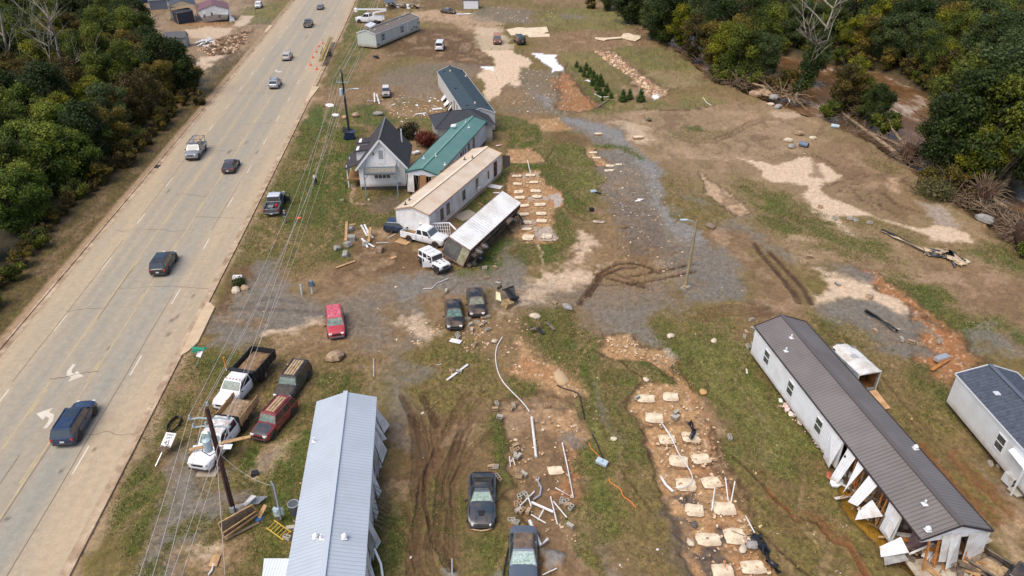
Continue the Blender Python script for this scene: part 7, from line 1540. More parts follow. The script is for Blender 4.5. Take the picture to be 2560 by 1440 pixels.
board('long pale board lying diagonally on the grass below the black sedans','e1',(595,1035),(795,885),.22,boardw);board('white panel on the dirt below the left black sedan','e1',(630,652),(730,675),.6,boardw);board('small pink stick in the wheel ruts','e1',(480,1258),(505,1232),.06)
board('leaning timber beside the grey footing chunks','d2',(90,972),(80,1098),.3,wood_m,zz=(.9,.5));board('short timber end by the topmost footing chunk','d2',(110,990),(158,985),.3,wood_m,.8);board('timber standing among the splintered white boards','d2',(275,1015),(255,1100),.3,wood_m,zz=(.9,.3));board('long timber lying left of the footing chunks','d2',(0,1288),(150,1235),.3,wood_m)
for k,(a_,b_)in enumerate((((200,975),(245,1045)),((225,970),(262,1040)),((210,1090),(300,1130)),((205,1080),(250,1135)),((240,1000),(290,1060)))):board('splintered white board in the heap left of the off-road car','d2',a_,b_,.22,boardw,zz=(.5,.2),group='splintered white boards')
board('white rod across the dirt above the off-road car','d2',(315,1095),(410,1090),.1,boardw);board('thin white stick by the jammed white pickup','d2',(405,1055),(470,1022),.08,boardw);board('tan plywood scrap under the jammed white pickup','d2',(480,1070),(570,1095),1.1,wood_m,.08);board('small timber scrap below the boulder sized footing','d2',(430,1215),(470,1200),.5,wood_m)
board('white sheet on the lawn right of the beige home','d2',(1185,640),(1295,660),1.1,boardw,.1);board('narrow scrap below the white sheet by the beige home','d2',(1230,700),(1285,700),.25,boardw,.1);board('rusty L shaped strip by the beige home','d2',(1110,780),(1165,805),.08,wood_m);board('round grey slab on the lawn between beige home and tipped trailer','d2',(950,900),(1080,850),2.2,mat('muddy_slab',srgb(150,140,124),.9),.06)
board('red and white scrap on the grass beyond the beige home','d2',(1255,335),(1298,325),.4,mat('red_white_scrap',(.6,.1,.1),.6,var=((.8,.8,.8),1.2,.9)),.15)
board('white panel lying on the bare lot beyond the white house','d2',(620,85),(705,75),.5,boardw);board('white sheet behind the white house','d2',(570,242),(650,240),.8,boardw);board('white block of foam by the round red bush','d2',(605,400),(650,385),.7,boardw,.3,.3)
board('pale door lying on the conifer strip','c4',(235,725),(280,740),.9,boardw);board('dark plank across the lower conifer strip','c4',(330,972),(440,900),.35,wood_d);board('white L shaped scrap on the far lot','c3',(1265,1325*0+165),(1430,160),1.6,boardw,.15);board('white window frame lying on the bare lot','c3',(995,1235),(1105,1225),.9,boardw)
board('orange beam below the orange wash near the cargo trailer','e3',(1298,452),(1418,375),.3,owood,.2);board('aluminium box section on the orange beam','e3',(1325,395),(1400,368),.55,alu,.4,.3);board('small white scrap on the green lawn by the brown home','e2',(1322,565),(1327,605),.14,boardw)
board('triangle of plywood on the dirt in the lower left yard','e4',(745,1325),(812,1322),.9,wood_m);pipe('white pipe under the plywood triangle','e4',[(768,1345),(755,1400),(725,1440)],.06)
board('concrete step slab in front of the crew truck','e4',(665,550),(825,550),2.2,mat('step_slab',srgb(166,152,134),.9,var=(srgb(140,124,104),.8,.7)),.1,.12)
# scattered boards of the wrecked lots, each a thing
rr=random.Random(12)
for k in range(34):
 x,y=rr.uniform(560,1260),rr.uniform(1060,1410)
 if 1000<x and y>1290:continue
 a_=rr.uniform(0,3.14);l_=rr.uniform(12,50);board('scrap board scattered on the bare lot between the old suv and the white house','c3',(x,y),(x+l_*math.cos(a_),y+l_*.5*math.sin(a_)),rr.uniform(.12,.5),rr.choice([boardw,boardw,wood_m,wood_d]),.08,group='scrap boards scattered on the bare lot')
def heap_of(label,c,pts,n,L_,seed,mats,h=1.2,name='debris_board',w=(.12,.4),group=None,cat='debris',zb=.1):
 rr=random.Random(seed)
 for i in range(n):
  t=rr.uniform(0,len(pts)-1.001);a=int(t);P=[K(c,*p)for p in pts];q=P[a].lerp(P[a+1],t-a)+Vector((rr.gauss(0,.7),rr.gauss(0,.7),abs(rr.gauss(0,h*.5))+zb));d=Vector((rr.uniform(-1,1),rr.uniform(-1,1),rr.uniform(-.3,.3))).normalized()*L_*rr.uniform(.3,1)/2
  g=MB();g.bar(q-d,q+d,rr.uniform(*w),.05);tag(g.build(name,rr.choice(mats)),label,cat,group or label)
heap_of('splintered board in the wreck heap beyond the bucket truck','c3',[(430,60),(560,60),(660,90),(800,90)],46,3.5,3,[boardw,wood_d,wood_m,mat('dark_scrap',srgb(60,52,48),.9)],1.4,w=(.2,.9))
g=MB();g.panel([K('c3',430,-20,2.6),K('c3',470,40,2.2),K('c3',560,30,1.8),K('c3',575,-40,2.4)],.1);tag(g.build('roof_fragment',mat('blue_grey_fragment',srgb(92,100,112),.7)),'blue grey roof fragment on top of the wreck heap beyond the bucket truck','roof fragment')
heap_of('white scrap on the broken concrete beside the barn roofed shed','c2',[(690,510),(780,480),(870,450)],16,2.0,4,[boardw],.5,w=(.3,1.1));heap_of('timber or branch snagged under the tan carport','c2',[(370,230),(480,230)],14,2.4,5,[wood_d],.8)
heap_of('splintered timber under the torn side of the brown roofed home','e7',[(500,640),(600,780),(720,900),(800,960),(930,1000),(960,1100)],70,2.4,6,[owood,wood_m,wood_d,boardw],1.0,w=(.07,.3),zb=.35)
heap_of('splintered timber at the torn end of the brown roofed home','e7',[(900,1150),(1060,1250),(1200,1330),(1380,1330),(1560,1260)],70,2.2,7,[owood,wood_d,wood_m,wood_m,boardw,wood_d],.7,w=(.08,.45),zb=.75);heap_of('broken stick in the black heap above the long debris bench','e7',[(280,380),(380,440)],14,1.0,8,[wood_d,mat('dark_scrap',srgb(60,52,48),.9)],.3)
for a_,b_ in(((440,605),(650,785)),((440,660),(620,700)),((580,680),(630,850)),((810,1270),(1050,1080)),((900,1160),(1040,1200))):board('long loose timber sticking out over the yellow puddle','e7',a_,b_,.12,owood,group='long timbers over the yellow puddle',zz=(.5,.9),t=.1)
board('grey plank dipping into the yellow puddle','e7',(415,640),(490,820),.16,wood_d,zz=(.9,.05));board('twisted blue grey metal sheet hanging at the torn end of the brown home','e7',(1250,1180),(1290,1440),1.1,mat('blue_grey_sheet',srgb(128,146,156),.5,.3,dirt=(mud_c,1,.5),lines=(0,.2,.02,.3)),zz=(1.1,.2));board('pale fallen beam at the right of the torn end','e7',(1460,1250),(1680,1180),.35,mat('pale_beam',srgb(176,166,148),.9),zz=(.4,.8))
log('splintered tree stump in front of the torn end of the brown roofed home',K('e7',1380,1190),K('e7',1500,1400),.4,9,'broken_stump',(1.0,.4),mat('split_trunk',srgb(140,104,70),.9,var=(srgb(84,60,40),1.5,.9)))
brush('muddy roots packed against the torn end of the brown roofed home','e7',[(850,1120),(1050,1350),(1350,1400),(1600,1350)],160,1.6,.5,11,.03)
p=K('e7',325,610,.3);g=MB();o=rock('white sack lying at the edge of the yellow puddle',K('e7',325,610),.55,mat('white_sack',(.74,.74,.76),.6,bump=(3,.6)),.7,3,None,'sack','sack',1.5)
rock('patterned green fabric bundle beside the white sack',K('e7',440,590),.75,mat('green_bundle',srgb(136,136,100),.8,var=(srgb(84,92,66),2.0,.9),bump=(2,.8)),.55,6,None,'fabric_bundle','fabric bundle',2.0);rock('red and brown rag heap beside the white sack',K('e7',275,545),.5,mat('red_rag',srgb(150,70,50),.9,var=(srgb(190,130,90),2,.8)),.4,7,None,'rag_heap','rag heap',1.4)
p=K('e7',445,535,.5);g=MB();g.box((p.x,p.y,.5),(1.1,.5,.35),(.2,.1,-.5));g.box((p.x,p.y,.7),(.9,.35,.08),(.2,.1,-.5));tag(g.build('plastic_crate',pvc,bevel=.04),'white plastic box below the torn wall of the brown home','plastic box')
p=K('e7',300,395,.3);g=MB();g.box((p.x,p.y,.35),(1.0,.6,.4),(.1,.2,.3));g.box((p.x,p.y,.57),(.8,.4,.06),(.1,.2,.3));tag(g.build('black_case',blackp,bevel=.04),'black case in the scrap under the brown home','case')
def tyre(label,p,r=.4,w=.25,rot=(R(90),0,0),z=None,name='loose_tyre'):
 a,b=wheel_mesh(r,w);o=bpy.data.objects.new(name,a);C.objects.link(o);o.location=(p.x,p.y,z if z is not None else w/2+.05);o.rotation_euler=rot;return tag(o,label,'tyre')
tyre('loose black tyre standing under the first torn panel of the brown home',K('e3',580,890),.45,.28,(0,0,.6),.4)
# --- pink wall insulation litter, pebbles, rubble and tufts: nobody could count it
def litter(name,label,P,n,smin,smax,cols,seed,spread,kindm='stone'):
 rg=np.random.default_rng(seed);V=[];F_=[];Cc=[]
 base=np.array([(-1,-1,-.6),(1,-1,-.6),(1,1,-.6),(-1,1,-.6),(-.7,-.7,.6),(.7,-.7,.6),(.7,.7,.6),(-.7,.7,.6)]);fs=[(4,5,6,7),(0,1,5,4),(1,2,6,5),(2,3,7,6),(3,0,4,7)]
 for i in range(n):
  k=rg.integers(len(P));q=P[k];x=q[0]+rg.normal()*spread;y=q[1]+rg.normal()*spread;s=smin+(smax-smin)*rg.random()**3;a=rg.random()*6.28;ca,sa=math.cos(a),math.sin(a);b=base*s*np.array([1+rg.random()*.8,1,.7])+rg.normal(size=(8,3))*s*.18
  X=b[:,0]*ca-b[:,1]*sa+x;Y=b[:,0]*sa+b[:,1]*ca+y;o=len(V);V+=list(zip(X,Y,b[:,2]+s*.3+(q[2]if len(q)>2 else 0)));F_+=[tuple(j+o for j in f)for f in fs];Cc+=[cols[rg.integers(len(cols))]]*8
 me=bpy.data.meshes.new(name);me.from_pydata(V,[],F_);a=me.attributes.new('col','FLOAT_COLOR','POINT');a.data.foreach_set('color',np.array([(*srgb(*c),1)for c in Cc],np.float32).ravel())
 m=_mats.get('litter')or mat('litter',(1,1,1),.9,attr='col');me.materials.append(m);o=bpy.data.objects.new(name,me);C.objects.link(o);return tag(o,label,name.replace('_',' '),kind='stuff')
def cloud(c,polys,n,seed):
 rg=np.random.default_rng(seed);out=[]
 for poly in polys:
  P=[K(c,*p)for p in poly];x0,x1=min(p.x for p in P),max(p.x for p in P);y0,y1=min(p.y for p in P),max(p.y for p in P);k=0
  while k<n:
   x,y=rg.uniform(x0,x1),rg.uniform(y0,y1);ins=False
   for i in range(len(P)):
    a,b=P[i],P[(i+1)%len(P)]
    if(a.y>y)!=(b.y>y)and x<(b.x-a.x)*(y-a.y)/(b.y-a.y+1e-9)+a.x:ins=not ins
   if ins:out.append((x,y));k+=1
 return out
SC=[(206,180,146),(220,196,166),(176,140,106),(150,126,104),(196,160,124)]
pts=cloud('e6',[[(520,20),(1100,20),(1200,300),(1420,640),(1500,900),(1700,1300),(1760,1440),(1000,1440),(700,800)]],900,1)+cloud('e2',[[(420,720),(720,690),(1000,900),(1180,1400),(620,1400),(480,1050)],[(120,260),(300,300),(700,480),(780,640),(500,480),(130,400)]],350,2)
litter('rubble','small pale stones strewn over the long clay strip',pts,850,.02,.09,SC,3,.05)
pts=cloud('e5',[[(1320,20),(1950,20),(1930,700),(2010,1200),(1650,1100),(1400,700)]],260,4)+cloud('e1',[[(1000,420),(1300,400),(1900,1250),(1500,1150),(1200,900)],[(200,450),(560,500),(440,700),(250,700)],[(600,560),(1040,420),(1000,760),(700,760)]],200,5)
litter('rubble','small stones strewn around the muddy bed and black sedans',pts,700,.02,.1,SC,6,.05)
pts=cloud('d3',[[(170,460),(400,445),(480,720),(500,960),(260,985)],[(870,400),(1250,380),(1500,900),(1450,1250),(1000,1150),(900,600)]],350,7);litter('rubble','small stones strewn over the trailer side clay and brown gravel',pts,600,.03,.1,SC,8,.05)
pts=cloud('c3',[[(1990,760),(2500,830),(2520,1300),(1800,1250)],[(500,1060),(1050,1050),(1050,1400),(500,1400)],[(1600,60),(2400,100),(2400,300),(1700,300)],[(450,0),(850,0),(900,200),(600,120)]],300,9);litter('rubble','stones and scraps strewn over the far bare lots',pts,800,.04,.13,SC+[(226,222,214)],10,.1)
pts=cloud('c4',[[(320,465),(480,475),(640,620),(860,780),(960,820),(820,860),(640,690),(420,550)]],500,11)+cloud('c2',[[(680,560),(860,480),(1050,380),(1330,330),(1200,500),(1100,600),(800,620)]],300,12);litter('rubble','broken stones in the upper lawn trench and the left flooded lot',pts,1200,.08,.35,SC+[(160,120,96)],13,.1)
litter('insulation_scraps','pink and white insulation scraps beside the brown roofed home',[tuple(K('e3',x,y)[:2])for x,y in((330,680),(370,710),(400,740),(430,760),(460,780),(480,810),(510,850),(550,900),(580,940),(600,960))],190,.05,.2,[(232,206,200),(240,236,232),(214,170,160),(226,196,186)],14,.28)
litter('rubble','dark clods in the plough like mud of the left flooded lot',cloud('c2',[[(700,500),(1300,340),(1150,600),(800,640)]],200,15),400,.1,.4,[(110,86,62),(90,70,52),(140,112,84)],15,.2)
pts=cloud('o',[[(620,640),(1300,640),(1900,700),(2560,1250),(2560,1440),(400,1440)],[(900,60),(1400,40),(1900,300),(2400,640),(1900,760),(1300,640),(850,560)]],330,21);litter('litter','tiny white and tan flood litter strewn over both lots',pts,620,.025,.09,SC+[(220,214,204),(120,100,84)],22,.1)
# grass tufts: thin upright blades where the turf survives
rg=np.random.default_rng(44);w_=np.clip(GM,0,1)*(gy<120)*(gy>27)*(np.abs(gx)<gy*.82)*np.clip(hf*3-1.1,.02,1)*np.clip(gy/60,.5,3);w_=w_/w_.sum();nt_=120000;idx=rg.choice(len(gx),nt_,p=w_)
jt=.12+gy[idx]*.004;x=gx[idx]+rg.normal(size=nt_)*jt;y=gy[idx]+rg.normal(size=nt_)*jt;z=gz[idx]-.01;a=rg.random(nt_)*6.28;h=(.04+.05*rg.random(nt_))*(1+y/110);wd=.022+.02*rg.random(nt_)+y*.0003
V=np.empty((nt_,3,3));V[:,0]=np.stack([x-wd*np.cos(a),y-wd*np.sin(a),z],1);V[:,1]=np.stack([x+wd*np.cos(a),y+wd*np.sin(a),z],1);V[:,2]=np.stack([x+rg.normal(size=nt_)*.06,y+rg.normal(size=nt_)*.06,z+h],1)
me=bpy.data.meshes.new('grass');me.vertices.add(3*nt_);me.vertices.foreach_set('co',V.astype(np.float32).ravel());me.loops.add(3*nt_);me.loops.foreach_set('vertex_index',np.arange(3*nt_,dtype=np.int32));me.polygons.add(nt_);me.polygons.foreach_set('loop_start',np.arange(0,3*nt_,3,dtype=np.int32));me.update(calc_edges=True)
pa=np.array([srgb(*c)for c in((96,106,48),(122,128,60),(150,144,84),(176,160,112))]);co=np.repeat(pa[rg.choice(4,nt_,p=[.35,.35,.2,.1])],3,0);at_=me.attributes.new('col','FLOAT_COLOR','POINT');at_.data.foreach_set('color',np.concatenate([co,np.ones((3*nt_,1))],1).astype(np.float32).ravel());me.materials.append(LEAF)
o=bpy.data.objects.new('grass',me);C.objects.link(o);tag(o,'short green and straw grass on the surviving turf','grass',kind='stuff')
# ================================================================ POLES, WIRES, SIGNS, PEOPLE
polem=mat('dark_pole_wood',srgb(84,52,46),.85,var=(srgb(58,38,34),1.2,.8));polel=mat('light_pole_wood',srgb(160,140,106),.85,var=(srgb(120,112,84),.6,.9));polk=mat('black_pole',srgb(40,40,42),.7);insm=mat('insulator',srgb(160,176,180),.4);tfm=mat('transformer_grey',srgb(176,192,200),.4,coat=.3);wirem=mat('bare_wire',srgb(206,196,186),.5,.3)
def pole(label,base,H,r,m,lean=(0,0)):
 root=thing('utility_pole',label,'utility pole',(base.x,base.y,0));g=MB();g.tube([(0,0,-.3),(lean[0]*.5,lean[1]*.5,H/2),(lean[0],lean[1],H)],[r,r*.88,r*.72],12);g.build('pole_shaft',m,root,smooth=50);return root
def part(root,nm,m,fn,**k):g=MB();fn(g);return g.build(nm,m,root,**k)
p1=pole('dark red brown utility pole with crossarms in front of the white crew truck',G(585,1285),10.0,.19,polem,(.35,-.25));B1_=Vector((G(585,1285).x,G(585,1285).y,0));tips=[]
for z,wd_ in((9.05,1.25),(8.35,1.15)):
 part(p1,'crossarm',insm,lambda g:(g.tube([(.3-wd_,-.2,z-.05),(.3-wd_*.5,-.2,z+.08),(.3,-.2,z),(.3+wd_*.5,-.2,z+.08),(.3+wd_,-.2,z-.05)],.06,6)))
 for s in(1,-1):part(p1,'insulator',insm,lambda g:(g.cyl((.3+s*wd_,-.2,z),(.3+s*wd_,-.2,z+.28),.1,.06,8)));tips.append(B1_+Vector((.3+s*wd_,-.2,z+.28)))
for z in(10.0,8.7,7.9,7.55):part(p1,'insulator',insm,lambda g:(g.cyl((.32-.22*(z<9.9),-.4*(z<9.9),z),(.32-.22*(z<9.9),-.4*(z<9.9),z+.25),.1,.07,8)))
tips.append(B1_+Vector((.33,-.25,10.25)))
part(p1,'transformer',tfm,lambda g:(g.cyl((-.15,-.5,6.6),(-.15,-.5,7.5),.27,n=14),g.cyl((-.15,-.5,7.5),(-.15,-.5,7.62),.27,.12,14),g.cyl((-.25,-.5,7.6),(-.25,-.5,7.85),.05,n=6)),smooth=40)
part(p1,'service_cable',blkcab,lambda g:(g.tube([(-.3,-.6,7.4),(-.5,-.7,6.7),(-.2,-.5,6.1),(.2,-.3,6.3),(.3,-.1,5.8)],.03,5),g.tube([(.25,-.25,6.2),(.15,-.28,3),(.05,-.22,.3)],.03,5)))
part(p1,'meter_box',mat('pole_box',srgb(150,154,156),.5),lambda g:g.box((.1,-.25,.7),(.3,.2,.5)))
p2=pole('tall black utility pole with a transformer and street lamp by the white house',G(875,347),11.2,.2,polk,(-.1,.1));B2=Vector((G(875,347).x,G(875,347).y,0))
part(p2,'transformer',tfm,lambda g:(g.cyl((-.45,-.2,7.3),(-.45,-.2,8.3),.28,n=12),g.cyl((-.45,-.2,8.3),(-.45,-.2,8.42),.28,.1,12)),smooth=40)
part(p2,'lamp_arm',insm,lambda g:g.tube([(0,0,7.6),(.6,0,8.2),(1.5,0,8.3)],.05,6));part(p2,'lamp_head',tfm,lambda g:g.box((1.95,0,8.28),(.9,.3,.16)),bevel=.04)
part(p2,'crossarm',insm,lambda g:(g.bar((-1.0,0,9.3),(.9,0,9.3),.1,.1),g.cyl((-.95,0,9.3),(-.95,0,9.6),.08,n=6),g.cyl((.85,0,9.3),(.85,0,9.6),.08,n=6)))
part(p2,'pole_sheath',mat('blue_black_wrap',srgb(26,44,72),.35,coat=.3),lambda g:(g.box((.05,-.1,.75),(1.6,1.3,1.4),(.05,.1,.1))),bevel=.1);part(p2,'torn_rim',blackp,lambda g:(g.box((-.2,-.1,1.5),(1.6,1.4,.1),(.2,.25,.1)),g.box((-.7,-.2,.3),(.5,.6,.5),(0,.3,0))))
p3_=pole('pale wooden street light pole standing alone on the gravel',G(1713,718),7.9,.17,polel,(.3,.3));
part(p3_,'lamp_arm',insm,lambda g:g.tube([(.3,.3,7.3),(-.1,.3,7.75),(-.7,.3,7.9)],.045,6));part(p3_,'lamp_head',tfm,lambda g:g.box((-1.05,.3,7.92),(.75,.28,.15)),bevel=.04);part(p3_,'footing_debris',stm,lambda g:(g.box((-.1,-.4,.1),(.9,.4,.2)),g.box((.3,-.2,.15),(.4,.4,.25))))
p4_=pole('wooden pole by the lone white suv at the top left',G(640,36),8.5,.16,polel,(-.4,0));p5_=pole('pale wooden pole behind the pale green home',G(962,48),10,.16,polel,(-.3,0));B5=Vector((G(962,48).x,G(962,48).y,0))
part(p5_,'crossarm',insm,lambda g:g.bar((-1.5,0,9.5),(1.0,0,9.5),.1,.1))
def wire(label,a,b,sag,r=.014,n=22,group='overhead wires along the verge'):
 g=MB();P=[]
 for i in range(n+1):t=i/n;q=a.lerp(b,t);q.z-=sag*4*t*(1-t);P.append(q)
 g.tube(P,r,5);return tag(g.build('overhead_wire',wirem),label,'overhead wire',group)
S1=[(-1.5,0,9.9),(-.95,0,9.6),(0,0,11.2),(.85,0,9.6),(-.5,.2,8.3)]
for i,t in enumerate(tips[:5]):
 b=B2+Vector(S1[i]);wire('thin pale wire strung from the crossarmed pole to the black pole',t,b,1.5+.25*i,group='wires between the two dark poles')
 wire('thin pale wire strung from the crossarmed pole past the lower frame edge',t,Vector((-16.5+.55*i+(t.x-B1_.x)*.3,5,9.6)),.9,group='wires running off the lower edge')
 wire('thin pale wire strung from the black pole to the pole behind the pale green home',b,B5+Vector((-1.2+.5*i,0,9.6)),1.6,.02,group='wires at the top of the lot')
wire('lower wire sagging from the crossarmed pole to the meter post',B1_+Vector((.3,-.2,6)),K('e4',1240,700,3.4),.5,group='service wires');wire('single low wire from the black pole past the white dump truck',B2+Vector((0,0,7.4)),B1_+Vector((.3,.1,7.2)),2.4,group='low wires');wire('thin guy wire running down from the pole by the crew truck',B1_+Vector((.2,-.2,6.5)),K('e4',858,1430,.1),0,.018,group='guy wires')
# meter post and pedestals
p=K('e4',1310,985);mp=thing('meter_post','tall weathered post with a grey meter box beside the pale blue roofed home','meter post',(p.x,p.y,0));tp=K('e4',1247,690,3.7)-p
part(mp,'post',wood_d,lambda g:g.bar((0,0,0),(tp.x,tp.y,3.7),.22,.2));part(mp,'conduit',insm,lambda g:(g.tube([(.15,-.15,.3),(tp.x+.1,tp.y-.1,3.6),(tp.x,tp.y-.1,4.1)],.05,6)));part(mp,'meter_box',tfm,lambda g:(g.box((-.0,-.2,1.1),(.42,.25,.75)),g.cyl((0,-.33,1.25),(0,-.42,1.25),.13,n=10)),bevel=.02);part(mp,'meter_box',insm,lambda g:g.box((.3,-.05,1.0),(.22,.2,.6)))
for c,x,y,h,lab in(('d6',1010,95,1.2,'slim grey utility stub post on the gravel near the red hatchback'),('d6',1098,85,1.6,'grey utility pedestal with meter boxes near the red hatchback')):
 p=K(c,x,y+30);o=thing('utility_pedestal',lab,'utility pedestal',(p.x,p.y,0));part(o,'post',tfm,lambda g:g.bar((0,0,0),(0,.1,h),.16,.14));
 if h>1.3:part(o,'meter_box',mat('box_slate',srgb(100,110,118),.5),lambda g:(g.box((.05,-.1,1.3),(.5,.3,.6)),g.box((.35,0,1.1),(.25,.25,.4))),bevel=.02)
# signs
def text_part(root,s,size,loc,rot,m,name='lettering'):
 c=bpy.data.curves.new('t','FONT');c.body=s;c.size=size;c.align_x='CENTER';c.align_y='CENTER';c.extrude=.004;t=bpy.data.objects.new('t',c);C.objects.link(t);bpy.context.view_layer.update()
 me=bpy.data.meshes.new_from_object(t.evaluated_get(bpy.context.evaluated_depsgraph_get()));bpy.data.objects.remove(t);o=bpy.data.objects.new(name,me);me.materials.clear();me.materials.append(m);C.objects.link(o);o.parent=root;o.location=loc;o.rotation_euler=rot;return o
p=K('e4',290,545);q=K('e4',375,370,.7);sg=thing('speed_limit_sign','white speed limit sign on a bent post leaning over the grass verge','road sign',(p.x,p.y,0));d=q-p
part(sg,'post',alu,lambda g:g.bar((0,0,.02),(d.x,d.y,.75),.07,.05));qc=K('e4',395,322,.95)-p
g=MB();g.box((0,0,0),(.95,1.15,.04));pn=g.build('sign_panel',mat('sign_white',(.78,.78,.74),.4,dirt=(mud_c,2,.25)),sg);pn.location=(qc.x,qc.y,.9);pn.rotation_euler=(R(28),R(-6),R(-14))
for s_,sz,y in(('SPEED',.24,.38),('LIMIT',.24,.14),('45',.52,-.25)):text_part(pn,s_,sz,(0,y,.03),(0,0,0),blackp)
part(sg,'snagged_weeds',brm,lambda g:[g.bar((d.x*.8+rnd.uniform(-.5,.5),d.y*.8+rnd.uniform(-.4,.3),.6),(d.x*.8+rnd.uniform(-.5,.5),d.y*.8+rnd.uniform(-.4,.3),.75),.04)for _ in range(30)]and None)
p=K('d6',95,752);q=K('d6',140,650,1.5);sg=thing('street_name_sign','green street name sign on a leaning post beside the drive apron','street sign',(p.x,p.y,0));d=q-p
part(sg,'post',alu,lambda g:g.bar((0,0,0),(d.x,d.y,1.5),.08,.06));g=MB();g.box((0,0,0),(.5,.06,.65));o=g.build('route_plate',mat('plate_grey',(.6,.6,.58),.5),sg);o.location=(d.x,d.y,1.75);o.rotation_euler=(R(-50),0,R(-20))
grn=mat('sign_green',(.03,.30,.18),.4)
for a_,l_ in((R(-8),(d.x-.05,d.y+.1,2.25)),(R(30),(d.x,d.y+.1,2.1))):
 g=MB();g.box((0,0,0),(1.25,.04,.24));o=g.build('sign_blade',grn,sg);o.location=l_;o.rotation_euler=(R(-20),0,a_)
p=K('d6',368,775);mk=thing('marker_post','short orange marker post beside the black dump bed','marker post',(p.x,p.y,0));part(mk,'post',mat('marker_orange',(.75,.25,.04),.5),lambda g:g.cyl((0,0,.25),(0,0,1.5),.08,n=8));part(mk,'post_foot',winf,lambda g:g.cyl((0,0,0),(0,0,.25),.08,n=8))
# cones and pole trailer
conem=mat('cone_orange',(.80,.14,.03),.5);first=None
for i,(x,y,lab)in enumerate(((2103,490,'orange cone at the front of the log trailer'),(2058,528,'orange cone beside the front wheel of the log trailer'),(2027,588,'orange cone beside the wheels of the log trailer'),(1990,652,'orange cone between the wheels and the two rear cones'),(1964,737,'orange cone rearmost on the lane side of the log trailer'),(2033,780,'orange cone directly behind the logs'))):
 p=K('c2',x,y,.12)
 if first is None:
  first=thing('traffic_cone',lab,'traffic cone',(p.x,p.y,.08),0,'orange cones around the log trailer');part(first,'cone',conem,lambda g:g.cyl((0,0,.04),(0,0,.95),.22,.05,12),smooth=40);part(first,'base',conem,lambda g:g.box((0,0,.03),(.55,.55,.06)));part(first,'reflective_band',winf,lambda g:g.cyl((0,0,.5),(0,0,.65),.145,.12,12))
 else:dup(first,(p.x,p.y,.08),0,lab)
a,b=K('c2',2085,690,1.2),K('c2',2175,470,1.2);c_=(a+b)/2;lt=thing('log_trailer','black two wheeled pole trailer parked at the kerb','trailer',(c_.x,c_.y,.1),0);d=(b-a).normalized()
part(lt,'frame',blackp,lambda g:(g.bar(-d*3.5,d*4.5,.25,.2),g.box((0,0,.75),(1.7,.3,.25)),[g.bar(d*k*2+Vector((-.85,0,.5)),d*k*2+Vector((-.85,0,1.5)),.1)for k in(-1,0,1)],[g.bar(d*k*2+Vector((.85,0,.5)),d*k*2+Vector((.85,0,1.5)),.1)for k in(-1,0,1)])and None)
for s in(1,-1):
 for k in(-.5,.5):q=d*k;add_wheel(lt,q.x+s*1.0,q.y,.45,.25,s,rot=(0,0,R(90)),z=.45)
for i in range(6):g=MB();o_=Vector(((i%4-1.5)*.36+(.18 if i>3 else 0),0,.05+.3*(i>3)));e=rnd.uniform(-.5,.5);g.tube([a+o_-d*e,b+o_+d*(4.5+e)],[.17,.13],9);tag(g.build('pole_log',mat('treated_pole',srgb(186,164,110),.8,var=(srgb(150,130,84),.8,.8))),'tan treated utility pole lying on the log trailer','log','utility poles loaded on the log trailer')
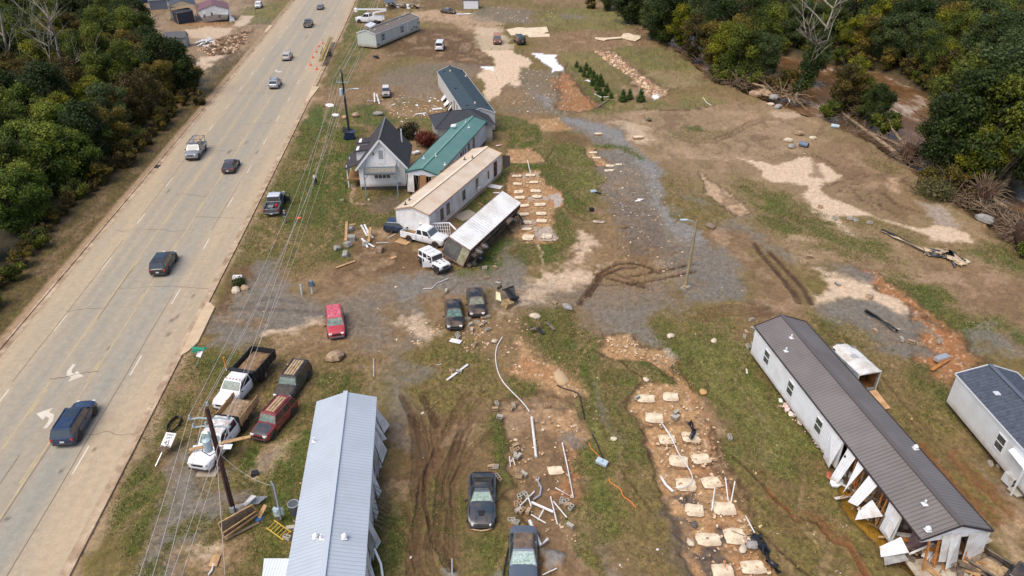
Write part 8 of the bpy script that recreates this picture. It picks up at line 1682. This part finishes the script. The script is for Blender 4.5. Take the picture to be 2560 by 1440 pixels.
# people
def figure(label,p,head,coat,pants,hatm,pose='hands',shoes=blackp):
 root=thing('person',label,'person',(p.x,p.y,0),R(-head));skin=mat('skin',srgb(196,150,122),.6)
 def sk(name,V,E_,Rd,m,par):
  me=bpy.data.meshes.new(name);me.from_pydata(V,E_,[]);me.materials.append(m);o=bpy.data.objects.new(name,me);C.objects.link(o);o.parent=par
  md=o.modifiers.new('skin','SKIN');md.use_smooth_shade=True
  for i,r in enumerate(Rd):me.skin_vertices[0].data[i].radius=r
  me.skin_vertices[0].data[0].use_root=True;ss=o.modifiers.new('sub','SUBSURF');ss.levels=ss.render_levels=1;return o
 hx=.17;V=[(0,0,.95),(0,0,1.2),(0,.0,1.42),(0,.01,1.52),(0,.02,1.62),(0,.03,1.76),(.1,0,.9),(.12,.02,.5),(.13,-.02,.09),(.13,.14,.04),(-.1,0,.9),(-.13,.0,.5),(-.15,-.04,.09),(-.15,.12,.04)]
 E_=[(0,1),(1,2),(2,3),(3,4),(4,5),(0,6),(6,7),(7,8),(8,9),(0,10),(10,11),(11,12),(12,13)];Rd=[(.15,.11),(.14,.1),(.17,.11),(.06,.06),(.085,.1),(.07,.085),(.09,.09),(.06,.065),(.045,.05),(.045,.03),(.09,.09),(.06,.065),(.045,.05),(.045,.03)]
 for s in(1,-1):
  b=len(V);V+=[(s*.19,0,1.4),(s*.25,.02,1.14),(s*.13,.27,1.16),(s*.09,.34,1.18)];E_+=[(2,b),(b,b+1),(b+1,b+2),(b+2,b+3)];Rd+=[(.06,.06),(.045,.045),(.032,.03),(.04,.02)]
  for f in range(5):V+=[(s*(.09-.03+f*.02),.40-abs(f-2)*.008,1.18),(s*(.09-.03+f*.02)-s*.01,.43-abs(f-2)*.012,1.155)]if f<4 else[(s*.05,.35,1.2),(s*.035,.385,1.205)];k=b+4+2*f;E_+=[(b+3,k),(k,k+1)];Rd+=[(.01,.01),(.008,.008)]
 sk('body',V,E_,Rd,skin,root)
 cV=[(0,0,.93),(0,0,1.2),(0,0,1.41),(0,.005,1.49)];cE=[(0,1),(1,2),(2,3)];cR=[(.175,.135),(.165,.125),(.19,.13),(.08,.08)]
 for s in(1,-1):b=len(cV);cV+=[(s*.19,0,1.4),(s*.25,.02,1.14),(s*.15,.23,1.155)];cE+=[(2,b),(b,b+1),(b+1,b+2)];cR+=[(.08,.08),(.062,.062),(.045,.045)]
 sk('jacket',cV,cE,cR,coat,root);pV=[(0,0,.95),(.1,0,.88),(.12,.02,.5),(.13,-.02,.12),(-.1,0,.88),(-.13,0,.5),(-.15,-.04,.12)];sk('trousers',pV,[(0,1),(1,2),(2,3),(0,4),(4,5),(5,6)],[(.16,.12),(.105,.105),(.08,.08),(.06,.065),(.105,.105),(.08,.08),(.06,.065)],pants,root)
 for s,x in((1,.13),(-1,-.15)):g=MB();g.box((x,.04,.05),(.1,.28,.1));g.build('shoe',shoes,root,bevel=.02)
 g=MB();g.loft([[(math.cos(t)*r_*.9,.02+math.sin(t)*r_,z)for t in[k*.628 for k in range(10)]]for r_,z in((.105,1.69),(.108,1.76),(.09,1.83),(.04,1.86))]);g.box((0,.15,1.74),(.15,.12,.015));g.build('cap',hatm,root,smooth=50)
 for s in(1,-1):g=MB();g.box((s*.035,.118,1.695),(.022,.012,.012));g.build('eye',blackp,root)
 g=MB();g.box((0,.125,1.665),(.025,.03,.035));g.build('nose',skin,root);g=MB();g.box((0,.118,1.635),(.05,.008,.01));g.build('mouth',mat('lips',srgb(150,90,80),.6),root);return root
pb=G(715,558);figure('person in a blue jacket, grey trousers and cap standing behind the parked grey pickup',pb,55,mat('blue_jacket',(.02,.06,.18),.8),mat('grey_trousers',(.16,.16,.15),.9),mat('grey_cap',(.3,.3,.3),.8))
g=MB();q=pb+Vector((.38*math.sin(R(55)),.38*math.cos(R(55)),1.19));g.box(q,(.3,.2,.05),(0,0,R(-55)));tag(g.build('controller',blackp),'dark controller in the hands of the person in the blue jacket','controller')
pb=G(790,462);figure('person in a white shirt and dark trousers using a camera on the lawn',pb,150,mat('white_shirt',(.7,.7,.7),.8),mat('dark_trousers',(.03,.03,.035),.9),mat('black_cap',(.02,.02,.02),.8))
q=pb+Vector((.4*math.sin(R(150)),.4*math.cos(R(150)),0));tr_=thing('camera_tripod','black tripod with a camera in front of the person in the white shirt','tripod',(q.x,q.y,0))
for k in range(3):a_=k*2.09;part(tr_,'leg',blackp,lambda g:g.bar((0,0,1.2),(.45*math.cos(a_),.45*math.sin(a_),0),.035))
part(tr_,'camera',blackp,lambda g:(g.box((0,0,1.3),(.16,.12,.12)),g.cyl((0,0,1.3),(.1,-.16,1.3),.05,n=10)))
rock('bright orange folded cloth disc on the grass right of the person in the blue jacket',K('d1',1190,843),.33,mat('bright_orange',(.85,.12,.02),.6),.25,3,None,'landing_pad','landing pad',1.3)
# yard objects of the lower left
A_,B_,C_,D_=K('e4',812,1020,.5),K('e4',1085,865,1.2),K('e4',1135,930,.25),K('e4',860,1110,.15)
wb=thing('wooden_deck','overturned plank deck leaning against the foot of the dark red brown pole','wooden deck',(A_.x,A_.y,0));o0=Vector((A_.x,A_.y,0));A_.z=1.5;B_.z=1.5;A_,B_=K('e4',808,1010,1.5),K('e4',1078,860,1.5);D_,C_=K('e4',858,1128,.1),K('e4',1135,935,.1)
n_=8
for i in range(n_):t0,t1=i/n_,(i+.9)/n_;part(wb,'plank',wood_d,lambda g:g.panel([A_.lerp(D_,t0)-o0,A_.lerp(D_,t1)-o0,B_.lerp(C_,t1)-o0,B_.lerp(C_,t0)-o0],.05))
for q0,q1 in((A_,B_),(A_,D_),(B_,C_),(D_,C_)):part(wb,'frame_board',wood_m,lambda g:g.bar(q0-o0,q1-o0,.09,.12))
for t in(.55,.85):part(wb,'frame_board',wood_m,lambda g:g.bar(A_.lerp(D_,t)-o0+Vector((.2,-.25,.15)),B_.lerp(C_,t)-o0+Vector((.1,-.25,.15)),.08,.08))
board('short brown board leaning right of the wooden deck','e4',(1140,980),(1205,915),.3,wood_m,zz=(.2,.7));rock('blue tarp bundle at the right end of the wooden deck',K('e4',1145,975),.32,mat('blue_tarp',(.03,.12,.3),.5),.5,8,None,'tarp','tarp');board('long board lying in front of the wooden deck','e4',(865,1150),(1140,1010),.22,wood_d)
q=[K('e4',1010,860,.5),K('e4',1060,790,.6),K('e4',1210,785,.5),K('e4',1130,850,.4)];g=MB();g.panel(q,.04);tag(g.build('metal_sheet',mat('grey_sheet',srgb(132,138,140),.4,.4,lines=(0,.2,.03,.4))),'grey ribbed metal sheet lying behind the wooden deck','metal sheet')
g=MB();g.panel([K('e4',1000,855,.9),K('e4',1075,775,.9),K('e4',1115,785,.9),K('e4',1030,865,.7)],.06);tag(g.build('bent_sheet',boardw),'white bent panel on top of the ribbed sheet behind the wooden deck','panel')
rock('heap of white and tan scraps at the foot of the red brown pole',K('e4',975,900),.55,mat('scrap_mix',srgb(190,186,180),.8,var=(srgb(120,96,72),3,.9),bump=(6,1)),.5,4,None,'scrap_heap','scrap heap')
yl_=mat('yellow_fibreglass',(.62,.42,.06),.5);a,b=K('e4',1228,1015,.5),K('e4',1370,1115,.12);ladder('yellow step ladder lying beside the pale blue roofed home',a,b,.75,yl_,6,None,'step_ladder')
p=K('e4',1445,925);bn=thing('waste_bin','grey waste bin with a round lid at the wall of the pale blue roofed home','waste bin',(p.x-.1,p.y,0));part(bn,'bin_body',mat('bin_grey',srgb(90,96,100),.6),lambda g:g.cyl((0,0,0),(0,0,.9),.3,.36,14),smooth=40);part(bn,'lid',mat('lid_grey',srgb(150,156,160),.5),lambda g:g.tube([(.38*math.cos(t),.38*math.sin(t),.95)for t in[k*.524 for k in range(13)]],.05,6))
g=MB();g.tube([(K('e4',445,213)+Vector((.38*math.cos(t)*(1+.05*t/6),.95*math.sin(t),.08+t*.015)))for t in[k*.4 for k in range(44)]],.055,6);tag(g.build('hose_coil',tyre_m,smooth=60),'coiled black hose lying on the verge above the speed limit sign','hose')
p=K('e4',1105,610);g=MB();g.box((p.x,p.y,.15),(.5,.4,.3),(0,.1,.2));g.box((p.x-.1,p.y-.2,.08),(.3,.3,.15),(0,.1,.5));tag(g.build('black_box',blackp,bevel=.03),'small black box at the end of the pale gravel streak','box')
p=K('d1',670,1380);g=MB();g.box((p.x,p.y,.3),(.95,.7,.6),(.15,.1,.2));g.box((p.x,p.y,.63),(1.0,.1,.08),(.15,.1,.2));tag(g.build('white_crate',pvc,bevel=.04),'white torn box on the verge above the pale stone block','box')
# overturned cart
p=K('e1',1175,300);oc=thing('overturned_cart','overturned black cart with a cream panel near the two black sedans','cart',(p.x,p.y,0),.4)
part(oc,'cart_frame',blackp,lambda g:(g.box((.4,.2,.9),(.9,1.5,.3),(.3,.5,.2)),[g.bar((.1+.12*i,-.7,.3),(.4+.1*i,.9,1.5),.06)for i in range(7)],g.bar((-.3,.9,1.2),(.9,.6,1.6),.12),g.bar((-.2,-.4,.2),(.8,-.6,1.0),.1))and None)
part(oc,'seat_panel',mat('cream_panel',srgb(226,220,176),.6),lambda g:g.panel([(-1.3,.2,.7),(-.8,-.1,.5),(-.6,.8,1.0),(-1.0,.9,1.2)],.08));part(oc,'torn_lining',mat('yellow_lining',srgb(186,160,110),.8,var=(srgb(100,80,60),4,.9)),lambda g:g.box((-.3,-.6,.45),(1.0,.8,.6),(.3,.2,.4)))
add_wheel(oc,-.5,1.1,.3,.2,1,rot=(.6,0,.4),z=1.5);add_wheel(oc,.9,-.2,.3,.2,1,rot=(1.0,0,1.0),z=.6)
rock('tan tarp bundle at the end of the black cable',K('e1',1680,1015),.85,mat('tan_tarp',srgb(184,158,122),.8,bump=(2,.8)),.35,5,None,'tarp','tarp',1.5);p=K('e5',2175,440);g=MB();g.box((p.x,p.y,.3),(.9,.5,.3),(.1,.1,-.5));g.box((p.x-.1,p.y,.5),(.3,.3,.12),(.1,.1,-.5));tag(g.build('junction_box',tfm,bevel=.03),'pale blue electrical box on the grass right of the muddy bed','electrical box')
for c,P_,w_,n_,lab in(('e6',[(1510,1060),(1580,1060),(1610,1140),(1660,1250),(1700,1310),(1745,1390)],.5,2,'black plastic sheet trailing down the right rim of the clay strip'),('e2',[(840,1015),(850,1060),(870,1100),(860,1150)],.35,2,'black plastic strip snagged on the second right pad'),('d4',[(970,685),(1040,720),(1140,770),(1230,815),(1300,840)],.3,2,'thin black and tan torn fabric strip leading to the fabric pile'),('d4',[(1290,830),(1360,840),(1420,850),(1480,900)],1.3,7,'black and tan torn fabric pile on the grass'),('d4',[(860,1220),(940,1270),(1010,1320),(1075,1360)],.3,2,'black debris strip on the pale gravel fan')):
 rr=random.Random(n_);g=MB()
 for s in range(n_):
  for side in(0,1):
   pts=[K(c,*q,.2)+Vector((rr.uniform(-w_,w_)*.6,rr.uniform(-w_,w_)*.6,rr.uniform(0,.25)))for q in P_];V=[]
   for q in pts:a_=rr.uniform(0,3.1);k=w_*rr.uniform(.2,.45);V+=[q+Vector((math.cos(a_)*k,math.sin(a_)*k,.05)),q-Vector((math.cos(a_)*k,math.sin(a_)*k,.05))]
   g.add(V,[(2*i,2*i+2,2*i+3,2*i+1)for i in range(len(pts)-1)],side if 'tan' in lab else 0)
 o=g.build('torn_plastic',[mat('black_sheet',(.02,.022,.026),.35),mat('tan_fabric',srgb(196,172,140),.8)],smooth=60);o.modifiers.new('s','SOLIDIFY').thickness=.02;tag(o,lab,'plastic sheet')
p=K('d4',450,125);g=MB();d=Vector((.5,-.5,0));g.cyl(p+d+Vector((0,0,.4)),p-d+Vector((0,0,.4)),.4,n=14);g.cyl(p+d*1.02+Vector((0,0,.4)),p+d*.9+Vector((0,0,.4)),.36,n=14,mi=1);tag(g.build('barrel',[mat('blue_grey_barrel',srgb(96,112,132),.5),blackp],smooth=40),'blue grey barrel lying on the mud beside the stones','barrel')
p=K('c5',500,957);g=MB();g.cyl(p+Vector((-.6,.2,.3)),p+Vector((.6,-.3,.3)),.35,.28,n=10);tag(g.build('bucket',tfm),'pale grey drum at the river bank above the long fallen trunk','drum')
p=K('c3',365,665);g=MB();g.box((p.x,p.y,.5),(1.3,.6,.4),(.1,.3,.2));g.bar((p.x-1.0,p.y,.2),(p.x+.6,p.y+.2,1.1),.12);tag(g.build('garden_machine',blackp,bevel=.05),'small black machine alone on the bare lot below the pale green home','machine');p=K('c3',345,1125)
for a_,b_,lab in(((345,1095),(345,1155),'white post standing beside the old pale grey suv'),((370,1110),(400,1175),'leaning tan post beside the white post'),((265,1190),(440,1130),'dark beam lying by the white post')):board(lab,'c3',a_,b_,.25,boardw if 'white' in lab else wood_d,zz=(.9,.1))
for c,x,y,r_,lab in(('c2',2180,1195,.8,'white heart shaped satellite dish lying on the verge'),('c2',2245,1305,.6,'white crumpled board on the verge below the dish')):
 p=K(c,x,y);g=MB();g.loft([[(math.cos(t)*r_*k,math.sin(t)*r_*k*.8,z)for t in[j*.524 for j in range(12)]]for k,z in((1,.25),(.7,.12),(.1,.06),(.1,.0),(.7,.05),(1,.2))]);o=g.build('dish' if r_>.7 else 'scrap_board',boardw,smooth=50);o.location=p;o.rotation_euler=(.3,.1,.2);tag(o,lab,'dish' if r_>.7 else 'board')
p=K('d3',1132,665);g=MB();g.box((p.x,p.y,.08),(1.3,.35,.06),(0,0,.6));g.box((p.x,p.y,.12),(.9,.3,.05),(0,0,1.6));tag(g.build('white_scrap',boardw),'white torn scrap on the brown gravel of the middle lot','scrap')
p=K('d3',830,830);g=MB();g.box((p.x,p.y,.12),(1.5,.5,.15),(0,0,-.2));tag(g.build('fabric_scrap',mat('pale_cloth',srgb(196,184,166),.8,var=(srgb(120,100,80),3,.8)),bevel=.05),'pale cloth scrap on the grass left of the brown gravel','cloth scrap')
p=K('d3',790,602);g=MB();g.box((p.x,p.y,.15),(.8,.6,.2),(.1,0,.3));g.box((p.x+.6,p.y-.4,.1),(.9,.3,.15),(0,0,-.7),1);tag(g.build('wire_crate',[insm,blackp]),'small grey crate on the right edge of the middle lawn','crate');p=K('d3',777,742);g=MB();g.box((p.x,p.y,.22),(.55,.5,.44),(0,.1,.3));g.box((p.x,p.y,.46),(.4,.35,.05),(0,.1,.3));tag(g.build('black_bucket',blackp,bevel=.04),'small black cube like bucket on the right side of the middle lawn','bucket')
p=K('e1',1440,555);heap_of('broken board in the dark scrap pile on the green patch','e1',[(1420,540),(1500,600)],9,1.2,9,[wood_d,blackp,tfm,boardw],.3)
